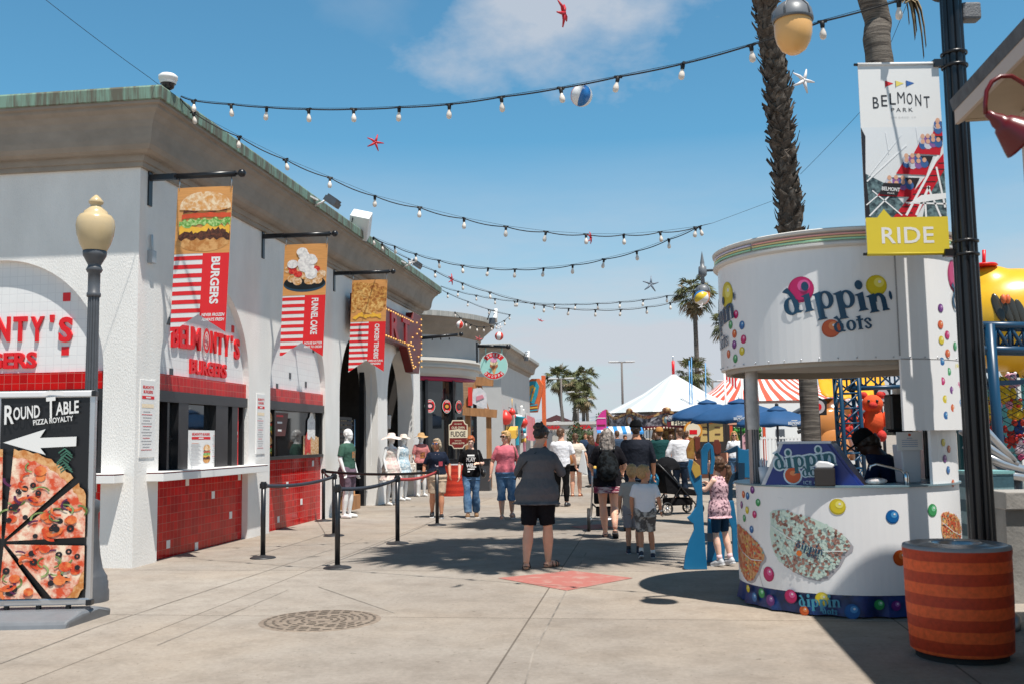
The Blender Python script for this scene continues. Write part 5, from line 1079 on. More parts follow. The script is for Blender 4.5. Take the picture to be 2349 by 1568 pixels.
# surfboard sign
t = thing('surf_sign', 'tall teal and orange layered surfboard sign over the far street', 'sign', P(1228, 990, 60), R(-12))
mb = MB(); sc = 60 / 2284
def spt(pts): return [((x - 1228) * sc, (990 - y) * sc) for x, y in pts]
mb.prism(spt([(1206, 880), (1222, 868), (1240, 868), (1248, 882), (1244, 905), (1234, 945), (1212, 945), (1204, 920)]), -.15, .15, ORG); mb.build('board', t)
mb = MB(); mb.prism(spt([(1206, 884), (1220, 874), (1234, 874), (1240, 886), (1236, 905), (1228, 925), (1208, 922)]), -.20, -.16, TEAL); mb.prism(spt([(1213, 888), (1226, 882), (1232, 890), (1222, 920), (1212, 920)]), -.25, -.21, SAND); mb.prism(spt([(1216, 918), (1219, 918), (1227, 890), (1224, 890)]), -.28, -.26, TEAL); mb.prism(spt([(1219, 905), (1230, 899), (1229, 896), (1220, 901)]), -.28, -.26, ORG)
for k in range(3): mb.prism(spt([(1212, 928 + k * 6), (1236, 926 + k * 6), (1235, 929 + k * 6), (1212, 931 + k * 6)]), -.2, -.16, SAND if k % 2 else TEAL)
mb.build('layer', t)
mb = MB(); mb.box(((1247 - 1228) * sc, .3, .9), (.22, .22, 5.0), ORG); mb.box(((1247 - 1228) * sc, .3, -1.0), (.22, .22, 1.4), ORG); mb.build('post', t)
# timber gate, fudge sign, sweet shoppe sign
WD = mat('weathered timber', srgb('#a9794f'), .75, var=.25, vs=3, stretch=(4, 4, .6), bump=.2, bs=20); Yg = 32.5
t = thing('timber_gate', 'rough timber gate frame with shingled gable beside the candy store', 'gate'); mb = MB()
for x in (1073, 1121): 
    for dy in (0,): a = P(x, 945, Yg); mb.box((a.x, Yg, a.z / 2), (.17, .17, a.z), WD)
mb.build('post', t); mb = MB()
a, b = P(1062, 942, Yg - .1), P(1140, 948, Yg - .1); mb.bar(a, b, .2, .26, WD); a, b = P(1092, 873, Yg), P(1132, 875, Yg); mb.bar(a, b, .2, .28, WD); mb.build('beam', t); mb = MB()
mb.bar(P(1064, 938, Yg - .02), P(1096, 872, Yg - .02), .12, .14, WD); mb.bar(P(1096, 872, Yg + .05), P(1118, 940, Yg + .05), .12, .14, WD); mb.build('gable_brace', t)
mb = MB(); a, b, c = P(1064, 936, Yg + .25), P(1094, 876, Yg + .25), P(1062, 876, Yg + .3); mb.face([a, b, c], tile_mat('shingle', srgb('#b99b80'), srgb('#a5866a'), srgb('#6a5240'), .5, .09, rough=.8, offset=.5)); mb.build('shingle_roof', t)
t = thing('fish_board', 'pale painted fish-shaped board with red edge hung in the timber gate', 'board', P(1100, 915, Yg - .15)); mb = MB(); mb.prism([(-.28, -.1), (-.2, .35), (.05, .38), (.22, .2), (.25, -.3), (.05, -.25)], -.03, .03, mat('pale painted board', (.60, .62, .66), .5, col2=(.75, .72, .74), vs=6)); mb.build('board', t); mb = MB(); mb.box((-.3, -.0, .1), (.14, .08, .6), BUOY); mb.prism([(-.1, -.05), (.15, .05), (.1, .15), (-.1, .1)], -.05, -.035, PINK); mb.build('edge', t)
fb = P(1051, 995, 28.2); t = thing('fudge_sign', 'dark red and cream fudge sign on a stand by the candy store windows', 'sign', (fb.x, fb.y, 0), R(-4))
MAR = mat('maroon sign paint', srgb('#7a1f1b'), .45); CREM = mat('cream sign paint', srgb('#e9dcc0'), .5)
def plaque(s): return [(-.25 * s, -.28 * s), (-.17 * s, -.30 * s), (-.12 * s, -.38 * s), (.12 * s, -.38 * s), (.17 * s, -.30 * s), (.25 * s, -.28 * s), (.25 * s, .26 * s), (.19 * s, .29 * s), (.15 * s, .38 * s), (-.15 * s, .38 * s), (-.19 * s, .29 * s), (-.25 * s, .26 * s)]
z = fb.z; mb = MB(Matrix.Translation((0, 0, z))); mb.prism(plaque(1.06), 0, .05, CREM); mb.build('board', t); mb = MB(Matrix.Translation((0, 0, z))); mb.flat(plaque(.98), MAR, .003); mb.flat([(-.25, -.1), (.25, -.1), (.25, .12), (.0, .15), (-.25, .12)], CREM, .006)
mb.text('WE MAKE', 0, .29, .22, CREM, .008, .035, bold=.01); mb.text('OUR OWN', 0, .19, .37, CREM, .008, .07, bold=.02); mb.text('FUDGE', 0, .01, .42, mat('brown lettering', (.05, .03, .03), .5), .009, .15, bold=.02); mb.text('WITH REAL', 0, -.18, .2, CREM, .008, .03, bold=.01); mb.text('CREAM & BUTTER', 0, -.25, .36, CREM, .008, .045, bold=.02); mb.build('lettering', t)
mb = MB(); mb.box((0, .05, (z - .3) / 2), (.07, .05, z - .3), IRON); mb.box((0, .05, .02), (.5, .35, .04), IRON); mb.build('stand', t)
t = thing('low_counter', 'dark grey low counter wall under the fudge sign', 'counter', P(1065, 1050, 30.4) * 1.0, R(-7.6)); t.location.z = 0; mb = MB(); mb.box((0, 0, .46), (1.6, .4, .92), mat('dark panel', (.05, .05, .055), .5)); mb.box((0, 0, .94), (1.7, .5, .04), IRON); mb.build('counter', t)
br = thing('banner_bracket', 'empty black wall bracket at the far corner of the arcade', 'bracket', bw(16.20, -.02, 0), BRZ, 'black brackets on the arcade wall')
mb = MB(); mb.box((0, -.012, 4.34), (.10, .02, .5), IRON); mb.build('wall_plate', br); mb = MB(); mb.tube([(0, 0, 4.48), (0, -1.1, 4.55)], .045, IRON, 10); mb.ball((0, -1.2, 4.56), .065, IRON, 14); mb.build('arm', br); mb = MB()
for k in (.35, .6, .85): mb.box((0, -k, 4.44), (.03, .03, .06), IRON)
mb.build('hanger_stub', br)
Ys = 30.6; sp = P(1133, 838, Ys); t = thing('sweet_shop_sign', 'round mint and red ice cream sign hanging from a black bracket', 'sign', sp, R(0))
MINT = mat('mint sign paint', srgb('#a5d8cf'), .5); mb = MB(); mb.tube([(0, 0, 0), (0, .06, 0)], .43, WHITE, 40, smooth=False); mb.build('disc', t)
mb = MB(); k = .43; mb.disc(0, 0, k * .97, k * .97, MINT, .004, 40)
mb.ring(0, 0, k * .94, k * .94, k * .60, k * .60, RED, .006, 30, R(38), R(142)); mb.ring(0, 0, k * .94, k * .94, k * .60, k * .60, RED, .006, 30, R(218), R(322))
for i, ch in enumerate('SWEET'): a = R(124 - i * 17); mb.text(ch, k * .78 * math.cos(a), k * .78 * math.sin(a), .055 if ch != 'W' else .075, WHITE, .008, .085, bold=.02, rot=a - PI / 2)
for i, ch in enumerate('SHOPPE'): a = R(224 + i * 18.4); mb.text(ch, k * .78 * math.cos(a), k * .78 * math.sin(a), .055, WHITE, .008, .085, bold=.02, rot=a + PI / 2)
mb.flat([(-.09, -.03), (.09, -.03), (.01, -.28), (-.01, -.28)], mat('cone print', srgb('#d8a56a'), .5), .008); mb.disc(0, .0, .125, .085, mat('caramel scoop print', srgb('#b06a44'), .5), .010, 20); mb.disc(0, .09, .12, .085, mat('cream scoop print', srgb('#efd9a8'), .5), .012, 20); mb.disc(0, .18, .105, .085, mat('pink scoop print', srgb('#e3a0bd'), .5), .014, 20); mb.build('print', t)
mb = MB(); mb.tube([(-.25, .03, .33), (-.25, .03, .6)], .018, MINT, 6); mb.tube([(.25, .03, .33), (.25, .03, .6)], .018, MINT, 6); mb.build('hanger', t)
a, b = P(1094, 793, Ys), P(1160, 795, Ys); t = thing('banner_bracket', 'black bracket holding the round ice cream sign', 'bracket', group='black brackets on the arcade wall'); mb = MB(); mb.tube([a, b], .045, IRON, 10); mb.ball(b + Vector((.08, 0, 0)), .08, IRON, 14); mb.build('arm', t); mb = MB(); mb.box(a + Vector((0, .0, -.2)), (.06, .12, .62), IRON); mb.build('wall_plate', t)
for x, y, Y, lb_ in ((1137, 727, 33, 'white floodlight cluster on the round store roof'), (1212, 816, 52, 'white floodlight on the far shop roof')):
    t = thing('floodlight', lb_, 'floodlight', P(x, y, Y), BRZ, 'floodlights on the roof edge'); mb = MB(); mb.box((0, 0, .05), (.26, .12, .42), WHITE, Matrix.Rotation(.6, 4, 'Y')); mb.build('head', t, bevel=.02); mb = MB(); mb.tube([(-.5, .2, -.15), (-.4, .1, .18), (-.1, 0, .2)], .02, IRON, 6); mb.box((-.1, .1, -.15), (.2, .2, .2), DKGREY); mb.build('bracket', t)

# ================================================================== STRING LIGHTS
CBL = mat('black cable', (.012, .012, .013), .6); BULB = mat('frosted bulb', (.78, .70, .62), .22, spec=.6)
bm_ = MB(); bm_.lathe([(.0, .005), (.016, .0), (.018, -.02), (.016, -.045), (.013, -.05)], CBL, n=10); bm_.lathe([(.012, -.048), (.014, -.06), (.024, -.085), (.027, -.105), (.022, -.13), (.0, -.142)], BULB, n=12); bm_.box((0, 0, 0), (.07, .025, .018), CBL)
bulb0 = None
def strand(name, label, pts, Ys, thick=.008, wire=None, bulbs=True, sag=.10, every=None):
    global bulb0
    p3 = [P(x, y, Y) for (x, y), Y in zip(pts, Ys)]; t = thing(name, label, 'string lights', p3[0], 0, 'bulb strings across the promenade'); o = p3[0]
    cab = []
    for i in range(len(p3) - 1):
        for k in range(6): f = k / 6; cab.append(p3[i].lerp(p3[i + 1], f) - Vector((0, 0, sag * 4 * f * (1 - f) * (p3[i + 1] - p3[i]).length * .35)) - o)
    cab.append(p3[-1] - o); mb = MB(); mb.tube(cab, thick, CBL, 5); mb.build('cable', t)
    if wire is not None:
        mb = MB(); mb.tube([p - o + Vector((0, 0, .012)) for p in p3] + [w - o for w in wire], .0028, CBL, 4); mb.build('support_wire', t)
    for i, p in enumerate(p3):
        if not bulbs or (every and i not in every) or i == 0: continue
        if bulb0 is None: b = bulb0 = bm_.build('bulb', t)
        else: b = bulb0.copy(); COL.objects.link(b); b.parent = t
        b.location = p - o; rr = random.Random(i * 7 + len(pts)); b.rotation_euler = (rr.uniform(-.2, .2), rr.uniform(-.2, .2), rr.uniform(0, 3)); b.scale = (1.12,) * 3
    return t
def lin(a, b, n): return [a + (b - a) * i / (n - 1) for i in range(n)]
def zz(L, ox, oy, s): return [((ox + x / s) / 1.0643, (oy + y / s) / 1.0643) for x, y in L]
s1 = [(415, 222), (445, 232), (530, 240), (612, 247), (708, 251), (811, 251), (916, 247), (1031, 240), (1150, 223), (1286, 203), (1418, 177), (1567, 147), (1723, 104), (1886, 50), (2062, 2), (2200, -60)]
strand('string_lights', 'nearest bulb string from the roof corner up to the top right past the amber lamp', s1, lin(12.7, 7.6, 16), wire=[], sag=.03)
s2 = [(413, 226), (443, 258)] + zz([(365, 650), (610, 830), (870, 955)], 400, 150, 2.613 * 1.0)[:0] + [(549, 314), (655, 366), (757, 408), (860, 450)] + zz([(325, 148), (608, 218), (875, 270), (1130, 303), (1385, 320), (1625, 322), (1857, 305), (2085, 275), (2110, 270)], 900, 450, 2.61)
strand('string_lights', 'second bulb string sagging from the roof corner towards the shaggy palm', s2, lin(12.6, 15.6, len(s2)), wire=[P(1635, 512, 15.7), P(1783, 457, 15.9)], sag=.13)
s3 = [(878, 558)] + zz([(30, 340), (165, 395), (300, 445), (447, 485), (597, 518), (762, 535), (932, 542), (1115, 535), (1300, 515), (1500, 478), (1708, 427), (1913, 353), (2085, 280)], 900, 450, 2.61)
strand('string_lights', 'third bulb string starting beside the white loudspeaker on the roof edge', s3, lin(20.5, 15.8, len(s3)), wire=[P(1635, 512, 15.7)], sag=.10)
s4 = [(890, 575)] + zz([(85, 380), (255, 475), (423, 553), (597, 630), (772, 688), (950, 737), (1118, 773), (1275, 792), (1445, 800), (1607, 798), (1770, 783), (1922, 757), (2090, 715)], 900, 450, 2.61)
strand('string_lights', 'fourth bulb string crossing low over the street to the orange lamp', s4, lin(21.5, 22.4, len(s4)), wire=[], sag=.10)
s5 = zz([(460, 650), (570, 683), (685, 708), (805, 730), (930, 745), (1057, 758), (1185, 765), (1318, 765), (1458, 760), (1602, 751), (1750, 737), (1900, 712), (2080, 690)], 900, 450, 2.61)
strand('string_lights', 'fifth bulb string from the far roof corner to the orange lamp', s5, lin(28.6, 23, len(s5)), wire=[], sag=.08)
s6 = zz([(470, 675), (503, 693), (633, 748), (765, 798), (897, 832)], 900, 450, 2.61)
strand('string_lights', 'short bulb string dropping from the far roof corner', s6, lin(28.6, 31, 5), wire=[P(1100, 762, 31.5)] [:0], sag=.06)
s7 = zz([(905, 832), (865, 868), (817, 890), (778, 902), (735, 908), (690, 906), (652, 893), (617, 875), (585, 850), (550, 815)], 900, 450, 2.61)
strand('string_lights', 'bulb string looped around the round store cornice', s7, [31, 30.8, 30.6, 30.3, 30, 29.8, 29.6, 29.5, 29.5, 29.6], sag=.05)
def wire(label, pts, r=.004):
    t = thing('guy_wire', label, 'wire', pts[0], 0, 'guy wires'); mb = MB(); o = pts[0]; q = []
    for i in range(len(pts) - 1):
        for k in range(8): f = k / 8; q.append(pts[i].lerp(pts[i + 1], f) - Vector((0, 0, .05 * f * (1 - f))) - o)
    q.append(pts[-1] - o); mb.tube(q, r, CBL, 4); mb.build('wire', t)
    return t
wire('thin wire from the roof corner up to the top left sky', [P(385, 205, 12.4), P(345, 180, 12.0), P(105, 0, 10.5)])
wire('thin wire from the shaggy palm up behind the ride banner', [P(1836, 400, 15.8), P(1978, 252, 14), P(2080, 10, 13)])
# beach balls and stars -------------------------------------------------------
def beach_ball(x, y, Y, rpx, cols, label, rot=(0, 0, 0)):
    r = rpx * Y / 2284; t = thing('beach_ball', label, 'beach ball', P(x, y, Y), 0, 'hanging beach balls'); t.rotation_euler = rot
    for k in range(6):
        mb = MB(); mb.lathe([(r * math.sin(PI * i / 14), -r * math.cos(PI * i / 14)) for i in range(15)], cols[k % len(cols)], n=6, a0=k * PI / 3, a1=(k + 1) * PI / 3); mb.build('panel', t)
    mb = MB(); mb.tube([(0, 0, r * .99), (0, 0, r * 1.03)], r * .16, WHITE, 10); mb.build('valve_cap', t)
    mb = MB(); mb.tube([(0, 0, r), (0, 0, r * 1.25)], .003, CBL, 4); mb.build('string', t)
BB = mat('ball blue', srgb('#2a6fb0'), .3); BR_ = mat('ball red', srgb('#d8402f'), .3); BWH = mat('ball white', (.78, .78, .78), .3); BY = mat('ball yellow', srgb('#e8c53a'), .3)
beach_ball(1334, 220, 10.1, 26, [BB, BWH, BR_, BWH], 'blue, white and red beach ball on the nearest bulb string', (.35, .25, .4))
beach_ball(1055, 745, 29.4, 9, [BR_, BWH], 'red and white beach ball under the empty bracket', (.1, .1, .5))
beach_ball(1145, 771, 30.5, 10, [BWH, BR_, BWH, BR_], 'red and white beach ball over the round ice cream sign', (.1, -.1, 2.0))
beach_ball(1609, 683, 22.2, 17, [BY, BWH, BB, BY, BWH, BR_], 'yellow and white beach ball hanging against the orange lamp globe', (.9, .5, .8))
def star(x, y, Y, rpx, m, label, rot, flat=.14):
    r = rpx * Y / 2284; t = thing('hanging_star', label, 'star', P(x, y, Y), 0, 'hanging starfish'); t.rotation_euler = rot; mb = MB()
    for k in range(5):
        a = PI / 2 + 2 * PI * k / 5; b = a + .12 * math.sin(k * 2.3); mb.tube([(0, 0, 0), (r * .5 * math.cos(a), 0, r * .5 * math.sin(a)), (r * math.cos(b), .02, r * math.sin(b))], [r * .16, r * .115, r * .05], m, 8)
    mb.ball((0, 0, 0), r * .19, m, 10); mb.build('starfish', t); return t
SR = mat('red star', srgb('#c3202f'), .5, bump=.3, bs=60); SW_ = mat('white star', (.72, .70, .70), .5); SG = mat('grey star', (.20, .25, .31), .5); SP = mat('pink star', srgb('#dd6a72'), .5)
star(1293, 30, 9.0, 33, SR, 'large red starfish at the top of the picture seen nearly edge-on', (0, .55, 1.15)); star(861, 327, 12, 21, SR, 'red starfish hanging over the arcade roof', (0, .3, .35)); star(1355, 546, 14.8, 15, SR, 'red starfish hanging on the second bulb string', (0, .1, 1.2)); star(1036, 641, 22, 14, SR, 'red starfish on the fourth bulb string near the round store', (0, .2, 1.15))
star(1493, 652, 22, 20, SG, 'dark grey starfish against the sky left of the orange lamp', (0, .1, .2)); star(1844, 185, 13, 31, SW_, 'large pale starfish beside the shaggy palm trunk', (0, .35, .3)); star(1240, 735, 30, 8, SP, 'small pink starfish seen flat against the sky', (1.3, .4, 0)); star(1098, 777, 29, 9, SP, 'small pink starfish by the round store wall', (.9, .3, .2)); star(1147, 750, 30.2, 9, SW_, 'small white starfish above the far beach ball', (0, .2, .4)); star(944, 602, 21.5, 10, SW_, 'pale pink starfish on the arcade roof edge', (0, .2, .4)); star(1609, 703, 21.5, 9, SW_, 'small white starfish below the orange lamp', (0, .4, .3))
# far hanging street lamp (its pole stands hidden behind the kiosk)
fl = P(1613, 668, 22.5); t = thing('street_lamp', 'hanging street lamp with orange globe left of the kiosk canopy', 'street lamp', (0, 22.5, 0))
pendant((fl.x, 0, fl.z), t, amber=True)
mb = MB(); mb.lathe([(.0, .95), (.02, .85), (.045, .70), (.05, .68), (.05, .6), (.09, .58), (.10, .4), (.07, .36), (.04, .34), (.05, .2), (.035, .19)], mat('grey lamp cap', (0, 0, 0)), (fl.x, 0, fl.z - .02), 16); mb.build('finial', t)
mb = MB(); mb.tube([(fl.x, 0, fl.z + .47), (fl.x + .9, 0, fl.z + .50)], .03, DKGREY, 8); mb.build('arm', t); mb = MB(); mb.tube([(fl.x + .9, 0, 0), (fl.x + .9, 0, fl.z + .8)], [.07, .05], DKGREY, 12); mb.build('post', t)

# ================================================================== DISTANCE
t = bpy.data.objects.new('x', None); bpy.data.objects.remove(t)
HILL = mat('hazy hillside', (.235, .265, .30), 1.0, col2=(.36, .375, .39), vs=.05, detail=9, c2lo=.48, c2hi=.62, spec=0)  # distance haze is put into this blue-grey colour
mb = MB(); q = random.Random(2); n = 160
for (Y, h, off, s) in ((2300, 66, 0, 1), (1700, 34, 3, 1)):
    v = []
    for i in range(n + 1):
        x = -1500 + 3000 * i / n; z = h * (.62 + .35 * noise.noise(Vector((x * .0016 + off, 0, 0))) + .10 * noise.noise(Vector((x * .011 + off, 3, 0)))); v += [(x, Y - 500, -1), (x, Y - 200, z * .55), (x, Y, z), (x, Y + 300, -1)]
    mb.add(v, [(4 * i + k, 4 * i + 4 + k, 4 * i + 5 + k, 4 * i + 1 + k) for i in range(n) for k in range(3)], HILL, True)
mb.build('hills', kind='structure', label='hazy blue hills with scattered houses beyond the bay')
mb = MB(); mb2 = MB()
for i in range(420):
    x = q.uniform(-60, 420); Y = q.uniform(900, 1450); z = q.uniform(.0, 1.0); w = q.uniform(5, 12); h = q.uniform(3, 6) + (Y - 900) * .018
    mb.box((x, Y, h / 2), (w, 8, h), (mat('far house pale', (.42, .43, .45), .9), mat('far house grey', (.28, .30, .33), .9), mat('far house tan', (.36, .33, .31), .9))[i % 3])
mb.build('far_town', kind='stuff', label='pale mass of distant houses across the bay', cat='town')
mb = MB()
for i in range(520): x = q.uniform(-70, 430); Y = q.uniform(700, 1300); r = q.uniform(2, 4.5); mb.ball((x, Y, r * .8 + (Y - 700) * .008), (r * 1.3, r, r), mat('far tree green', (.06, .08, .055), .9, var=.4, vs=.3), 7)
mb.build('far_treetops', kind='stuff', label='distant dark treetops among the houses across the bay', cat='trees')
# surf wear building
CB = mat('tan block wall', (.50, .46, .41), .85, var=.08, vs=1.5); a, b = P(1226, 999, 100), P(1366, 999, 100)
t = thing('surfwear_building', 'low tan building with red shop lettering behind the far palms', 'building', (a.x, 100, 0)); w = b.x - a.x; h = P(1290, 966, 100).z
mb = MB(); mb.box((w / 2, 4, h / 2), (w, 8, h), CB); mb.build('wall', t)
mb = MB(); mb.box((w / 2, -.05, h - .15), (w + .2, .2, .3), mat('pale coping', (.6, .58, .55), .8)); mb.build('coping', t)
mb = MB(); mb.box((.9, -.05, 1.15), (1.75, .1, 2.0), mat('grey shutter', (.16, .16, .17), .6)); mb.build('shutter', t)
mb = MB(); mb.text('SURFWEAR', 1.35, h - .58, 2.5, REDL, .12, .34, bold=.03, ext=.1); mb.text('PIZZA', 4.75, h - .58, 1.9, REDL, .12, .36, bold=.03, ext=.1); mb.build('sign_lettering', t)
t = thing('red_roof_house', 'dark red gabled house roof seen over the tan building', 'house', P(1277, 975, 190)); t.location.z = 0; mb = MB(); zr = P(1277, 950, 190).z; mb.prism([(-4, 0), (4, 0), (4, zr - 1.6), (0, zr), (-4, zr - 1.6)], 0, 6, mat('dull red siding', (.10, .035, .04), .8)); mb.build('wall', t)
t = thing('white_awning', 'small white arched awning on top of the tan building', 'awning', P(1279, 972, 104)); mb = MB(); mb.lathe([(.0, .35), (.5, .28), (.95, .0)], WHITE, n=20); mb.build('awning', t)
def bush(label, x, y, Y, r, seed):
    q = random.Random(seed); b = P(x, y, Y); b.z -= r; t = thing('bush', label, 'bush', (b.x, Y, 0), 0, 'bushes by the far building'); mb = MB(); m = mat('bush leaf', (.06, .085, .03), .6, var=.5, vs=1.2); top = b.z + r
    for i in range(900):
        d = Vector((q.gauss(0, 1), q.gauss(0, 1), q.gauss(0, 1))).normalized() * (q.random() ** .4); nz = 1 + .4 * noise.noise(d * 2 + Vector((seed, 0, 0))); p = Vector((d.x * r * nz, d.y * r * nz, top / 2 + d.z * top / 2 * nz)); a = Vector((q.uniform(-1, 1), q.uniform(-1, 1), q.uniform(-1, 1))).normalized() * q.uniform(.08, .2); c = a.cross(Vector((q.uniform(-1, 1), q.uniform(-1, 1), q.uniform(-1, 1)))).normalized() * .08
        mb.add([p - a, p + c, p + a, p - c], [(0, 1, 2, 3)], m)
    mb.build('foliage', t); mb = MB(); mb.tube([(0, 0, 0), (.05, 0, top * .6)], [.12, .05], TRK, 7); mb.build('stem', t)
bush('dark leafy bush in front of the pizza lettering', 1322, 968, 96, 1.0, 1); bush('green bush beside the blue striped awning', 1360, 985, 92, .8, 2); bush('yellowish bush left of the carousel front', 1376, 945, 105, .9, 3); bush('low green bush between palm trunks and awning', 1345, 988, 90, .7, 4)
def parking_light(x, ytop, Y, label, arm=1.1):
    p = P(x, ytop, Y); t = thing('parking_light', label, 'light pole', (p.x, Y, 0), 0, 'double-headed car park lights'); mb = MB(); mb.tube([(0, 0, 0), (0, 0, p.z)], [.14, .09], mat('brown pole', (.13, .11, .10), .6), 8); mb.build('pole', t)
    for s in (-1, 1): mb = MB(); mb.box((s * arm * .75, 0, p.z), (arm * .9, .5, .14), mat('pale lamp head', (.62, .62, .62), .5)); mb.build('lamp_head', t, bevel=.04)
    mb = MB(); mb.tube([(-arm, 0, p.z - .05), (arm, 0, p.z - .05)], .05, mat('brown pole', (0, 0, 0)), 6); mb.build('cross_arm', t)
parking_light(1426, 829, 95, 'double-headed light pole standing alone left of the carousel roof', 1.05); parking_light(1287, 867, 102, 'double-headed light pole in front of the leftmost far palm'); parking_light(1325, 898, 112, 'double-headed light pole with low heads among the far palms'); parking_light(1634, 873, 92, 'double-headed light pole right of the carousel roof')
pw = P(1325, 930, 130); t = thing('utility_pole', 'dark wooden utility pole with short crossarms among palm trunks', 'utility pole', (P(1324, 985, 130).x, 130, 0)); mb = MB(); mb.tube([(0, 0, 0), (0, 0, pw.z)], .16, IRON, 7)
for k in (.3, .8): mb.box((0, 0, pw.z - k), (1.2, .1, .12), IRON)
mb.build('pole', t)
for x, y0, y1, lb_ in ((1581, 826, 935, 'left blue mast of the pair behind the carousel'), (1586, 819, 930, 'taller blue mast of the pair behind the carousel'), (1618, 832, 950, 'single blue mast right of the carousel roof')):
    a = P(x, y0, 66); t = thing('blue_mast', lb_, 'mast', (P(x, y1, 66).x, 66, 0), 0, 'blue masts behind the carousel'); mb = MB(); mb.tube([(0, 0, 0), (a.x - P(x, y1, 66).x, 0, a.z)], .036, mat('blue mast paint', srgb('#3f8cc0'), .4), 8); mb.build('mast', t)
# flag
fp = P(1668, 940, 62); t = thing('flag_pole', 'white flag pole with a drooping striped flag beside the kiosk post', 'flag', (fp.x, 62, 0)); h = P(1664, 840, 62).z; mb = MB(); mb.tube([(0, 0, 0), (-.1, 0, h)], .06, WHITE, 8); mb.tube([(1.0, 0, 0), (.95, 0, h + .3)], .06, WHITE, 8); mb.box((.45, 0, h - 2.3), (1.1, .08, .08), WHITE); mb.build('pole', t); mb = MB()
zf = P(1668, 862, 62).z
for k in range(7): mb.box((.05 + k * .09, .02 * (k % 2), zf + .45 - .12 * k), (.09, .03, 1.4 - .06 * k), RED if k % 2 == 0 else WHITE)
mb.build('flag_cloth', t)

# ================================================================== PEOPLE
FOLD = bpy.data.textures.new('cloth folds', 'CLOUDS'); FOLD.noise_scale = .11; FOLD.noise_depth = 2
HAIRT = bpy.data.textures.new('hair clumps', 'CLOUDS'); HAIRT.noise_scale = .035; HAIRT.noise_depth = 2
SKIN = {'a': mat('fair skin', srgb('#e2ad92'), .5, var=.06, vs=14, spec=.35, sss=.25), 'b': mat('tan skin', srgb('#c98e6e'), .5, var=.06, vs=14, spec=.35, sss=.2), 'c': mat('pale skin', srgb('#eec3ac'), .5, var=.05, vs=14, spec=.35, sss=.25), 'd': mat('deep skin', srgb('#3f281f'), .5, spec=.35), 'm': mat('white mannequin gloss', (.80, .80, .79), .25)}
def vox(mb, name, parent, vs=.010, smooth=3, disp=None, strength=.008, label=None):
    o = mb.build(name, parent, label, recalc=True)
    r = o.modifiers.new('r', 'REMESH'); r.mode = 'VOXEL'; r.voxel_size = vs; r.use_smooth_shade = True
    if disp: d = o.modifiers.new('d', 'DISPLACE'); d.texture = disp; d.strength = strength; d.mid_level = .5; d.texture_coords = 'LOCAL'
    if smooth: s = o.modifiers.new('s', 'SMOOTH'); s.iterations = smooth; s.factor = .5
    return o
def loft(mb, rows, m, n=20):
    """closed body of elliptical slices (cx, cy, z, rx, ry)"""
    v = []; f = []
    for cx, cy, z, rx, ry in rows:
        for i in range(n): a = 2 * PI * i / n; v.append((cx + rx * math.cos(a), cy + ry * math.sin(a), z))
    for j in range(len(rows) - 1):
        for i in range(n): f.append((j * n + i, j * n + (i + 1) % n, (j + 1) * n + (i + 1) % n, (j + 1) * n + i))
    f += [tuple(range(n - 1, -1, -1)), tuple(range((len(rows) - 1) * n, len(rows) * n))]
    mb.add(v, f, m, True)
def interp(a, b, k): return Vector(a).lerp(Vector(b), k)
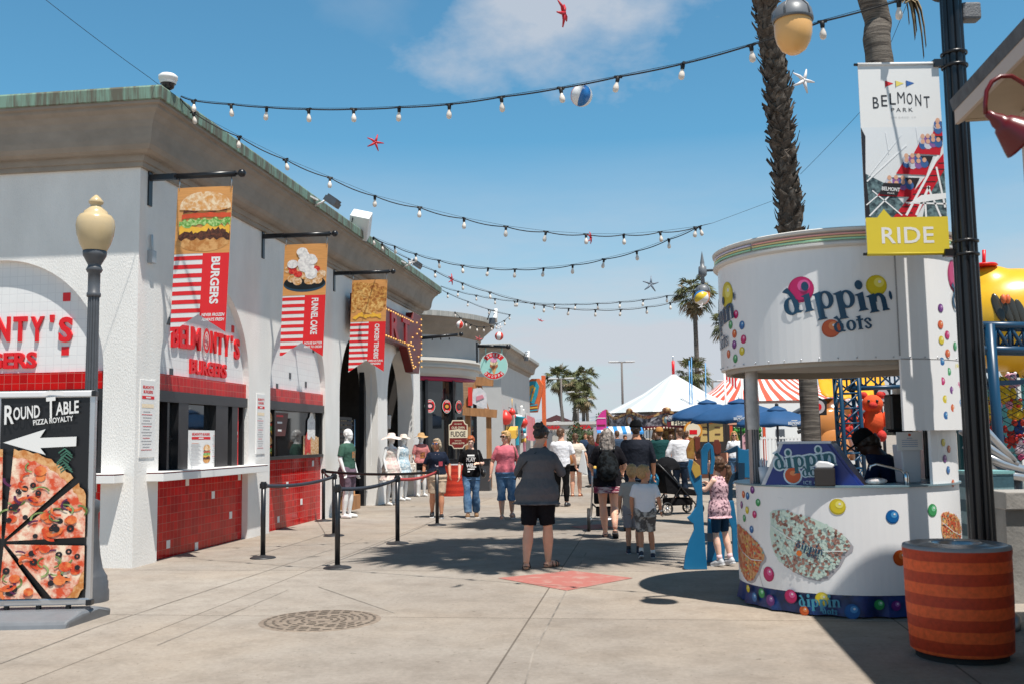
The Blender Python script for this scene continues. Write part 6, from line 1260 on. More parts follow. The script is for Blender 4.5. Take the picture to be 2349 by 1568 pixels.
class Fig:
    """a standing figure 1.70 m high in its own frame: x to its right, y ahead, z up; scaled to H"""
    def __init__(s, name, label, cat, loc, head, H, fem=True, fat=1.0, skin='a', J=None, turn=0.0, nod=0.0, hs=1.0, group=None, vs=.009, leg=1.0, lean=0.0):
        s.t = thing(name, label, cat, loc, -R(head), group); s.k = H / 1.70; s.fem = fem; s.fat = fat; s.m = SKIN[skin]; s.vs = vs / s.k; s.hs = hs; s.turn = turn; s.nod = nod
        s.t.scale = (s.k,) * 3
        s.J = {'pel': (0, 0, .93), 'chest': (0, lean * .5, 1.25), 'neck': (0, lean, 1.43), 'head': (0, .02 + lean * 1.25, 1.585)}
        for n_, g in (('L', -1), ('R', 1)):
            w = .145 if fem else .172
            s.J.update({'sh' + n_: (g * w, lean * .85 - .01, 1.352), 'el' + n_: (g * (w + .075), -.03 + lean * .8, 1.105), 'wr' + n_: (g * (w + .085), .05 + lean * .7, .865), 'hip' + n_: (g * .088, 0, .90), 'kn' + n_: (g * .095, .02, .49), 'an' + n_: (g * .10, -.02, .08), 'toe' + n_: (g * .12, .15, .03)})
        s.J.update(J or {}); s.J = {a: Vector(b) for a, b in s.J.items()}
        s.heel = {}
    def torso_rows(s, grow=0.0, z0=.80, z1=1.47, flare=0.0, mults=None):
        if s.fem: T = [(.80, .135, .10), (.88, .172, .122), (.96, .170, .12), (1.06, .142, .10), (1.14, .140, .102), (1.22, .152, .118), (1.28, .155, .125), (1.34, .148, .108), (1.385, .115, .085), (1.42, .07, .062), (1.47, .05, .052)]
        else: T = [(.80, .125, .10), (.88, .162, .118), (.96, .165, .12), (1.06, .158, .115), (1.14, .163, .117), (1.22, .174, .122), (1.28, .178, .124), (1.34, .170, .112), (1.385, .130, .09), (1.425, .08, .07), (1.47, .058, .058)]
        out = []
        zs = sorted(set([z0, z1] + [r[0] for r in T if z0 < r[0] < z1]))
        for z in zs:
            zz_ = min(max(z, T[0][0]), T[-1][0])
            for i in range(len(T) - 1):
                if T[i][0] <= zz_ <= T[i + 1][0]: k = (zz_ - T[i][0]) / (T[i + 1][0] - T[i][0]); rx = T[i][1] + k * (T[i + 1][1] - T[i][1]); ry = T[i][2] + k * (T[i + 1][2] - T[i][2]); break
            f = 1 + (s.fat - 1) * max(0, min(1, (1.45 - z) / .14))
            if z < .80: rx, ry = .175, .125
            fl = flare * max(0, min(1, (1.05 - z) / .35))
            P0, C0, N0 = s.J['pel'], s.J['chest'], s.J['neck']
            c = P0.lerp(C0, (z - .93) / .32) if z < 1.25 else C0.lerp(N0, min(1.2, (z - 1.25) / .18))
            out.append((c.x, c.y, z + (c.z - z if False else 0), rx * f + grow + fl, ry * f * (1.05 if s.fat > 1.1 else 1) + grow + fl * .8))
        return out
    def limb(s, mb, a, b, c, rs, m, k0=0.0, k1=2.0, g=0.0, n=14):
        """tube along a-b-c; rs = radii at 0, .5, 1, 1.35, 2; drawn from k0 to k1"""
        J = s.J; A, B, C = J[a], J[b], J[c]; pts = []; rr = []
        ks = sorted(set([k0, k1] + [x / 8 for x in range(0, 17) if k0 < x / 8 < k1])); keys = (0, .5, 1, 1.35, 2)
        for k in ks:
            p = A.lerp(B, k) if k <= 1 else B.lerp(C, k - 1)
            if 0.85 < k < 1.15: p = p.lerp(A.lerp(B, .85).lerp(B.lerp(C, .15), (k - .85) / .3), .35)
            for i in range(4):
                if keys[i] <= k <= keys[i + 1]: q = (k - keys[i]) / (keys[i + 1] - keys[i]); r = rs[i] + q * (rs[i + 1] - rs[i]); break
            pts.append(p); rr.append(r + g)
        mb.tube(pts, rr, m, n)
    LEGR = (.085, .070, .051, .060, .034); ARMR = (.050, .043, .037, .036, .025)
    def legr(s): f = 1 + (s.fat - 1) * .75; return tuple(x * (1 + (f - 1) * k) for x, k in zip(s.LEGR, (1, 1, .9, 1, .4)))
    def armr(s): f = 1 + (s.fat - 1) * .6; return tuple(x * f * (1 if s.fem else 1.12) for x in s.ARMR)
    def headM(s): return Matrix.Translation(s.J['head']) @ Matrix.Rotation(-R(s.turn), 4, 'Z') @ Matrix.Rotation(-R(s.nod), 4, 'X') @ Matrix.Diagonal((s.hs, s.hs, s.hs, 1))
    def body(s, curl=1.0, face=True, grip=None):
        mb = MB(); m = s.m
        loft(mb, s.torso_rows(), m)
        for g in 'LR':
            s.limb(mb, 'hip' + g, 'kn' + g, 'an' + g, s.legr(), m); s.limb(mb, 'sh' + g, 'el' + g, 'wr' + g, s.armr(), m)
            mb.ball(s.J['sh' + g], .054 * (1 + (s.fat - 1) * .4), m, 12); mb.ball(s.J['hip' + g] + Vector((0, -.01, -.01)), .10 * s.fat, m, 12)
            an, toe = s.J['an' + g], s.J['toe' + g]; d = toe - an; h = an + Vector((0, 0, -.045)) - Vector((d.x, d.y, 0)).normalized() * .03
            mb.tube([h, h.lerp(toe, .45) + Vector((0, 0, .01)), toe], [.036, .043, .026], m, 10); mb.ball(h, .036, m, 8)
            # hand: palm, four fingers, thumb
            el, wr = s.J['el' + g], s.J['wr' + g]; d = (wr - el).normalized(); sd = Vector((0, 1, 0)) - d * d.y
            sd = sd.normalized() if sd.length > .2 else Vector((1 if g == 'L' else -1, 0, .3)).normalized()
            inn = d.cross(sd) * (1 if g == 'R' else -1)
            pc = wr + d * .05; mb.tube([wr - d * .01, pc - sd * .0, wr + d * .09], [.026, .036, .032], m, 10, flatten=.55) if False else mb.ball(pc, (.03, .03, .03), m, 10)
            mb.tube([wr + sd * .012, wr + d * .045 + sd * .02, wr + d * .088 + sd * .026], [.017, .017, .014], m, 8); mb.tube([wr - sd * .012, wr + d * .045 - sd * .02, wr + d * .085 - sd * .026], [.017, .017, .014], m, 8)
            for i, (o, L) in enumerate(((.028, .070), (.010, .078), (-.009, .072), (-.027, .058))):
                b0 = wr + d * .082 + sd * o; b1 = b0 + d * L * .5 + inn * .012 * curl; b2 = b1 + d * L * .38 * (1 - .25 * curl) + inn * .03 * curl
                mb.tube([b0, b1, b2], [.0095, .0085, .0065], m, 6)
            t0 = wr + d * .03 + sd * .028; mb.tube([t0, t0 + sd * .026 + d * .026 + inn * .006, t0 + sd * .03 + d * .062 + inn * .014], [.012, .010, .007], m, 6)
        X = s.headM(); N = s.J['neck']; hp = s.J['head']
        mb.tube([N + Vector((0, -.005, -.03)), N.lerp(hp, .4), hp + Vector((0, -.01, -.04))], [.058 if s.fem else .064, .052 if s.fem else .060, .05], m, 12)
        mb.ball((0, -.012, .03), (.074, .094, .088), m, 18, X); mb.ball((0, .022, -.045), (.060, .066, .070), m, 16, X); mb.ball((0, .048, -.088), (.034, .036, .026), m, 10, X); mb.ball((0, .03, .0), (.064, .062, .06), m, 14, X)
        if face:
            mb.tube([X @ Vector((0, .088, .012)), X @ Vector((0, .104, -.018)), X @ Vector((0, .100, -.034))], [.009, .014, .013], m, 8); mb.ball((0, .082, .032), (.05, .014, .012), m, 10, X)
            mb.ball((0, .084, -.062), (.026, .016, .014), m, 8, X)
        for g in (-1, 1): mb.ball((g * .076, -.006, -.008), (.011, .019, .030), m, 8, X)
        o = vox(mb, 'body', s.t, s.vs, 2)
        if face:
            X2 = X; e = MB(); 
            for g in (-1, 1): e.ball((g * .030, .0865, .006), (.0135, .006, .0075), mat('eye white', (.62, .6, .58), .3), 10, X2); e.ball((g * .030, .0915, .006), (.006, .003, .006), mat('eye iris', (.03, .022, .018), .2), 8, X2); e.tube([X2 @ Vector((g * .016, .093, .024)), X2 @ Vector((g * .032, .096, .029)), X2 @ Vector((g * .048, .084, .023))], .0035, mat('eyebrow', (.10, .06, .04), .8), 5)
            e.build('eyes', s.t); l = MB(); l.tube([X2 @ Vector((-.022, .095, -.062)), X2 @ Vector((0, .1045, -.064)), X2 @ Vector((.022, .095, -.062))], [.003, .0065, .003], mat('lips', srgb('#b0625a'), .4), 6); l.build('lips', s.t)
        return o
    def shirt(s, m, hem=.88, sleeve=.75, grow=.018, flare=0.0, neck=1.425, name='shirt', fold=.021, vs=None, sg=.016):
        mb = MB(); rows = s.torso_rows(grow, hem, neck, flare)
        rows[-1] = (*rows[-1][:3], max(rows[-1][3], .082), max(rows[-1][4], .07)); loft(mb, rows, m, 28)
        if sleeve:
            for g in 'LR':
                rs = s.armr(); s.limb(mb, 'sh' + g, 'el' + g, 'wr' + g, tuple(r + sg for r in rs), m, 0, sleeve); mb.ball(s.J['sh' + g], .052 * (1 + (s.fat - 1) * .4) + sg, m, 12)
        else:
            for g in 'LR': p = s.J['sh' + g]; mb.tube([p + Vector((-p.x * .45, -.06, -.06)), p + Vector((-p.x * .42, 0, .035)), p + Vector((-p.x * .45, .08, -.06))], .03, m, 8)
        return vox(mb, name, s.t, vs or s.vs * 1.15, 3, FOLD, fold)
    def pants(s, m, k1=1.9, grow=.018, top=1.0, name='trousers', fold=.02, flarek=0.0, skirt=None):
        mb = MB()
        if skirt is None:
            loft(mb, [(r[0], r[1], r[2], r[3] - (grow if r[2] > .89 else 0), r[4] - (grow if r[2] > .89 else 0)) for r in s.torso_rows(grow + .007, .79, top)], m, 24)
            for g in 'LR':
                rs = [r + grow for r in s.legr()]; rs[4] += flarek; rs[3] += flarek * .6; s.limb(mb, 'hip' + g, 'kn' + g, 'an' + g, rs, m, 0, k1, n=16); mb.ball(s.J['hip' + g] + Vector((0, -.01, -.01)), .10 * s.fat + grow, m, 12)
        return vox(mb, name, s.t, s.vs * 1.15, 3, FOLD, fold)
    def shoes(s, m, sole=None, sandal=False, sock=None):
        for g in 'LR':
            an, toe = s.J['an' + g], s.J['toe' + g]; d = toe - an; f = Vector((d.x, d.y, 0)).normalized(); h = an + Vector((0, 0, -.045)) - f * .035; mb = MB(); sd = Vector((-f.y, f.x, 0)); up = (toe - h).normalized(); nz = sd.cross(up) * -1
            nz = nz if nz.z > 0 else -nz
            if sandal:
                a, b = h - nz * .036 - up * .02, toe - nz * .03 + up * .03; X = frame((a + b) / 2, b - a, nz); mb.box((0, 0, 0), ((b - a).length, .088, .018), sole or m, X)
                for k in (.35, .62, .82): c = h.lerp(toe, k); mb.tube([c + sd * .045 - nz * .02, c + sd * .035 + nz * .028, c + nz * .042, c - sd * .035 + nz * .028, c - sd * .045 - nz * .02], .006, m, 6)
                mb.tube([h + sd * .038, h - f * .042 + nz * .01, h - sd * .038], .006, m, 6)
                mb.build('sandal', s.t); continue
            mb.tube([h, h.lerp(toe, .5) + nz * .004, toe + up * .015], [.047, .052, .036], m, 12); mb.ball(h, .046, m, 10); mb.tube([h, an + Vector((0, 0, -.005))], [.045, .047], m, 10)
            o = vox(mb, 'shoe', s.t, .008 / s.k, 2)
            if sole:
                a, b = h - nz * .040 - up * .035, toe - nz * .034 + up * .045; X = frame((a + b) / 2, b - a, nz); q = MB(); q.prism([(-(b - a).length / 2, -.034), (-(b - a).length * .3, -.044), (0, -.04), ((b - a).length * .3, -.05), ((b - a).length / 2, -.03), ((b - a).length / 2, .03), ((b - a).length * .3, .05), (0, .04), (-(b - a).length * .3, .044), (-(b - a).length / 2, .034)], -.012, .014, sole, X, plane='xy'); c = q.build('sole', o, bevel=.006)
            if sock:
                q = MB(); q.tube([an + Vector((0, 0, -.01)), an + (s.J['kn' + g] - an).normalized() * .07], [.046, .043], sock, 12); q.build('sock', s.t)
    def hair(s, m, style='short', L=.3, name='hair', col=None):
        X = s.headM(); mb = MB()
        mb.ball((0, -.020, .042), (.083, .100, .088), m, 18, X); mb.ball((0, -.045, .0), (.078, .078, .085), m, 16, X)
        if style in ('short', 'boy'):
            mb.ball((0, .03, .092), (.058, .05, .030), m, 12, X)
        else:
            mb.ball((0, .035, .085), (.066, .05, .036), m, 12, X)
            for g in (-1, 1): mb.ball((g * .062, -.0, .022), (.024, .05, .06), m, 12, X)
        if style == 'bun': mb.ball((-.01, -.115, .06), (.052, .034, .045), m, 14, X); mb.ball((.035, -.12, .08), (.026, .022, .026), m, 10, X); mb.ball((-.05, -.115, .045), (.024, .022, .03), m, 10, X); mb.ball((.01, -.125, .025), (.03, .02, .02), m, 10, X); mb.ball((0, -.065, -.045), (.052, .035, .05), m, 12, X)
        if style == 'bob':
            for g in (-1, 1): mb.tube([X @ Vector((g * .07, -.01, .04)), X @ Vector((g * .088, -.0, -.04)), X @ Vector((g * .078, .0, -.115))], [.03, .036, .02], m, 10)
            mb.tube([X @ Vector((0, -.08, .0)), X @ Vector((0, -.09, -.06)), X @ Vector((0, -.08, -.12))], [.07, .075, .055], m, 12)
        if style == 'long':
            q = random.Random(len(name))
            for i in range(13):
                a = PI * (1.02 + .96 * i / 12); x, y = .075 * math.cos(a), .085 * math.sin(a) - .02; l = L * q.uniform(.85, 1.1)
                mb.tube([X @ Vector((x * .8, y * .8, .07)), X @ Vector((x * 1.12, y * 1.1, -.05)), X @ Vector((x * 1.3 + q.uniform(-.02, .02), y * 1.12 - .01, -.05 - l * .5)), X @ Vector((x * 1.2 + q.uniform(-.03, .03), y * 1.1 - .01, -.05 - l))], [.03, .036, .034, .012], m, 8)
        if style == 'pony':
            mb.ball((0, -.105, .03), (.032, .03, .032), m, 10, X); mb.tube([X @ Vector((0, -.10, .03)), X @ Vector((.0, -.17, .02)), X @ Vector((0, -.195, -.06)), X @ Vector((0, -.18, -.17)), X @ Vector((0, -.165, -.25))], [.028, .042, .048, .04, .01], m, 10)
        if style == 'back': mb.tube([X @ Vector((0, -.09, .02)), X @ Vector((0, -.10, -.05)), X @ Vector((0.0, -.085, -.13))], [.055, .045, .02], m, 10)
        return vox(mb, name, s.t, .008 / s.k, 1, HAIRT, .024)
    def cap(s, m, brim=True, back=False):
        X = s.headM(); mb = MB(); mb.lathe([(.0, .150), (.05, .143), (.085, .11), (.098, .055), (.099, .03), (.095, .03)], m, (0, -.012, 0), 24, X=X, sy=1.12)
        o = mb.build('cap', s.t)
        if brim: g = -1 if back else 1; q = MB(); q.prism(ell(0, g * .115, .078, .075, 18), .032, .040, m, X, plane='xy'); q.build('brim', o)
        return o
def project(obj, parent, pieces, m, y=1.0, name='print', off=.004):
    """lay flat lettering on a garment, seen from the front of the wearer: pieces are (text, x, z, width, height)"""
    dg = bpy.context.evaluated_depsgraph_get(); dg.update(); ev = obj.evaluated_get(dg); me = ev.to_mesh(); bv = BVHTree.FromPolygons([v.co.copy() for v in me.vertices], [tuple(p.vertices) for p in me.polygons]); ev.to_mesh_clear()
    mb = MB()
    for pc in pieces:
        t_, x, z, w, h = pc; g = MB(); g.step = .012; g.map = lambda p: p
        if t_: g.text(t_, x, z, w, m, 0, h, bold=.05)
        else: g.flat([(x - w / 2, z - h / 2), (x + w / 2, z - h / 2), (x + w / 2, z + h / 2), (x - w / 2, z + h / 2)], m)
        out = []
        for p in g.v:
            hit_ = bv.ray_cast(Vector((-p.x if y > 0 else p.x, 1.0 * y, p.z)), Vector((0, -y, 0))); out.append((hit_[0] + Vector((0, y * off, 0))) if hit_[0] else Vector((p.x, .2 * y, p.z)))
        mb.add(out, g.f, m)
    return mb.build(name, parent)
C = lambda h, nm, **k: mat(nm, srgb(h), k.pop('rough', .85), bump=k.pop('bump', .7), bs=k.pop('bs', 15), spec=.15, **k)
NAVYC = C('#1d2536', 'navy cotton'); KHAKI = C('#bda892', 'khaki cotton', var=.08, vs=9); BLKC = C('#141416', 'black cotton'); DENIM = C('#4a6a8c', 'blue denim', col2=srgb('#7d9cb8'), vs=5, c2lo=.45, c2hi=.7); DENIMD = C('#232f40', 'dark denim', var=.2, vs=6); ROSE = C('#d3707c', 'rose cotton', var=.06, vs=8); CHARC = C('#636265', 'charcoal jersey', var=.10, vs=7); BLKSH = C('#15161c', 'black shorts'); WHC = C('#e8e8ec', 'white cotton'); CRC = C('#cfc4b6', 'cream cotton', var=.06, vs=8); DKSH = C('#22252e', 'dark slate shirt'); GRY = C('#a9a39b', 'pale grey cotton'); GREEN = C('#1d4444', 'dark green cotton'); YEL = C('#c08a2e', 'mustard cotton'); CAMO = C('#b9b6b2', 'camo shorts', col2=srgb('#5f5d5c'), vs=8, c2lo=.45, c2hi=.55)
HB = mat('dark brown hair', (.042, .025, .016), .42, var=.4, vs=40, stretch=(1, 1, .15)); HRED = mat('red hair', srgb('#a8562a'), .45, var=.35, vs=40, stretch=(1, 1, .15)); HBL = mat('blond hair', srgb('#c09a62'), .45, var=.3, vs=40, stretch=(1, 1, .15)); HASH = mat('ash blond hair', srgb('#a3968c'), .45, col2=srgb('#4f453f'), vs=26, stretch=(1, 1, .2)); HSAND = mat('sandy hair', srgb('#b58e5e'), .5, var=.3, vs=30); HBR = mat('brown hair', srgb('#5a3d28'), .45, var=.4, vs=30, stretch=(1, 1, .2)); SOLE = mat('pale shoe sole', (.6, .6, .6), .6); SHB = mat('black shoe', (.02, .02, .022), .45); SHW = mat('grey white trainer', (.5, .51, .53), .5, var=.2, vs=20); TANL = mat('tan leather', srgb('#b5743c'), .5); LEATH = mat('black leather', (.015, .014, .014), .35); SANDM = mat('brown sandal strap', (.07, .045, .035), .5)
def at(x, y): g = G(x, y); return g
def walk(f, s=1):  # stride: right leg forward when s = 1
    return {'knR': (.095, .10 * s + .02, .49), 'anR': (.10, .20 * s, .085), 'toeR': (.12, .20 * s + .16, .055), 'knL': (-.095, -.0 * s + .05, .49), 'anL': (-.10, -.20 * s, .12), 'toeL': (-.12, -.20 * s + .15, .03)}
# 1 woman in sunglasses, navy shirt, khaki shorts, walking towards the camera
f = Fig('person', 'grey-haired woman in sunglasses, navy shirt, lanyard and khaki shorts walking forward', 'person', at(1003, 1186), 176, 1.57, fat=1.12, skin='b', J={'knL': (-.095, .10, .49), 'anL': (-.09, .12, .085), 'toeL': (-.10, .28, .04), 'knR': (.10, .02, .49), 'anR': (.11, -.16, .12), 'toeR': (.12, -.01, .035), 'elL': (-.27, -.03, 1.12), 'wrL': (-.28, .10, .92), 'elR': (.27, -.05, 1.12), 'wrR': (.29, .02, .90)}, turn=25)
f.body(); sh = f.shirt(NAVYC, hem=.86, sleeve=.85, grow=.022); f.pants(KHAKI, k1=.92, grow=.034, name='shorts'); f.shoes(SHB, SOLE); f.hair(mat('grey blond hair', srgb('#b9a68c'), .45, col2=srgb('#8a7a66'), vs=30, stretch=(1, 1, .2)), 'bob')
X = f.headM(); mb = MB(); mb.tube([X @ Vector((-.072, .03, .012)), X @ Vector((-.06, .084, .010)), X @ Vector((0, .106, .008)), X @ Vector((.06, .084, .010)), X @ Vector((.072, .03, .012))], .008, IRON, 8)
for g in (-1, 1): mb.ball((g * .034, .092, .004), (.027, .012, .017), mat('mirror lens', (.05, .15, .45), .08, spec=.9), 12, X)
mb.build('sunglasses', f.t)
project(sh, f.t, [(None, .085, 1.16, .085, .10)], mat('red badge', srgb('#c04a58'), .6), name='badge', off=.006); project(sh, f.t, [(None, .085, 1.185, .05, .012), (None, .085, 1.14, .05, .02)], WHITE, name='badge_print', off=.008); project(sh, f.t, [(None, .045, 1.24, .012, .26), (None, -.03, 1.24, .012, .26), (None, .008, 1.11, .05, .03)], mat('striped lanyard', srgb('#c7b0b8'), .6), name='lanyard', off=.006)
# 2 red-haired girl in black lettered shirt
f = Fig('person', 'red-haired young woman in black shirt with big white lettering and blue jeans', 'person', at(1082, 1186), 178, 1.61, skin='c', J={'knR': (.085, .10, .50), 'anR': (.075, .15, .085), 'toeR': (.08, .31, .05), 'knL': (-.09, .02, .49), 'anL': (-.10, -.12, .10), 'toeL': (-.11, .04, .03), 'elL': (-.25, -.02, 1.12), 'wrL': (-.14, .17, 1.13), 'elR': (.24, -.03, 1.12), 'wrR': (.25, .06, .88)}, nod=18)
f.body(); sh = f.shirt(BLKC, hem=.84, sleeve=.85, grow=.028); f.pants(DENIM, k1=1.93, grow=.02, flarek=.022, name='jeans'); f.shoes(mat('tan boot', srgb('#8a6a4c'), .6), SOLE); f.hair(HRED, 'back')
project(sh, f.t, [('DO IT', 0, 1.30, .16, .05), ('PLAY', 0, 1.21, .20, .085), ('WELL', 0, 1.09, .21, .085), ('WITH LOVE', 0, 1.0, .16, .035), ('O', -.05, .955, .04, .04)][1:3], WHITE, off=.005)
project(sh, f.t, [(None, 0, 1.30, .15, .03), (None, .01, 1.265, .13, .012), (None, 0, 1.015, .15, .022), (None, -.05, .965, .05, .03)], WHITE, name='print', off=.005)
mb = MB(); mb.tube([(-.12, .05, 1.42), (-.16, .13, 1.3), (-.19, .14, 1.12), (-.22, .06, .98)], .010, LEATH, 6); mb.build('bag_strap', f.t); mb = MB(); mb.ball((-.26, .03, .92), (.06, .13, .10), LEATH, 14); vox(mb, 'shoulder_bag', f.t, .012, 2)
# 3 woman in rose shirt and denim capris
f = Fig('person', 'blond woman in sunglasses, rose shirt and denim capris walking in flip-flops', 'person', at(1162, 1189), 174, 1.70, fat=1.10, skin='a', J={'knR': (.095, .03, .49), 'anR': (.09, .03, .085), 'toeR': (.10, .20, .035), 'knL': (-.10, .07, .50), 'anL': (-.12, -.12, .13), 'toeL': (-.13, .04, .045), 'elR': (.26, -.05, 1.10), 'wrR': (.30, .04, .86), 'elL': (-.25, -.10, 1.12), 'wrL': (-.24, -.02, .89)}, turn=48)
f.body(); f.shirt(ROSE, hem=.87, sleeve=.8, grow=.022); f.pants(DENIM, k1=1.32, grow=.022, name='capris', flarek=.01); f.shoes(mat('pale flip flop', (.5, .42, .4), .5), mat('pale flip flop sole', (.55, .45, .42), .6), sandal=True); f.hair(HBL, 'back')
X = f.headM(); mb = MB(); mb.tube([X @ Vector((-.072, .03, .012)), X @ Vector((-.06, .084, .010)), X @ Vector((0, .106, .008)), X @ Vector((.06, .084, .010)), X @ Vector((.072, .03, .012))], .009, mat('brown sunglasses', (.04, .02, .012), .2), 8)
for g in (-1, 1): mb.ball((g * .034, .092, .004), (.028, .012, .020), mat('brown sunglasses', (0, 0, 0)), 12, X)
mb.build('sunglasses', f.t); mb = MB(); mb.tube([(-.12, -.02, 1.45), (-.17, .06, 1.36), (-.2, .08, 1.15)], .014, mat('brown strap', (.16, .09, .06), .6), 6); mb.tube([(-.12, -.02, 1.45), (-.17, -.10, 1.33), (-.2, -.1, 1.1)], .014, mat('brown strap', (0, 0, 0)), 6); mb.build('bag_strap', f.t)
# 4 woman in charcoal tunic, seen from behind, looking at her phone
f = Fig('person', 'dark-haired woman with bun in charcoal top and black shorts looking down at her phone', 'person', at(1236, 1303), 14, 1.71, fat=1.16, skin='a', J={'chest': (.02, .03, 1.25), 'neck': (.01, .06, 1.43), 'head': (.03, .12, 1.575), 'shL': (-.155, .03, 1.325), 'shR': (.16, .06, 1.325), 'elR': (.28, .12, 1.12), 'wrR': (.16, .34, 1.15), 'elL': (-.27, .08, 1.12), 'wrL': (-.02, .33, 1.14), 'anL': (-.13, -.10, .08), 'toeL': (-.16, .07, .03), 'knL': (-.115, .0, .48), 'anR': (.09, .12, .08), 'toeR': (.19, .26, .03), 'knR': (.10, .09, .49)}, nod=38, turn=22, vs=.008)
f.body(); f.pants(BLKSH, k1=.93, grow=.03, name='shorts'); f.shoes(SANDM, mat('sandal sole', (.10, .07, .05), .6), sandal=True); f.hair(HB, 'bun')
def tunic():
    mb = MB(); rows = [r for r in f.torso_rows(.022, .76, 1.425, .0)]
    rows = [(r[0], r[1] - .015, r[2], r[3] + max(0, (1.15 - r[2])) * .20, r[4] + max(0, (1.1 - r[2])) * .12) for r in rows]; rows[-1] = (*rows[-1][:3], .12, .085); loft(mb, rows, CHARC, 36)
    for g in 'LR': s_ = f.armr(); f.limb(mb, 'sh' + g, 'el' + g, 'wr' + g, tuple(r + .016 for r in s_), CHARC, 0, 1.35); mb.ball(f.J['sh' + g], .062, CHARC, 12)
    return vox(mb, 'tunic', f.t, .009, 3, FOLD, .020)
tunic()
mb = MB(); mb.tube([(.10, .02, 1.44), (0, -.10, 1.36), (-.14, -.13, 1.22), (-.26, -.06, 1.05)], .009, LEATH, 6); mb.tube([(.10, .02, 1.44), (.24, .16, 1.25), (.28, .20, 1.0), (.26, .18, .85)], .008, LEATH, 6); mb.build('bag_strap', f.t)
t = thing('phone', 'black phone held up by the woman in the charcoal top', 'phone', f.t.matrix_basis @ Vector((.08, .40, 1.21)), -R(14)); mb = MB(); mb.box((0, 0, 0), (.075, .010, .15), BLACK, Matrix.Rotation(R(-50), 4, 'X')); mb.build('phone', t, bevel=.006)
# 5 man in white t-shirt
f = Fig('person', 'man in white t-shirt and black trousers walking away with a phone in hand', 'person', at(1290, 1161), 12, 1.76, fem=False, skin='a', J={'elR': (.27, .02, 1.10), 'wrR': (.29, .14, .90), 'elL': (-.25, .06, 1.12), 'wrL': (-.18, .22, 1.02), 'anL': (-.12, -.02, .08), 'anR': (.09, .04, .08), 'toeR': (.12, .2, .03)}, turn=30, nod=10)
f.body(face=False); f.shirt(WHC, hem=.86, sleeve=.82, grow=.028); f.pants(BLKC, k1=1.92, grow=.014); f.shoes(SHB, None); f.hair(HBR, 'short')
# 6 woman in cream top with orange backpack strap and a clear bag
f = Fig('person', 'woman in cream top and black shorts with tan shoulder bag and white carrier bag', 'person', at(1322, 1137), 10, 1.66, fat=1.22, skin='a', J={'elR': (.28, -.03, 1.12), 'wrR': (.31, .05, .90), 'elL': (-.25, .05, 1.15), 'wrL': (-.18, .2, 1.1)}, turn=-10)
f.body(face=False); f.shirt(CRC, hem=.84, sleeve=.7, grow=.03, sg=.035); f.pants(BLKSH, k1=.55, grow=.02, name='shorts'); f.shoes(TANL, TANL, sandal=True); f.hair(HBR, 'back')
mb = MB(); mb.tube([(.10, .04, 1.44), (.06, -.12, 1.36), (-.10, -.17, 1.12), (-.17, -.15, .98)], .012, TANL, 6); mb.build('bag_strap', f.t); mb = MB(); mb.ball((-.12, -.19, 1.02), (.13, .06, .15), TANL, 14); vox(mb, 'shoulder_bag', f.t, .014, 2)
t = thing('carrier_bag', 'thin white plastic bag hanging from the cream-topped woman', 'bag', f.t.matrix_basis @ Vector((.20, -.13, 0)), -R(10)); mb = MB(); mb.prism([(-.12, .66), (.14, .55), (.10, .9), (.04, 1.22), (.0, 1.22), (-.06, .95)], -.05, .05, mat('thin white plastic', (.75, .76, .77), .35, alpha=.85)); mb.build('bag', t, bevel=.03)
# 7 long-haired woman in dark jacket
f = Fig('person', 'long-haired woman in dark jacket standing sideways far down the promenade', 'person', at(1357, 1117), -60, 1.62, skin='b'); f.body(face=False); f.shirt(DKSH, hem=.84, sleeve=1.9, grow=.03); f.pants(DENIMD, k1=1.95, grow=.012); f.shoes(SHB, SOLE); f.hair(HBR, 'long', .25)
# 8 woman with backpack pushing a stroller
f = Fig('person', 'ash-blond woman with camouflage backpack pushing a stroller away', 'person', at(1398, 1232), 5, 1.68, fat=1.15, skin='a', J={'knL': (-.09, .10, .49), 'anL': (-.06, .12, .08), 'toeL': (-.06, .29, .03), 'knR': (.085, .03, .47), 'anR': (.09, -.20, .16), 'toeR': (.10, -.10, .035), 'elR': (.27, .03, 1.12), 'wrR': (.24, .27, 1.03), 'elL': (-.27, .03, 1.12), 'wrL': (-.24, .27, 1.03)})
f.body(face=False); f.shirt(C('#17151a', 'black lace cotton'), hem=.90, sleeve=.85, grow=.02, sg=.03); f.hair(HASH, 'long', .30); f.shoes(SHB, SHB, sandal=True)
mb = MB(); rows = [(0, -.01, z, rx, ry) for z, rx, ry in ((.66, .235, .20), (.72, .23, .195), (.80, .225, .18), (.9, .21, .155), (.98, .20, .15))]; loft(mb, rows[2:], C('#17141a', 'black print skirt', col2=srgb('#6d5b66'), vs=30, c2lo=.62, c2hi=.7), 30); vox(mb, 'skirt', f.t, .010, 2, FOLD, .014); mb = MB(); loft(mb, [(0, -.01, .70, .242, .205), (0, -.01, .80, .230, .188)], C('#7c3046', 'wine border print', col2=srgb('#cdb3ae'), vs=34, stretch=(.2, .2, 1.6), c2lo=.5, c2hi=.56), 30); vox(mb, 'skirt_border', f.t, .010, 2, FOLD, .014)
mb = MB(); CBP = C('#23272a', 'camo backpack', col2=srgb('#0d0e0f'), vs=13, c2lo=.46, c2hi=.54); mb.ball((0, -.23, 1.13), (.165, .11, .24), CBP, 18); mb.ball((0, -.29, 1.04), (.13, .08, .14), CBP, 14); mb.ball((0, -.22, 1.02), (.17, .10, .14), CBP, 14); vox(mb, 'backpack', f.t, .012, 2)
mb = MB()
for g in (-1, 1): mb.tube([(g * .10, -.15, 1.36), (g * .12, -.02, 1.44), (g * .13, .12, 1.3), (g * .15, .05, 1.05), (g * .15, -.12, .98)], .018, LEATH, 6)
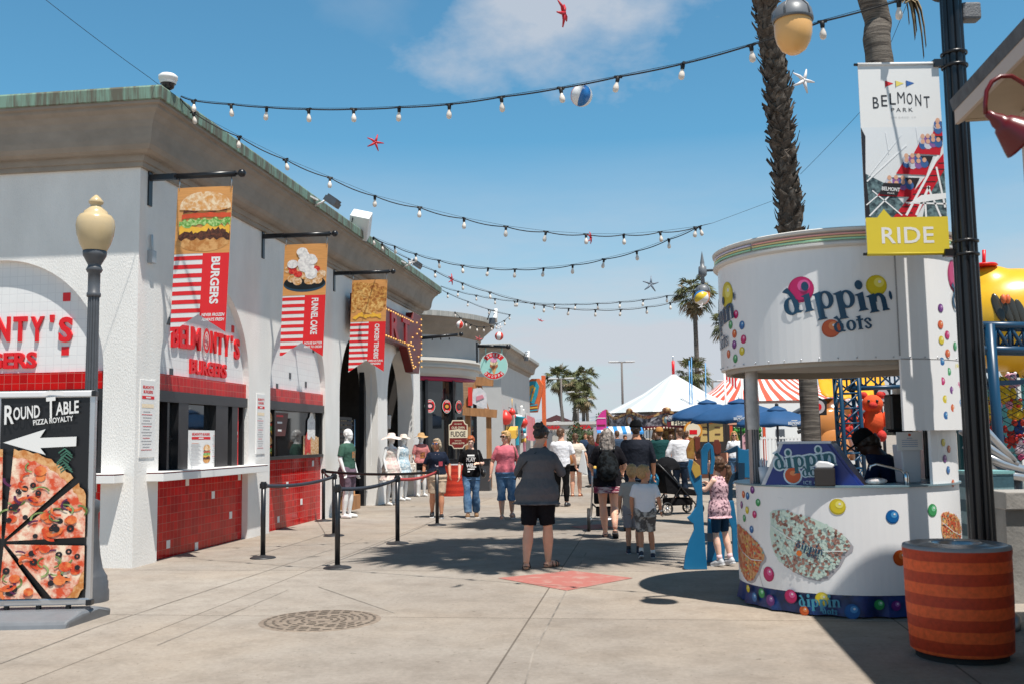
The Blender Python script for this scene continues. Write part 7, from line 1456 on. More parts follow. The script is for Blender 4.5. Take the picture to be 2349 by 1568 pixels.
mb.build('backpack_strap', f.t)
t = thing('water_bottle', 'yellow and blue bottle in the side of the camouflage backpack', 'bottle', f.t.matrix_basis @ Vector((-.20, -.20, 1.02))); mb = MB(); mb.lathe([(0, -.08), (.03, -.08), (.03, .05), (.018, .07)], mat('blue bottle', (.02, .06, .12), .3), n=12); mb.lathe([(.022, .06), (.022, .10), (0, .105)], SAND, n=12); mb.build('bottle', t)
bpw = f.t
# 9 man in dark shirt and black cap
f = Fig('person', 'broad man in dark shirt and black cap walking beside the two boys', 'person', at(1465, 1214), 6, 1.80, fem=False, fat=1.22, skin='b', turn=8); f.body(face=False); f.shirt(DKSH, hem=.84, sleeve=1.2, grow=.03); f.pants(DENIMD, k1=1.92, grow=.014); f.shoes(SHB, None); f.hair(HB, 'short'); f.cap(BLKC, back=False)
# 10, 11 the two boys
f = Fig('person', 'smaller boy in pale grey t-shirt, half hidden behind the boy in white', 'person', at(1454, 1268), 8, 1.13, fem=False, skin='b', hs=1.36, J={'head': (0, .0, 1.62), 'wrL': (-.27, .05, .88)}, fat=1.02); f.body(face=False); f.shirt(GRY, hem=.80, sleeve=.85, grow=.035); f.pants(C('#8f8d92', 'grey shorts'), k1=.95, grow=.035, name='shorts'); f.shoes(mat('navy trainer', (.02, .03, .06), .5), SOLE, sock=SHB); f.hair(HSAND, 'boy')
f = Fig('person', 'boy in white t-shirt and grey camouflage shorts walking away with head turned right', 'person', at(1483, 1279), 6, 1.13, fem=False, skin='b', hs=1.36, J={'head': (0, .02, 1.62), 'knL': (-.095, .02, .49), 'anL': (-.10, -.12, .14), 'toeL': (-.11, .0, .035), 'knR': (.10, .10, .5), 'anR': (.13, .10, .08), 'toeR': (.15, .27, .03), 'elR': (.27, -.02, 1.12), 'wrR': (.30, .05, .90), 'elL': (-.26, -.03, 1.12), 'wrL': (-.25, .02, .88)}, turn=58, fat=1.03)
f.body(); f.shirt(WHC, hem=.80, sleeve=.8, grow=.04, sg=.028); f.pants(CAMO, k1=.98, grow=.04, name='shorts'); f.shoes(mat('navy trainer', (0, 0, 0)), SOLE, sock=WHITE); f.hair(HSAND, 'boy')
mb = MB(); w = f.J['wrR']; mb.tube([w + Vector((0, 0, -.012)), w + Vector((0, 0, .016))], .031, WHITE, 12); mb.build('wristband', f.t)
# 12-15 people towards the carousel
f = Fig('person', 'man in dark green t-shirt and tan cap seen from behind near the carousel', 'person', at(1517, 1141), 4, 1.76, fem=False, fat=1.05, skin='a'); f.body(face=False); f.shirt(GREEN, hem=.84, sleeve=.85, grow=.022); f.pants(KHAKI, k1=1.1, grow=.03, name='shorts'); f.shoes(SHB, SOLE); f.hair(HBR, 'short'); f.cap(C('#b5824a', 'tan cap cotton'), back=True)
f = Fig('person', 'person in mustard yellow top between the green t-shirt and the white shirt', 'person', at(1543, 1118), 8, 1.60, skin='b'); f.body(face=False); f.shirt(YEL, hem=.86, sleeve=.9); f.pants(DENIM, k1=1.9, name='jeans'); f.shoes(SHB, SOLE); f.hair(HBR, 'back')
f = Fig('person', 'man in loose white long-sleeved shirt and blue jeans seen from behind', 'person', at(1563, 1148), 2, 1.74, fem=False, skin='a', turn=-35, J={'elL': (-.28, -.02, 1.12), 'wrL': (-.27, .05, .86)}); f.body(face=False); f.shirt(WHC, hem=.92, sleeve=1.9, grow=.035, sg=.025); f.pants(DENIMD, k1=1.95, grow=.02, name='jeans'); f.shoes(SHB, SOLE); f.hair(HBR, 'short')
f = Fig('person', 'dark-haired girl in teal top partly hidden by the man in green', 'person', at(1498, 1120), 30, 1.38, skin='b', hs=1.12); f.body(face=False); f.shirt(C('#35585c', 'teal cotton'), hem=.86, sleeve=.8); f.pants(DENIMD, k1=1.9, name='jeans'); f.shoes(SHB, SOLE); f.hair(HB, 'long', .22)
f = Fig('person', 'person in blue top standing behind the man in dark green', 'person', at(1506, 1110), 0, 1.66, skin='b'); f.body(face=False); f.shirt(C('#2f6fb5', 'bright blue cotton'), hem=.86, sleeve=.8); f.pants(BLKC, k1=1.9); f.shoes(SHB, SOLE); f.hair(HBR, 'back')
# 16 girl at the cut-out board
f = Fig('person', 'girl with ponytail in patterned pink top peering over the blue cut-out board', 'person', at(1655, 1297), -42, 1.27, skin='c', hs=1.26, fat=.98, J={'head': (0, .05, 1.60), 'neck': (0, .03, 1.44), 'elL': (-.23, .10, 1.20), 'wrL': (-.14, .27, 1.30), 'elR': (.22, .10, 1.18), 'wrR': (.12, .26, 1.28), 'anL': (-.09, -.04, .12), 'toeL': (-.10, .11, .03), 'anR': (.11, -.10, .13), 'toeR': (.12, .06, .03), 'knR': (.10, -.02, .5)}, nod=-14, turn=-20, vs=.008)
f.body(); f.shirt(C('#d5aeb4', 'pink patterned top', col2=srgb('#5d3f4c'), vs=24, c2lo=.52, c2hi=.58), hem=.76, sleeve=0, grow=.028, flare=.05); f.pants(C('#1f3d55', 'blue bike shorts'), k1=.9, grow=.012, name='shorts'); f.shoes(SHW, SOLE, sock=mat('pale pink sock', (.7, .5, .52), .8)); f.hair(HBR, 'pony')
mb = MB(); mb.tube([f.headM() @ Vector((0, -.135, .025)), f.headM() @ Vector((0, -.15, .02))], .036, LEATH, 10); mb.build('hair_tie', f.t)
# 17 kiosk vendor
f = Fig('person', 'vendor in dark cap and navy shirt bending over inside the ice cream kiosk', 'person', (3.68, 9.64, 0), -62, 1.66, fem=False, fat=1.05, skin='d', J={'chest': (0, .10, 1.22), 'neck': (0, .20, 1.37), 'head': (0, .29, 1.49), 'shL': (-.165, .17, 1.29), 'shR': (.165, .17, 1.29), 'elL': (-.24, .24, 1.08), 'wrL': (-.16, .44, 1.10), 'elR': (.24, .24, 1.08), 'wrR': (.16, .44, 1.10)}, nod=34)
f.body(); f.shirt(C('#16233f', 'navy uniform shirt'), hem=.86, sleeve=.9, grow=.02, neck=1.38); f.pants(BLKC, k1=1.92); f.shoes(SHB, None); f.hair(HB, 'back'); f.cap(BLKC)
# 18 woman in sunglasses seated beyond the board
f = Fig('person', 'blond woman in sunglasses and white top seen through the gap in the blue board', 'person', at(1688, 1118), 185, 1.66, skin='a'); f.body(); f.shirt(WHC, hem=.86, sleeve=.8); f.pants(DENIM, k1=1.9, name='jeans'); f.shoes(SHB, SOLE); f.hair(HBL, 'long', .24)
X = f.headM(); mb = MB()
for g in (-1, 1): mb.ball((g * .034, .092, .004), (.030, .012, .022), BLACK, 12, X)
mb.tube([X @ Vector((-.072, .03, .012)), X @ Vector((0, .104, .012)), X @ Vector((.072, .03, .012))], .006, BLACK, 6); mb.build('sunglasses', f.t)

# ================================================================== MANNEQUINS
def mann(label, x, y, head, H, fem, **k): return Fig('mannequin', label, 'mannequin', at(x, y), head, H, fem=fem, skin='m', group='mannequins outside the shop arches', **k)
f = mann('glossy white male mannequin in green t-shirt and purple shorts by the burger window', 797, 1187, 110, 1.80, False, J={'elR': (.25, -.02, 1.12), 'wrR': (.24, .06, .9)}); f.body(face=False); sh = f.shirt(C('#3f5f52', 'sage cotton'), hem=.88, sleeve=.8); f.pants(C('#6e5c68', 'purple grey shorts', var=.1), k1=.85, grow=.04, name='shorts'); project(sh, f.t, [(None, .0, 1.2, .12, .14), (None, .03, 1.12, .05, .08)], mat('orange print cloth', srgb('#c07a44'), .7, col2=srgb('#3f6f62'), vs=20), off=.005)
f = mann('white mannequin in pale sundress and wide floppy hat beside the shop arch', 897, 1158, 125, 1.70, True); f.body(face=False); SUN_ = C('#e6ddd2', 'pale print dress', col2=srgb('#d9b9b4'), vs=14); mb = MB(); rows = f.torso_rows(.018, .60, 1.36); rows = [(r[0], r[1], r[2], r[3] + max(0, 1.15 - r[2]) * .22, r[4] + max(0, 1.15 - r[2]) * .22) for r in rows]; loft(mb, rows, SUN_, 28); vox(mb, 'dress', f.t, .011, 2, FOLD, .02)
def hat(f, m, r, droop):
    X = f.headM(); mb = MB(); n = 40; rr = [(.0, .15), (.06, .145), (.09, .12), (.10, .06), (.13, .05), (r * .8, .05 - droop * .4), (r, .05 - droop)]; v = []; fs = []
    for j, (q, z) in enumerate(rr):
        for i in range(n): a = 2 * PI * i / n; w = .02 * math.sin(3 * a) * (q / r) ** 2; v.append((q * math.cos(a), q * math.sin(a) * 1.05, z + w))
    for j in range(len(rr) - 1):
        for i in range(n): fs.append((j * n + i, j * n + (i + 1) % n, (j + 1) * n + (i + 1) % n, (j + 1) * n + i))
    mb.add(v, fs, m, True, X); return mb.build('hat', f.t)
hat(f, C('#e0cfc8', 'pale straw hat'), .24, .05)
f = mann('white mannequin in blue floral dress behind the floppy hat one', 925, 1147, 120, 1.68, True); f.body(face=False); mb = MB(); rows = f.torso_rows(.018, .66, 1.36); rows = [(r[0], r[1], r[2], r[3] + max(0, 1.15 - r[2]) * .16, r[4] + max(0, 1.15 - r[2]) * .16) for r in rows]; loft(mb, rows, C('#9ab6c4', 'blue floral dress', col2=srgb('#d9dfe0'), vs=22), 28); vox(mb, 'dress', f.t, .011, 2, FOLD, .02); hat(f, C('#d8c9bd', 'cream hat'), .17, .02)
f = mann('white mannequin in pink portrait t-shirt and tan sun hat with a canvas bag', 966, 1138, 150, 1.72, True, J={'elL': (-.26, .0, 1.12), 'wrL': (-.28, .1, .92)}); f.body(face=False); sh = f.shirt(C('#c97f7d', 'dusty pink cotton'), hem=.90, sleeve=.8); f.pants(BLKC, k1=.45, name='shorts'); hat(f, C('#b99468', 'tan straw hat'), .20, .03); project(sh, f.t, [(None, 0, 1.12, .14, .16)], mat('orange brown print', srgb('#c07a3c'), .7, col2=srgb('#5a2a24'), vs=18), off=.006)
t = thing('canvas_bag', 'cream canvas bag hanging from the pink-shirted mannequin arm', 'bag', f.t.matrix_basis @ Vector((.30, .06, .78)), R(40)); mb = MB(); mb.prism([(-.14, -.18), (.14, -.18), (.13, .14), (-.13, .14)], -.04, .04, CRC); mb.build('bag', t, bevel=.02); mb = MB(); mb.tube([(-.09, 0, .13), (-.06, 0, .36), (.06, 0, .36), (.09, 0, .13)], .012, TANL, 6); mb.build('handle', t)
# shop goods in the arches
def tee(label, x, z, col, y=.55, s=1.0, word=None, rz=0.0):
    t = thing('hanging_shirt', label, 'shirt', bw(x, y, z), BRZ + rz, 'clothes hung in the shop arches'); m = C(col, 'cloth ' + col); mb = MB(); mb.prism([(-.26 * s, -.38 * s), (.26 * s, -.38 * s), (.26 * s, .2 * s), (.42 * s, .02 * s), (.5 * s, .14 * s), (.3 * s, .40 * s), (.1 * s, .42 * s), (0, .37 * s), (-.1 * s, .42 * s), (-.3 * s, .40 * s), (-.5 * s, .14 * s), (-.42 * s, .02 * s), (-.26 * s, .2 * s)], -.03, .03, m); mb.build('shirt', t, bevel=.015)
    if word: mb = MB(); mb.text(word, 0, .08, .36, WHITE, .035, .2, shear=.3, bold=.02); mb.build('print', t)
    mb = MB(); mb.tube([(0, 0, .38 * s), (0, 0, .9 * s)], .006, IRON, 5); mb.build('hanger', t)
tee('navy t-shirt with white script hung high in the first shop arch', 9.35, 2.62, '#1a2233', .6, 1.1, 'Cal'); tee('black t-shirt hung beside the navy script one', 10.3, 2.7, '#23252c', .9, 1.0); tee('grey-blue shirt hung at the left of the second shop arch', 12.75, 2.7, '#4a5268', .4, .95, rz=.9)
tee('bright blue shirt low in the second shop arch', 14.2, 1.55, '#2a6fb0', .8, .7)
for x, z, c1, lb_ in ((13.35, 2.15, '#34405a', 'navy and white tote bag hung in the second shop arch'), (13.8, 2.05, '#d5d2cf', 'white tote bag hung beside the navy one')):
    t = thing('tote_bag', lb_, 'bag', bw(x, .35, z), BRZ + .5); mb = MB(); mb.prism([(-.2, -.2), (.2, -.2), (.27, .16), (-.27, .16)], -.05, .05, C(c1, 'tote ' + c1)); mb.build('bag', t, bevel=.02); mb = MB(); mb.tube([(-.12, 0, .15), (-.06, 0, .48), (.0, 0, .55), (.06, 0, .48), (.12, 0, .15)], .012, IRON, 6); mb.build('handle', t)
t = thing('sunglasses_rack', 'tall dark rack of sunglasses standing in the first shop arch', 'rack', bw(10.35, .35, 0), BRZ); mb = MB(); mb.box((0, 0, .16), (.55, .4, .32), WD); mb.build('base', t); mb = MB(); mb.box((0, .1, 1.2), (.95, .08, 1.8), mat('dark rack', (.02, .018, .018), .5)); mb.tube([(.12, -.1, .3), (.12, -.1, 2.05)], .018, CHR, 8); mb.build('panel', t)
mb = MB(); q = random.Random(6)
for i in range(17):
    for j in range(6):
        x, z = -.42 + j * .165, .42 + i * .10; c = q.choice([(.02, .02, .02), (.05, .04, .03), (.12, .03, .02), (.25, .2, .12), (.03, .05, .1)]); mm = mat('lens %d' % int(c[0] * 100), c, .15, spec=.9)
        for g in (-1, 1): mb.ball((x + g * .03, .04, z), (.026, .012, .02), mm, 6)
o = mb.build('sunglasses_display', t); o['kind'] = 'stuff'
t = thing('hanging_cord', 'pale cord hanging straight down in the first shop arch', 'cord', bw(11.35, .1, 0), BRZ); mb = MB(); mb.tube([(0, 0, 3.2), (0, 0, 1.2), (.05, 0, 1.0), (-.02, 0, .95)], .008, WHITE, 5); mb.build('cord', t)  # thin pale cord hung in the arch
t = thing('shop_door_frame', 'black door jamb at the right of the first shop arch', 'door frame', bw(11.35, .3, 0), BRZ); mb = MB(); mb.box((.15, .05, 1.6), (.16, .12, 3.2), IRON); mb.build('jamb', t)

# ================================================================== QUEUE POSTS
st0 = thing('queue_post', 'queue post at the front left, belt running back to the burger wall', 'queue post', (0, 0, 0), 0, 'black belt queue posts')
mb = MB(); mb.tube([(0, 0, .02), (0, 0, 1.0)], .033, IRON, 20); mb.build('pole', st0); mb = MB(); mb.lathe([(0, .045), (.035, .045), (.05, .035), (.15, .02), (.172, .01), (.172, 0)], mat('dark base cover', (.03, .03, .032), .45), n=32); mb.build('base', st0); mb = MB(); mb.tube([(0, 0, .93), (0, 0, 1.02)], .038, BLACK, 20); mb.box((.035, 0, .965), (.025, .05, .07), BLACK); mb.box((-.035, 0, .965), (.025, .05, .07), BLACK); mb.build('belt_head', st0, bevel=.004)
QP = [(603, 1279), (774, 1302), (912, 1246), (1003, 1204), (766, 1228), (742, 1194)]
QL = ['queue post at the front left, belt running back to the burger wall', 'nearest queue post, standing closest to the manhole cover', 'queue post in the middle where the dark and red belts meet', 'queue post at the far right in front of the woman in the navy shirt', 'queue post just behind the nearest one beside the second burger window', 'farthest queue post against the red tiles of the second window']
pos = [G(x, y) for x, y in QP]; st0.location = pos[0]
for p, l in zip(pos[1:], QL[1:]): dup(st0, p, 0, l)
def belt(a, b, m, label, sag=.05):
    t = thing('queue_belt', label, 'belt', pos[a], 0, 'belts between the queue posts'); A, Bp = Vector((0, 0, .965)), pos[b] - pos[a] + Vector((0, 0, .965)); mb = MB(); n = 14; v = []
    for i in range(n + 1): k = i / n; p = A.lerp(Bp, k); z = p.z - sag * 4 * k * (1 - k); v += [(p.x, p.y, z - .025), (p.x, p.y, z + .025)]
    mb.add(v, [(2 * i, 2 * i + 2, 2 * i + 3, 2 * i + 1) for i in range(n)], m, True); mb.build('belt', t, mods=[('SOLIDIFY', {'thickness': .003})])
BELTM = mat('dark blue grey belt', (.035, .04, .055), .6); RBELT = mat('red belt', srgb('#b8433f'), .6)
belt(0, 4, BELTM, 'dark belt from the front left queue post to the one behind'); belt(4, 5, BELTM, 'dark belt running along the second window tiles'); belt(1, 2, BELTM, 'dark belt from the nearest queue post to the middle one'); belt(2, 3, RBELT, 'faded red belt between the middle and far right queue posts'); belt(5, 3, BLACK, 'long black belt across the shop arches'); 
# more people in the distance
for x, y, hd, H, fem, col, lcol, l, hair_ in ((1378, 1108, 10, 1.68, True, '#8a2f3a', '#20242c', 'distant woman in a dark red top walking towards the carousel', 'long'), (1418, 1098, -20, 1.78, False, '#3a4a5e', '#6d6658', 'distant man in slate blue shirt near the carousel rail', 'short'), (1436, 1092, 170, 1.62, True, '#c9c4ba', '#2f3c52', 'distant woman in pale top facing the camera by the carousel', 'back'), (1578, 1104, 40, 1.72, False, '#7a2e2a', '#2a2c33', 'distant man in brick red shirt by the fishing stall', 'short'), (1345, 1088, 185, 1.74, False, '#31435c', '#8a8070', 'distant man in navy shirt coming along the far promenade', 'short')):
    f = Fig('person', l, 'person', at(x, y), hd, H, fem=fem, skin='b', vs=.012, J=walk(0, 1 if fem else -1)); f.body(face=False); f.shirt(C(col, 'cloth ' + col), hem=.86, sleeve=.8, grow=.025); f.pants(C(lcol, 'cloth ' + lcol), k1=1.9); f.shoes(SHB, SOLE); f.hair(HBR, hair_)

# ================================================================== CAROUSEL
cc = P(1549, 999, 70); RR_ = 5.15; t = thing('carousel', 'carousel with white and pale blue striped tent roof and ornate gilded boards', 'carousel', (cc.x, 70, 0))
zb_, zt_, za = P(1549, 984, 65).z, P(1549, 938, 65).z, P(1549, 858, 70).z
CW, CBL2 = mat('tent white', (.74, .74, .73), .6), mat('tent pale blue', (.51, .548, .562), .6)
mb = MB(); n = 28
for i in range(n):
    a0, a1 = 2 * PI * i / n, 2 * PI * (i + 1) / n; m = CW if i % 2 else CBL2
    for (r0, z0), (r1, z1) in (((RR_ * .96, zt_ - .1), (RR_ * .45, zt_ + (za - zt_) * .46)), ((RR_ * .45, zt_ + (za - zt_) * .46), (.12, za))):
        mb.add([(r0 * math.cos(a0), r0 * math.sin(a0), z0), (r0 * math.cos(a1), r0 * math.sin(a1), z0), (r1 * math.cos(a1), r1 * math.sin(a1), z1), (r1 * math.cos(a0), r1 * math.sin(a0), z1)], [(0, 1, 2, 3)], m)
mb.build('roof', t); mb = MB(); mb.tube([(0, 0, za - .05), (0, 0, za + .95)], .10, REDL, 10); mb.tube([(0, 0, za + .95), (0, 0, za + 1.35)], .03, STEEL, 6); mb.build('finial', t)
ORN = mat('carved gilt board', srgb('#6e3a28'), .5, col2=srgb('#caa56a'), vs=4, c2lo=.45, c2hi=.6, detail=8, bump=.5, bs=12); ORN2 = mat('painted dark panel', srgb('#39303a'), .5, col2=srgb('#a8a0a4'), vs=3, c2lo=.45, c2hi=.62, detail=8); GOLD = mat('brass pole', (.45, .30, .10), .3, .9); MARN = mat('maroon trim', srgb('#6d1f28'), .5); LAV = mat('pale panel', srgb('#b9b2b4'), .6)
N = 12; hz = zt_ - zb_
for i in range(N):
    a = 2 * PI * (i + .5) / N; X = Matrix.Rotation(a + PI / 2, 4, 'Z') @ Matrix.Translation((0, -RR_ * math.cos(PI / N), zb_)); w = RR_ * math.sin(PI / N); mb = MB(X)
    top = [(w - 2 * w * k / 14, hz * (.72 + .26 * math.sin(PI * k / 14) ** 2)) for k in range(15)]; mb.prism([(-w, .18), (w, .18)] + top, -.04, .04, ORN2)
    mb.prism([(-w, 0)] + [(-w + 2 * w * k / 16, .10 * math.sin(PI * k / 16) - .02 * (k % 2)) for k in range(17)] + [(w, 0), (w, .24), (-w, .24)], -.09, -.045, MARN)
    for k in range(13): mb.ball((-w * .92 + k * w * .153, -.1, .05 + .08 * math.sin(PI * k / 12)), (.055, .04, .07), CREM, 6)
    mb.prism([(p[0], p[1] - .02) for p in top] + [(p[0], p[1] - .20) for p in reversed(top)], -.10, -.05, ORN); mb.ball((0, -.1, hz * .98), (.30, .10, .20), ORN, 10)
    mb.prism(ell(0, hz * .5, .30, .36, 18), -.09, -.045, ORN); mb.prism(ell(0, hz * .5, .17, .24, 14), -.12, -.095, LAV if i % 2 else mat('painted scene', srgb('#5f7f88'), .5))
    for s in (-1, 1): mb.prism([(s * w * .45, hz * .62), (s * w * .8, hz * .40), (s * w * .75, hz * .66)], -.07, -.042, LAV)
    mb.build('rounding_board', t)
mb = MB(); mb.lathe([(0, .30), (RR_ * .97, .30), (RR_ * .97, .0)], mat('carousel deck', (.16, .09, .05), .6), n=36); mb.build('deck', t); mb = MB(); mb.lathe([(1.4, .3), (1.4, 1.2), (1.7, 1.4), (1.4, 2.6)], ORN, n=14, smooth=False); mb.build('centre_drum', t)
hb = None
for i in range(18):
    a = 2 * PI * i / 18 + .1; r = RR_ * (.86 if i % 2 else .62); h = bpy.data.objects.new('horse', None); COL.objects.link(h); h.parent = t; h.location = (r * math.cos(a), r * math.sin(a), .95 + .25 * math.sin(i * 2)); h.rotation_euler = (0, 0, a)
    mb = MB(); mb.tube([(0, 0, -.6), (0, 0, zb_ + .2 - .9)], .035, GOLD, 6); q = mb.build('pole', h)
    if hb is None:
        m = mat('carved horse', (.28, .22, .18), .4, col2=(.08, .05, .04), vs=3); mb = MB(); mb.tube([(0, -.42, .05), (0, -.1, 0), (0, .25, .05)], [.17, .20, .17], m, 10); mb.tube([(0, .25, .1), (0, .45, .42), (0, .52, .55)], [.14, .10, .09], m, 8); mb.tube([(0, .50, .56), (0, .72, .42)], [.09, .05], m, 8)
        for x, y, e in ((.1, .25, .28), (-.1, .25, .1), (.1, -.38, -.25), (-.1, -.38, -.1)): mb.tube([(x, y, -.05), (x, y + e * .6, -.32), (x, y + e * .3, -.6)], [.07, .045, .035], m, 6)
        mb.tube([(0, -.45, .1), (0, -.65, -.1), (0, -.6, -.4)], [.04, .06, .02], m, 6); hb = mb.build('figure', h)
    else: o = hb.copy(); COL.objects.link(o); o.parent = h
t = thing('carousel_fence', 'dark railing with magenta slats in front of the carousel', 'fence', (cc.x - 5.6, 62, 0)); mb = MB()
for i in range(56): mb.box((i * .2, 0, .55), (.05, .03, 1.0), mat('magenta slat', srgb('#8a1c50'), .5) if i % 7 == 3 else IRON)
mb.build('slats', t); mb = MB(); mb.box((5.6, 0, 1.05), (11.3, .05, .06), IRON); mb.build('rail', t)
# blue striped booth left of the carousel
Yb = 63; a = P(1367, 985, Yb); b = P(1472, 985, Yb); w = b.x - a.x; t = thing('striped_booth', 'white booth with blue and white striped awning left of the carousel', 'booth', (a.x, Yb, 0)); za_ = P(1400, 977, Yb).z; zc = P(1400, 991, Yb).z
mb = MB(); k = 11
for i in range(k): mb.add([(w * i / k, -1.0, zc), (w * (i + 1) / k, -1.0, zc), (w * (i + 1) / k, 0, za_), (w * i / k, 0, za_), (w * i / k, -1.0, zc - .12), (w * (i + 1) / k, -1.0, zc - .12)], [(0, 1, 2, 3), (4, 5, 1, 0)], CW if i % 2 else mat('awning blue', srgb('#2f84c4'), .6))
mb.build('awning', t); mb = MB(); mb.box((w / 2, 1, .5), (w * .98, 2, 1.0), DKGREY); mb.box((w / 2, 2, za_ / 2), (w, .1, za_), LAV); mb.build('wall', t); mb = MB(); mb.box((.35, -.1, zc / 2), (.45, .3, zc), mat('plum post', (.10, .012, .06), .5)); mb.build('post', t)
a = P(1379, 965, 62.5); t = thing('magenta_sign', 'magenta and white arched sign above the striped awning', 'sign', a); mb = MB(); mb.prism([(-.3, -.65), (.32, -.65), (.32, .75), (.1, .65), (-.2, .3), (-.3, 0)], -.05, .05, mat('magenta sign', srgb('#d0348a'), .5)); mb.build('panel', t); mb = MB(); mb.box((0, -.06, .2), (.55, .02, .05), WHITE); mb.box((0, -.06, -.25), (.5, .02, .10), MARN); mb.build('print', t)
# fishing game stall with wooden front
Ys = 37; a, b = P(1560, 990, Ys), P(1680, 990, Ys); w = b.x - a.x; t = thing('fishing_stall', 'brown wooden game stall with maroon sign behind the blue umbrellas', 'stall', (a.x, Ys, 0)); z0 = P(1600, 962, Ys).z
BRN = mat('dark stall wood', srgb('#5b3526'), .6, var=.3, vs=2, stretch=(1, 1, .3))
mb = MB(); mb.box((w / 2, 1.2, 1.25), (w, .1, 2.5), mat('stall back', (.03, .022, .02), .8)); mb.box((w / 2, 0, .45), (w, .2, .9), BRN); mb.build('wall', t); mb = MB()
for x in (.03, w * .33, w): mb.box((x, 0, 1.2), (.12, .12, 2.4), BRN)
mb.build('post', t); mb = MB(); mb.prism([(-.5, z0 - .25), (w * .45, z0 - .33), (w * .45, z0 + .1), (.2, z0 + .25), (-.5, z0 + .15)], -.2, -.12, MARN); mb.prism([(-.35, z0 - .18), (w * .42, z0 - .22), (w * .42, z0 - .02), (-.35, z0 + .03)], -.23, -.205, CREM); mb.text('FISHIN', w * .06, z0 - .10, .75, BLACK, .235, .16, bold=.02); mb.build('sign', t)
p = P(1590, 986, Ys - .4); mb = MB(); X = Matrix.Translation((p.x - a.x, -.4, p.z)); mb.X = X; mb.prism(ell(0, 0, .34, .34, 24), 0, .05, mat('amber sign', srgb('#d98f2c'), .5)); mb.prism(ell(0, 0, .27, .27, 24), -.02, 0, CREM); mb.prism([(-.14, -.14), (.14, -.14), (.14, .02), (-.14, .02)], -.03, -.021, REDL); mb.build('round_sign', t)
p = P(1632, 985, Ys - .3); mb = MB(Matrix.Translation((p.x - a.x, -.3, p.z))); mb.prism([(-.42, -.42), (.42, -.42), (.42, .35), (-.42, .35)], 0, .05, mat('straw board', srgb('#cfae6a'), .6)); mb.tube([(-.5, -.02, .38), (0, -.02, .32), (.5, -.02, .42)], [.08, .09, .07], mat('sausage orange', srgb('#d0763a'), .5), 10)
for i in range(4): mb.box((-.22 + .44 * (i % 2), -.01, .1 - .25 * (i // 2)), (.2, .01, .04), BRN)
mb.build('menu_board', t)
a, b = P(1683, 990, 34), P(1745, 990, 34); w = b.x - a.x + .2; t = thing('prize_stall', 'red-framed prize stall hung with green plush toys under the umbrellas', 'stall', (a.x - .1, 34, 0))
mb = MB(); mb.box((w / 2, .8, 1.0), (w, .1, 2.0), mat('stall back', (0, 0, 0))); mb.box((w / 2, 0, .35), (w, .1, .7), BRN); mb.build('wall', t); mb = MB()
for x in (0, w): mb.box((x, -.05, 1.0), (.09, .09, 2.0), mat('orange red frame', srgb('#d9512e'), .5))
mb.box((w / 2, -.05, 1.98), (w + .2, .12, .14), mat('peach lintel', srgb('#d9a084'), .6)); mb.build('frame', t)
q = random.Random(5)
for i in range(12):
    pz_ = thing('plush_toy', 'round green plush toy hanging in the prize stall', 'toy', (a.x + .1 + (i % 6) * (w - .3) / 5, 34.2, 1.70 - .22 * (i // 6)), 0, 'green plush toys in the prize stall'); m = mat('green plush', srgb('#3c8a3a'), .9, bump=.5, bs=40); mb = MB(); mb.ball((0, 0, 0), (.09, .08, .10), m, 12); mb.ball((-.04, -.03, .10), .035, m, 8); mb.ball((.04, -.03, .10), .035, m, 8); mb.build('body', pz_); mb = MB(); mb.ball((-.04, -.06, .11), .014, WHITE, 6); mb.ball((.04, -.06, .11), .014, WHITE, 6); mb.build('eyes', pz_)
ip = P(1716, 1008, 30); t = thing('ice_cream_sign', 'pale pink soft-serve shaped sign with dark squiggles', 'sign', ip); s = 30 / 2284; mb = MB(); mb.prism([(x * s, z * s) for x, z in ((-12, -32), (8, -32), (15, -5), (13, 10), (5, 16), (8, 28), (4, 36), (-3, 30), (-4, 18), (-14, 8), (-16, -12))], -.02, .03, mat('pale pink sign', srgb('#d9a5ad'), .5)); mb.build('board', t); mb = MB()
for i in range(7): mb.tube([(-.13 + .04 * (i % 3), -.03, .15 - .075 * i), (-.03, -.03, .18 - .075 * i), (.10, -.03, .13 - .075 * i)], .012, mat('plum squiggle', srgb('#5c3344'), .5), 5)
mb.build('print', t); mb = MB(); mb.tube([(0, .06, 0), (0, .06, -ip.z)], .04, STEEL, 8); mb.build('post', t)
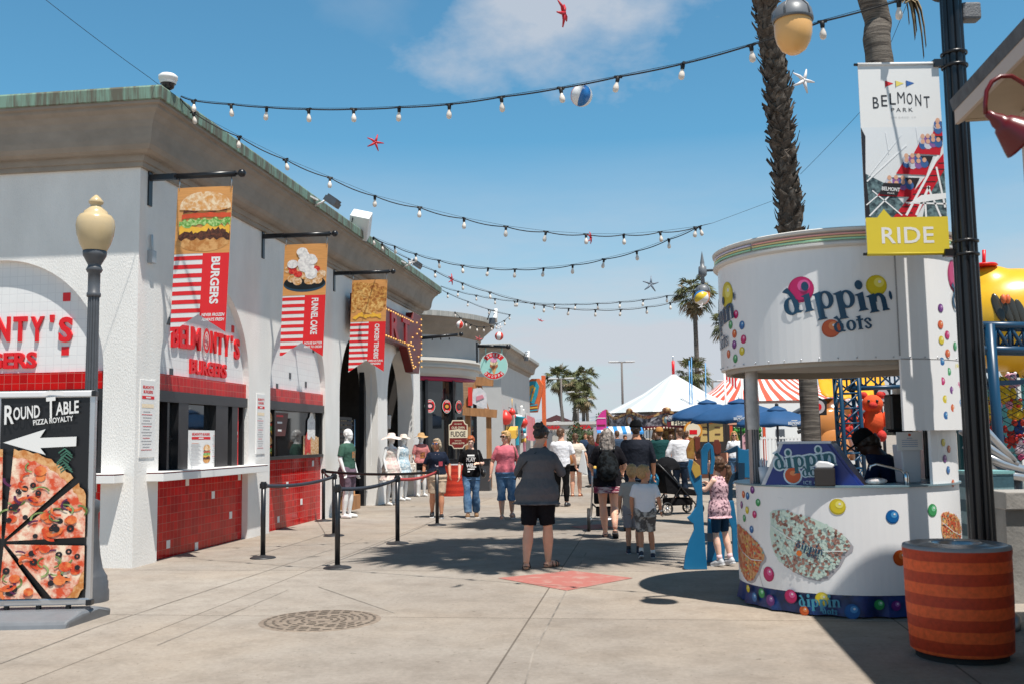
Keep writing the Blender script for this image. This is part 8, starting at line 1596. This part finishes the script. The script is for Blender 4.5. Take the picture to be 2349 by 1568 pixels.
# umbrellas
UMB = mat('blue umbrella canvas', srgb('#174a78'), .75, var=.08, vs=3, bump=.3, bs=6)
def umbrella(label, x, ytop, ybot, Y, wpx, logos, rot=.3):
    p, b = P(x, ytop, Y), P(x, ybot, Y); r = wpx / 2 * Y / 2284; t = thing('patio_umbrella', label, 'umbrella', (p.x, Y, 0), 0, 'blue umbrellas by the kiosk'); n = 6; ht = p.z - b.z; mb = MB(); v = []; rows = [(0.0, ht), (.33, ht * .86), (.7, ht * .58), (1.0, ht * .24)]
    K = 6 * n
    for q_, z in rows:
        for i in range(K): a = rot + 2 * PI * i / K; w_ = abs(math.sin(n * (a - rot) / 2)); rr = r * q_ * (1 - .09 * w_); v.append((rr * math.cos(a), rr * math.sin(a), b.z + z - .10 * q_ * w_ * ht))
    for i in range(K): a = rot + 2 * PI * i / K; w_ = abs(math.sin(n * (a - rot) / 2)); rr = r * (1.01 - .07 * w_) + .03 * math.sin(i * 2.1); v.append((rr * math.cos(a), rr * math.sin(a), b.z - .02 * math.sin(i * 1.7)))
    f = [(j * K + i, j * K + (i + 1) % K, (j + 1) * K + (i + 1) % K, (j + 1) * K + i) for j in range(4) for i in range(K)]
    mb.add(v, f, UMB, True); mb.lathe([(.0, ht + .10), (r * .2, ht + .01), (r * .24, ht - .04)], UMB, (0, 0, b.z), 18); o = mb.build('canopy', t, mods=[('SOLIDIFY', {'thickness': .006})]); mb = MB(); mb.lathe([(0, .2), (.05, .16), (.04, .08), (.03, .05)], WHITE if 'front' in label else IRON, (0, 0, p.z - .03), 10); mb.build('finial', t); mb = MB(); mb.tube([(0, 0, 0), (0, 0, p.z)], .03, mat('grey pole', (.18, .18, .19), .4, .5), 8); mb.build('pole', t)
    mb = MB()
    for i in range(n): a = rot + 2 * PI * i / n; mb.tube([(0, 0, p.z - .06), (r * .97 * math.cos(a), r * .97 * math.sin(a), b.z + ht * .22)], .012, IRON, 5)
    mb.build('rib', t)
    mb = MB()
    for lx in logos:
        g = P(lx, (ybot - 6), Y - r); g2 = Vector((g.x - p.x, 0, b.z + ht * .16)); an = math.acos(max(-.95, min(.95, g2.x / r))); yy = -r * 1.0 * math.sin(an)
        X = Matrix.Translation((g2.x, yy - .03, g2.z)) @ Matrix.Rotation(PI / 2 - an if False else 0, 4, 'Z'); mb.X = X; mb.text('BELMONT', 0, .0, .30, WHITE, 0, .07, bold=.03); mb.text('PARK', 0, -.06, .12, WHITE, 0, .03); mb.box((0, 0, .06), (.14, .002, .02), WHITE)
    mb.build('logo', t); return t
umbrella('blue park umbrella in front with white lettering on its edge', 1697, 921, 968, 27, 236, [1697], .25); umbrella('blue park umbrella at the left partly behind the front one', 1622, 922, 963, 31, 190, [1548], .5); umbrella('blue park umbrella at the right seen through the kiosk', 1782, 938, 977, 25, 190, [1822], .1)
# striped big top and the building below it
Yt = 72; a, b = P(1646, 918, Yt), P(2010, 918, Yt); ORS2 = mat('tent orange red', srgb('#d9573f'), .65); t = thing('striped_big_top', 'red and white striped tent roof over a pale lattice wall behind the kiosk', 'tent', ((a.x + b.x) / 2, Yt, 0)); w = b.x - a.x; zr = a.z
mb = MB()
n = 84
for i in range(n):
    a0, a1 = 2 * PI * i / n, 2 * PI * (i + 1) / n; m = ORS2 if i % 2 else CW; A = lambda a_: Vector((w * .56 * math.cos(a_), 8 + 7 * math.sin(a_), zr)); T = lambda a_: Vector((-w * .02 + w * .22 * math.cos(a_), 8, zr + 2.6))
    mb.face([A(a0), A(a1), A(a1).lerp(T(a1), .5) - Vector((0, 0, .25)), A(a0).lerp(T(a0), .5) - Vector((0, 0, .25))], m); mb.face([A(a0).lerp(T(a0), .5) - Vector((0, 0, .25)), A(a1).lerp(T(a1), .5) - Vector((0, 0, .25)), T(a1), T(a0)], m)
mb.build('roof', t); mb = MB(); mb.box((0, 3, zr - .15), (w, .3, .3), LAV); mb.box((0, 3, zr - 1.3), (w, .2, .2), LAV)
for i in range(40):
    x = -w / 2 + w * i / 40; mb.bar((x, 2.9, zr - .3), (x + .45, 2.9, zr - 1.2), .04, .07, LAV); mb.bar((x + .45, 2.9, zr - .3), (x, 2.9, zr - 1.2), .04, .07, LAV)
mb.build('lattice', t); mb = MB(); mb.box((0, 6, zr / 2 - .2), (w, .3, zr - .4), mat('tent back wall', (.30, .27, .25), .8)); mb.build('back_wall', t)
mb = MB(); zq = lambda y: P(1900, y, Yt - 6).z; xq = lambda x: P(x, 960, Yt - 6).x - (a.x + b.x) / 2; mb.X = Matrix.Translation((0, -6, 0)); mb.prism([(xq(1800), zq(985)), (xq(2030), zq(985)), (xq(2030), zq(925)), (xq(1800), zq(925))], 0, .2, CW)
for pts in ([(1800, 985), (1818, 985), (1806, 948), (1838, 925), (1800, 925)], [(1845, 985), (1868, 985), (1882, 962), (1915, 952), (1925, 930), (1880, 925), (1850, 950)], [(1950, 985), (1990, 985), (1998, 955), (2030, 940), (2030, 925), (1975, 925)]): mb.prism([(xq(x), zq(y)) for x, y in pts], -.05, -.01, ORS2)
mb.build('wave_wall', t)
# grey ride rail, yellow awning
t = thing('coaster_rail', 'dark grey kinked ride track behind the palm trunk', 'ride track'); Yk = 26; mb = MB()
for o_ in (0, 10): mb.tube([P(1795, 962 + o_, Yk), P(1848, 932 + o_, Yk), P(1900, 936 + o_, Yk), P(1985, 950 + o_, Yk)], .06, DKGREY, 8); mb.tube([P(1830, 980 + o_, Yk), P(1910, 958 + o_, Yk), P(2000, 940 + o_, Yk)], .05, DKGREY, 8)
mb.build('rail', t); mb = MB()
for x in (1848, 1905, 1960): p = P(x, 950, Yk + .1); mb.tube([(p.x, p.y, 0), p], .05, IRON, 8)
mb.build('support', t)
t = thing('yellow_awning', 'sagging yellow canvas awning behind the kiosk', 'awning'); Ya = 20; mb = MB(); n = 14; v = []
for i in range(n + 1):
    k = i / n; x = 1876 + 150 * k
    for j in range(6): u = j / 5; p = P(x + 8 * u, 868 - 6 * k + u * (38 + 14 * math.sin(k * 2.2)) + 3 * math.sin(i * 2 + j), Ya - .9 * u - .12 * math.sin(i * 1.9 + u * 5)); v.append(p)
mb.add(v, [(i * 6 + j, i * 6 + 6 + j, i * 6 + 7 + j, i * 6 + 1 + j) for i in range(n) for j in range(5)], mat('yellow canvas', srgb('#e0a010'), .6, bump=.4, bs=5), True); mb.build('canvas', t, mods=[('SOLIDIFY', {'thickness': .01})])
# truss towers and gantry of the ride
TRS = mat('teal blue truss paint', srgb('#153f5c'), .35); YT = 16.5
def truss(mb, a, b, wd, n, m=TRS, r=.035, rb=.016):
    a, b = Vector(a), Vector(b); d = (b - a).normalized(); s = d.cross(Vector((0, 1, 0))); s = s.normalized() if s.length > .1 else Vector((1, 0, 0)); u = d.cross(s); cs = [s * wd / 2 + u * wd / 2, -s * wd / 2 + u * wd / 2, -s * wd / 2 - u * wd / 2, s * wd / 2 - u * wd / 2]
    for c in cs: mb.tube([a + c, b + c], r, m, 8)
    for i in range(n):
        for k in range(4): p, q_ = a.lerp(b, i / n) + cs[k], a.lerp(b, (i + 1) / n) + cs[(k + 1) % 4]; mb.tube([p, q_], rb, m, 5); mb.tube([a.lerp(b, i / n) + cs[k], a.lerp(b, i / n) + cs[(k + 1) % 4]], rb, m, 5)
t = thing('truss_tower', 'dark blue truss tower seen through the kiosk opening', 'truss', group='blue ride trusses'); mb = MB(); a = P(1957, 1080, YT); h = P(1950, 800, YT); truss(mb, (a.x, YT, 0), (a.x - .05, YT, h.z), .30, 12); mb.build('tower', t); mb = MB(); truss(mb, (a.x, YT, P(1950, 875, YT).z), (a.x + 1.2, YT, P(1950, 872, YT).z), .22, 5); mb.build('cross_arm', t)
t = thing('truss_gantry', 'big dark blue truss gantry right of the black lamp post', 'truss', group='blue ride trusses'); mb = MB(); YG = 15; a, b = P(2205, 775, YG), P(2400, 778, YG); truss(mb, a, b, .36, 6, r=.055, rb=.03); mb.build('beam', t); mb = MB(); c = P(2266, 800, YG); mb.tube([(c.x, YG - .2, 0), (c.x - .05, YG - .2, c.z + .35)], .075, TRS, 12); c2 = P(2212, 800, YG + .8); mb.tube([(c2.x, YG + .8, 0), (c2.x, YG + .8, c2.z)], .07, TRS, 10); mb.build('column', t); mb = MB(); truss(mb, P(2212, 860, YG + .4), P(2262, 870, YG + .4), .25, 3); mb.bar(P(2290, 878, YG), P(2400, 872, YG), .07, .07, TRS); mb.build('brace', t)
# yellow submarine ride body
YS = 19; t = thing('submarine_ride', 'yellow submarine ride with oval portholes and red periscope', 'ride'); SUBY = mat('yellow submarine paint', srgb('#e9b52c'), .3, var=.05, vs=2); p = P(2330, 735, YS); mb = MB(); mb.X = Matrix.Translation(p); mb.ball((0, .0, 0), (1.35, .95, 1.0), SUBY, 36); mb.ball((-.45, .0, .45), (.62, .6, .62), SUBY, 28); mb.tube([(0, 0, -.3), (2.5, 0, -.6)], [.95, .7], SUBY, 28); hull = vox(mb, 'hull', t, .045, 14)
dg = bpy.context.evaluated_depsgraph_get(); dg.update(); ev = hull.evaluated_get(dg)
for i, x in enumerate((2290, 2310, 2327, 2343)):
    d = ray(x, 706 + i * 5).normalized(); ok, hp, hn, _ = ev.ray_cast(Vector((0, 0, CAM_H)), d)
    if not ok: continue
    mb = MB(Matrix.Translation(hp) @ hn.to_track_quat('-Y', 'Z').to_matrix().to_4x4() @ Matrix.Rotation(R(-14), 4, 'Y')); mb.ball((0, 0, 0), (.085, .03, .29), mat('porthole glass', (.05, .045, .035), .25), 18); mb.build('porthole', t)
mb = MB()
g = P(2257, 612, YS - .2); mb.lathe([(.0, .05), (.22, .05), (.25, .02), (.22, 0), (0, 0)], REDL, g, 20); mb.tube([g, g + Vector((.02, 0, .32))], .035, REDL, 8); mb.build('periscope', t); mb = MB()
for x in (2302, 2312): g = P(x, 690 - 2, YS - 1.0); g = P(x, 686, YS - .93); mb.ball(g, (.05, .05, .09), ORG, 10)
mb.build('headlight', t); mb = MB(); mb.tube([(p.x, YS, 0), (p.x, YS, p.z - .7)], .2, TRS, 12); mb.build('pillar', t)
# steel tubes, netting and plush toys behind the post
t = thing('steel_ride_arm', 'silver steel tube arm of a ride right of the lamp post', 'ride arm'); YR = 12.5; mb = MB()
for L in (((2200, 960), (2260, 985), (2325, 1058)), ((2205, 985), (2290, 1040), (2332, 1065)), ((2235, 1035), (2300, 1062), (2400, 1090)), ((2225, 1085), (2325, 1090), (2400, 1098)), ((2215, 1020), (2285, 1085))): mb.tube([P(x, y, YR) for x, y in L], .055, mat('silver tube', (.50, .51, .53), .3, .7), 10)
for x in (2230, 2330): p = P(x, 1060, YR + .1); mb.tube([(p.x, p.y, 0), p], .06, DKGREY, 8)
mb.build('tube', t)
t = thing('prize_wall', 'teal slatted prize wall behind netting at the right', 'wall', (P(2205, 900, 15.8).x, 15.8, 0)); w = 2.2; zt2 = P(2300, 865, 15.8).z; mb = MB(); mb.box((w / 2, .2, zt2 / 2), (w, .1, zt2), mat('teal slats', srgb('#245c62'), .6, var=.3, vs=3, stretch=(8, 1, .2)))
for i in range(6): mb.box((.2 + i * .38, .1, zt2 / 2), (.05, .06, zt2), WHITE)
mb.build('slats', t); mb = MB(); q = random.Random(3)
for i in range(26):
    x = i * .17 - 1.0; mb.tube([(max(0, x), -.55, max(.9, .9 - x)), (min(w, x + 2.4), -.55, min(zt2, .9 + (min(w, x + 2.4) - x)))], .006, IRON, 4); mb.tube([(max(0, x), -.55, min(zt2, zt2 + x)), (min(w, x + 2.4), -.55, max(.9, zt2 - (min(w, x + 2.4) - x)))], .006, IRON, 4)
mb.build('netting', t)
def plush(x, y, Y, s, col, col2, label, grp):
    t = thing('plush_toy', label, 'toy', P(x, y, Y), random.uniform(-.5, .5), grp); m = mat('plush ' + col, srgb(col), .9, bump=.5, bs=40); m2 = mat('plush ' + col2, srgb(col2), .9); mb = MB(); mb.ball((0, 0, 0), (.13 * s, .11 * s, .16 * s), m, 14); mb.ball((0, -.02 * s, .20 * s), (.12 * s, .11 * s, .11 * s), m, 14)
    for g in (-1, 1): mb.ball((g * .15 * s, -.03, .02 * s), (.06 * s, .05 * s, .10 * s), m, 10); mb.ball((g * .08 * s, -.05, -.17 * s), (.06 * s, .08 * s, .07 * s), m2, 10); mb.ball((g * .09 * s, 0, .30 * s), .045 * s, m2, 8)
    mb.build('body', t); mb = MB(); mb.ball((0, -.12 * s, .18 * s), (.05 * s, .04 * s, .04 * s), m2, 8)
    for g in (-1, 1): mb.ball((g * .045 * s, -.115 * s, .23 * s), .018 * s, BLACK, 6)
    mb.build('face', t)
GP_ = 'plush toys hung on the prize wall'
for x, y, s, c1, c2, l in ((2300, 905, 1.5, '#d9b32a', '#d98aa0', 'large yellow plush toy with pink ears, highest on the prize wall'), (2322, 880, .9, '#d9a5b5', '#f0e6e8', 'pink and white plush toy at the top of the prize wall'), (2270, 945, 1.3, '#d9b32a', '#c9402f', 'yellow plush toy with red feet just right of the lamp post'), (2290, 985, 1.0, '#c6352c', '#25407a', 'red and blue plush toy below the yellow one'), (2320, 1010, .8, '#c6352c', '#c6352c', 'small all-red plush toy on the prize wall'), (2332, 950, 1.2, '#d9b32a', '#c9402f', 'yellow plush toy with red feet at the right edge'), (2340, 1030, 1.1, '#d9c2cc', '#c94a7a', 'pale pink plush toy with dark pink feet near the low wall'), (2305, 1085, 1.0, '#d9c2cc', '#c94a7a', 'lowest pale pink plush toy beside the striped barrier'), (2338, 985, .9, '#25407a', '#c6352c', 'blue plush toy with red feet by the right edge')): plush(x, y, 15.5, s * .62, c1, c2, l, GP_)
for x, y, s, c1, c2, l in ((2003, 965, 1.9, '#e8572a', '#c6352c', 'big round orange plush toy seen inside the kiosk opening'), (1970, 990, 1.2, '#e8572a', '#b8321e', 'orange plush toy behind the truss tower'), (1962, 958, .8, '#c6352c', '#c6352c', 'red plush toy high behind the truss tower'), (1940, 985, .8, '#c6352c', '#e8572a', 'red plush toy left of the truss tower')): plush(x, y, 17.6, s * .8, c1, c2, l, 'orange and red plush toys behind the kiosk')
# brown rounded ride seat, white fences, sign posts
t = thing('ride_seat', 'shiny brown and tan rounded ride seat behind the palm', 'ride seat', P(1908, 1000, 19)); mb = MB(); m = mat('shiny brown shell', srgb('#7a4a2a'), .2); mb.ball((.1, .3, .25), (.48, .4, .50), m, 20); mb.ball((0, .2, -.3), (.5, .45, .5), m, 18); mb.build('shell', t); mb = MB(); mb.ball((0, -.08, .22), (.33, .12, .32), mat('shiny tan pad', srgb('#d08a4e'), .2), 18); mb.ball((0, -.12, -.25), (.30, .14, .45), mat('shiny tan pad', (0, 0, 0)), 18); mb.build('pad', t); mb = MB(); mb.tube([(0, .2, -.7), (0, .2, -P(1908, 1000, 19).z)], .2, DKGREY, 10); mb.build('pedestal', t)
def picket(label, x0, x1, ytop, Y, m, sp=.11, kind='white picket fence'):
    a, b = P(x0, ytop, Y), P(x1, ytop, Y); t = thing('picket_fence', label, 'fence', (a.x, Y, 0)); n = int((b.x - a.x) / sp); mb = MB()
    for i in range(n): mb.box((i * sp, 0, a.z / 2), (.035, .02, a.z), m)
    mb.build('pickets', t); mb = MB(); mb.box(((b.x - a.x) / 2, 0, a.z - .05), (b.x - a.x, .04, .05), m); mb.box(((b.x - a.x) / 2, 0, .2), (b.x - a.x, .04, .05), m); mb.build('rail', t)
picket('white picket fence beyond the umbrellas', 1745, 1880, 1000, 30, WHITE); picket('grey metal rail fence by the brown ride seat', 1875, 1960, 1032, 17.5, STEEL, .10); picket('low white slatted fence behind the display case', 1880, 1960, 1052, 14, WHITE, .08)
t = thing('pale_house', 'white building with dark windows beyond the picket fence', 'house', P(1790, 1000, 48)); t.location.z = 0; mb = MB(); mb.box((0, 0, 1.5), (5.5, 3, 3), WHITE); mb.build('wall', t)
for x in (-1.6, -.4, 1.0): mb = MB(); mb.box((x, -1.52, 1.5), (.4, .06, .6), DKGREY); mb.build('window', t)
for x, y, Y, l in ((1878, 932, 18, 'black post with round badge sign right of the palm trunk'), (2025, 905, 18.2, 'black post with round badge sign inside the kiosk opening')):
    p = P(x, y, Y); t = thing('badge_sign', l, 'sign', (p.x, Y, 0), 0, 'round badge signs on black posts'); mb = MB(); mb.tube([(0, .03, 0), (0, .03, p.z)], .03, IRON, 8); mb.build('post', t); mb = MB(Matrix.Translation((0, 0, p.z))); mb.prism([(-.14, -.15), (.14, -.15), (.15, .1), (0, .18), (-.15, .1)], 0, .05, BLACK); mb.prism(ell(0, 0, .11, .12, 18), -.01, 0, LAV); mb.prism(ell(0, 0, .05, .06, 12), -.016, -.011, REDL); mb.build('badge', t)
# striped barrier, low wall
t = thing('striped_barrier', 'teal and grey striped fabric barrier beside the lamp post', 'barrier', (P(2210, 1100, 11.2).x, 11.2, 0)); zt3 = P(2240, 1083, 11.2).z; mb = MB(); w = P(2300, 1100, 11.2).x - t.location.x; mb.box((w / 2, 0, zt3 / 2), (w, .5, zt3), stripe_mat('teal striped fabric', srgb('#86a3a8'), srgb('#3c5d68'), .27)); mb.build('fabric', t); mb = MB(); mb.box((w / 2, 0, zt3 + .01), (w + .02, .52, .03), mat('teal trim', srgb('#7fb0b0'), .5)); mb.build('trim', t)
t = thing('low_wall', 'grey rendered low wall with concrete cap behind the lamp post', 'wall', (4.48, 9.35, 0), R(-4)); CON = mat('grey render', (.23, .22, .205), .9, col2=(.31, .30, .28), vs=1.6, bump=.4, bs=20); mb = MB(); mb.box((2, 0, .42), (4, .35, .84), CON); mb.build('wall', t)
for i in range(5): mb = MB(); mb.box((.38 + i * .8, 0, .92), (.785, .45, .16), mat('concrete cap', (.33, .31, .285), .85, var=.15, vs=3, bump=.3, bs=25)); mb.build('cap_stone', t, bevel=.01)

# ================================================================== CUT-OUT BOARD, STROLLERS
BDB = mat('board blue paint', srgb('#1a6a94'), .4, var=.06, vs=3); BDD = mat('board navy paint', srgb('#16344a'), .4); t = thing('cutout_board', 'blue wooden face-in-hole photo board beside the kiosk', 'photo board')
def cut(name, pts, Y, m, th=.03, ZS=4.354, ox=1640, oy=1060):
    q = [P((ox + x / ZS) / 1.0643, (oy + y / ZS) / 1.0643, Y) for x, y in pts]; q = [Vector((p.x, 0, max(0, p.z))) for p in q]; mb = MB(); mb.prism([(p.x, p.z) for p in q], Y, Y + th, m); return mb.build(name, t, bevel=.006)
cut('panel', [(170, 340), (190, 262), (225, 268), (235, 330), (225, 370), (250, 460), (320, 425), (330, 700), (345, 1000), (380, 1460), (150, 1460), (128, 1420), (150, 1260), (185, 1130), (240, 1010), (232, 945), (200, 925), (165, 880), (200, 855), (262, 765), (272, 650), (235, 560), (200, 490)], 11.80, BDB, .04)
cut('painted_front', [(165, 250), (155, 160), (190, 70), (250, 10), (300, 25), (300, 150), (245, 175), (235, 262)], 11.86, mat('mustard painted board', srgb('#b8933f'), .5, col2=srgb('#8a4a2a'), vs=3), .03); cut('painted_front', [(232, 272), (300, 330), (312, 425), (252, 465), (210, 370)], 11.78, mat('mustard painted board', (0, 0, 0)), .015); cut('painted_front', [(245, 20), (300, 18), (305, 140), (262, 190), (245, 120)], 11.84, mat('brown painted board', srgb('#6d2f20'), .5), .02)
cut('arch_panel', [(320, 420), (312, 170), (350, 100), (395, 80), (440, 120), (462, 260), (440, 420), (405, 420), (420, 260), (410, 150), (385, 190), (380, 420)], 12.0, BDB, .04); cut('painted_front', [(450, 190), (440, 100), (460, 50), (500, 50), (525, 110), (525, 190), (480, 215)], 12.06, mat('brown painted board', (0, 0, 0)), .03)
cut('back_panel', [(400, 700), (660, 700), (690, 900), (720, 1360), (655, 1345), (640, 1000), (590, 880), (560, 1330), (380, 1440), (385, 900)], 12.42, BDB, .04); cut('navy_panel', [(560, 180), (700, 110), (708, 470), (650, 500), (650, 700), (600, 700), (600, 440), (690, 390), (690, 180), (620, 200)], 12.5, BDD, .04); cut('side_panel', [(700, 112), (735, 150), (800, 160), (850, 145), (880, 130), (910, 165), (905, 460), (715, 455)], 12.56, BDB, .04)  # the navy panel stands between the two blue ones
mb = MB(); mb.bar(P(1606, 1230, 11.9), P(1640, 1232, 12.4), .06, .10, BDD); mb.bar(P(1604, 1195, 11.86), P(1608, 1290, 11.86), .06, .05, BDB); mb.bar(P(1700, 1060, 12.45), P(1700, 1285, 12.45), .05, .08, BDD); mb.build('brace', t)
def wheel(t, c, r, w, ax=(1, 0, 0), spokes=7):
    h = bpy.data.objects.new('wheel', None); COL.objects.link(h); h.parent = t; h.location = c; h.rotation_euler = Vector(ax).to_track_quat('Z', 'Y').to_euler()
    mb = MB(); mb.lathe([(r - .03, -w / 2), (r - .005, -w / 2), (r, 0), (r - .005, w / 2), (r - .03, w / 2), (r - .03, -w / 2)], mat('rubber tyre', (.015, .015, .016), .7), n=28); mb.build('tyre', h); mb = MB(); mb.tube([(0, 0, -w * .6), (0, 0, w * .6)], .025, STEEL, 10)
    for k in range(spokes): a = 2 * PI * k / spokes; mb.tube([(0, 0, 0), ((r - .03) * math.cos(a), (r - .03) * math.sin(a), 0)], .008, STEEL, 5)
    mb.build('rim', h)
g = G(1400, 1222); g = Vector((g.x, g.y + .55, 0)); t = thing('stroller', 'three-wheeled jogging stroller pushed by the woman with the camouflage backpack', 'stroller', g, R(-5)); BLF = C('#131316', 'black stroller cloth')
for s in (-1, 1): wheel(t, (s * .30, -.12, .19), .19, .05)
wheel(t, (0, .85, .16), .16, .05); mb = MB()
for s in (-1, 1): mb.tube([(s * .27, -.12, .19), (s * .24, .3, .42), (s * .05, .85, .2)], .014, STEEL, 8); mb.tube([(s * .27, -.10, .2), (s * .24, .05, .6), (s * .22, -.22, 1.02)], .014, STEEL, 8)
mb.tube([(-.22, -.22, 1.02), (.22, -.22, 1.02)], .018, LEATH, 8); mb.tube([(-.3, -.12, .19), (.3, -.12, .19)], .012, STEEL, 8); mb.build('frame', t); mb = MB(); mb.prism([(-.06, .45), (.55, .40), (.60, .55), (.20, .62), (.05, 1.02), (-.05, 1.0)], -.21, .21, BLF, plane='yz'); mb.ball((0, .12, .92), (.22, .28, .18), BLF, 16); mb.build('seat', t, bevel=.02); mb = MB(); mb.box((0, .18, .30), (.36, .45, .14), BLF); mb.build('basket', t, bevel=.02)
g = G(1545, 1178); t = thing('stroller', 'empty black stroller with blue bag parked by the cut-out board', 'stroller', (g.x, g.y, 0), R(-70)); 
for s in (-1, 1): wheel(t, (s * .26, -.28, .13), .13, .04); wheel(t, (s * .24, .45, .11), .11, .04)
mb = MB()
for s in (-1, 1): mb.tube([(s * .25, -.28, .13), (s * .24, .05, .55), (s * .23, -.42, 1.0)], .016, BLACK, 8); mb.tube([(s * .23, .45, .12), (s * .23, .1, .5), (s * .23, -.1, .75)], .016, BLACK, 8)
mb.tube([(-.23, -.42, 1.0), (.23, -.42, 1.0)], .018, LEATH, 8); mb.build('frame', t); mb = MB(); mb.prism([(-.25, .42), (.42, .36), (.48, .46), (.02, .56), (-.22, 1.0), (-.32, .98)], -.22, .22, BLF, plane='yz'); mb.build('seat', t, bevel=.02); mb = MB(); v = []
for j in range(7):
    a = PI * .95 * j / 6
    for i in range(9): b = PI * i / 8; v.append((.23 * math.cos(b), -.22 + .36 * math.cos(a) * math.sin(b) * .8 + .1, .88 + .30 * math.sin(a) * math.sin(b) * .9))
mb.add(v, [(j * 9 + i, j * 9 + i + 1, j * 9 + 10 + i, j * 9 + 9 + i) for j in range(6) for i in range(8)], BLF, True); mb.build('hood', t, mods=[('SOLIDIFY', {'thickness': .01})])
mb = MB(); mb.ball((0, -.42, .68), (.14, .10, .16), mat('turquoise bag cloth', srgb('#2f8fb8'), .7, col2=srgb('#123a52'), vs=9), 12); mb.build('hanging_bag', t); mb = MB(); mb.box((0, .1, .25), (.36, .5, .14), BLF); mb.build('basket', t, bevel=.02)
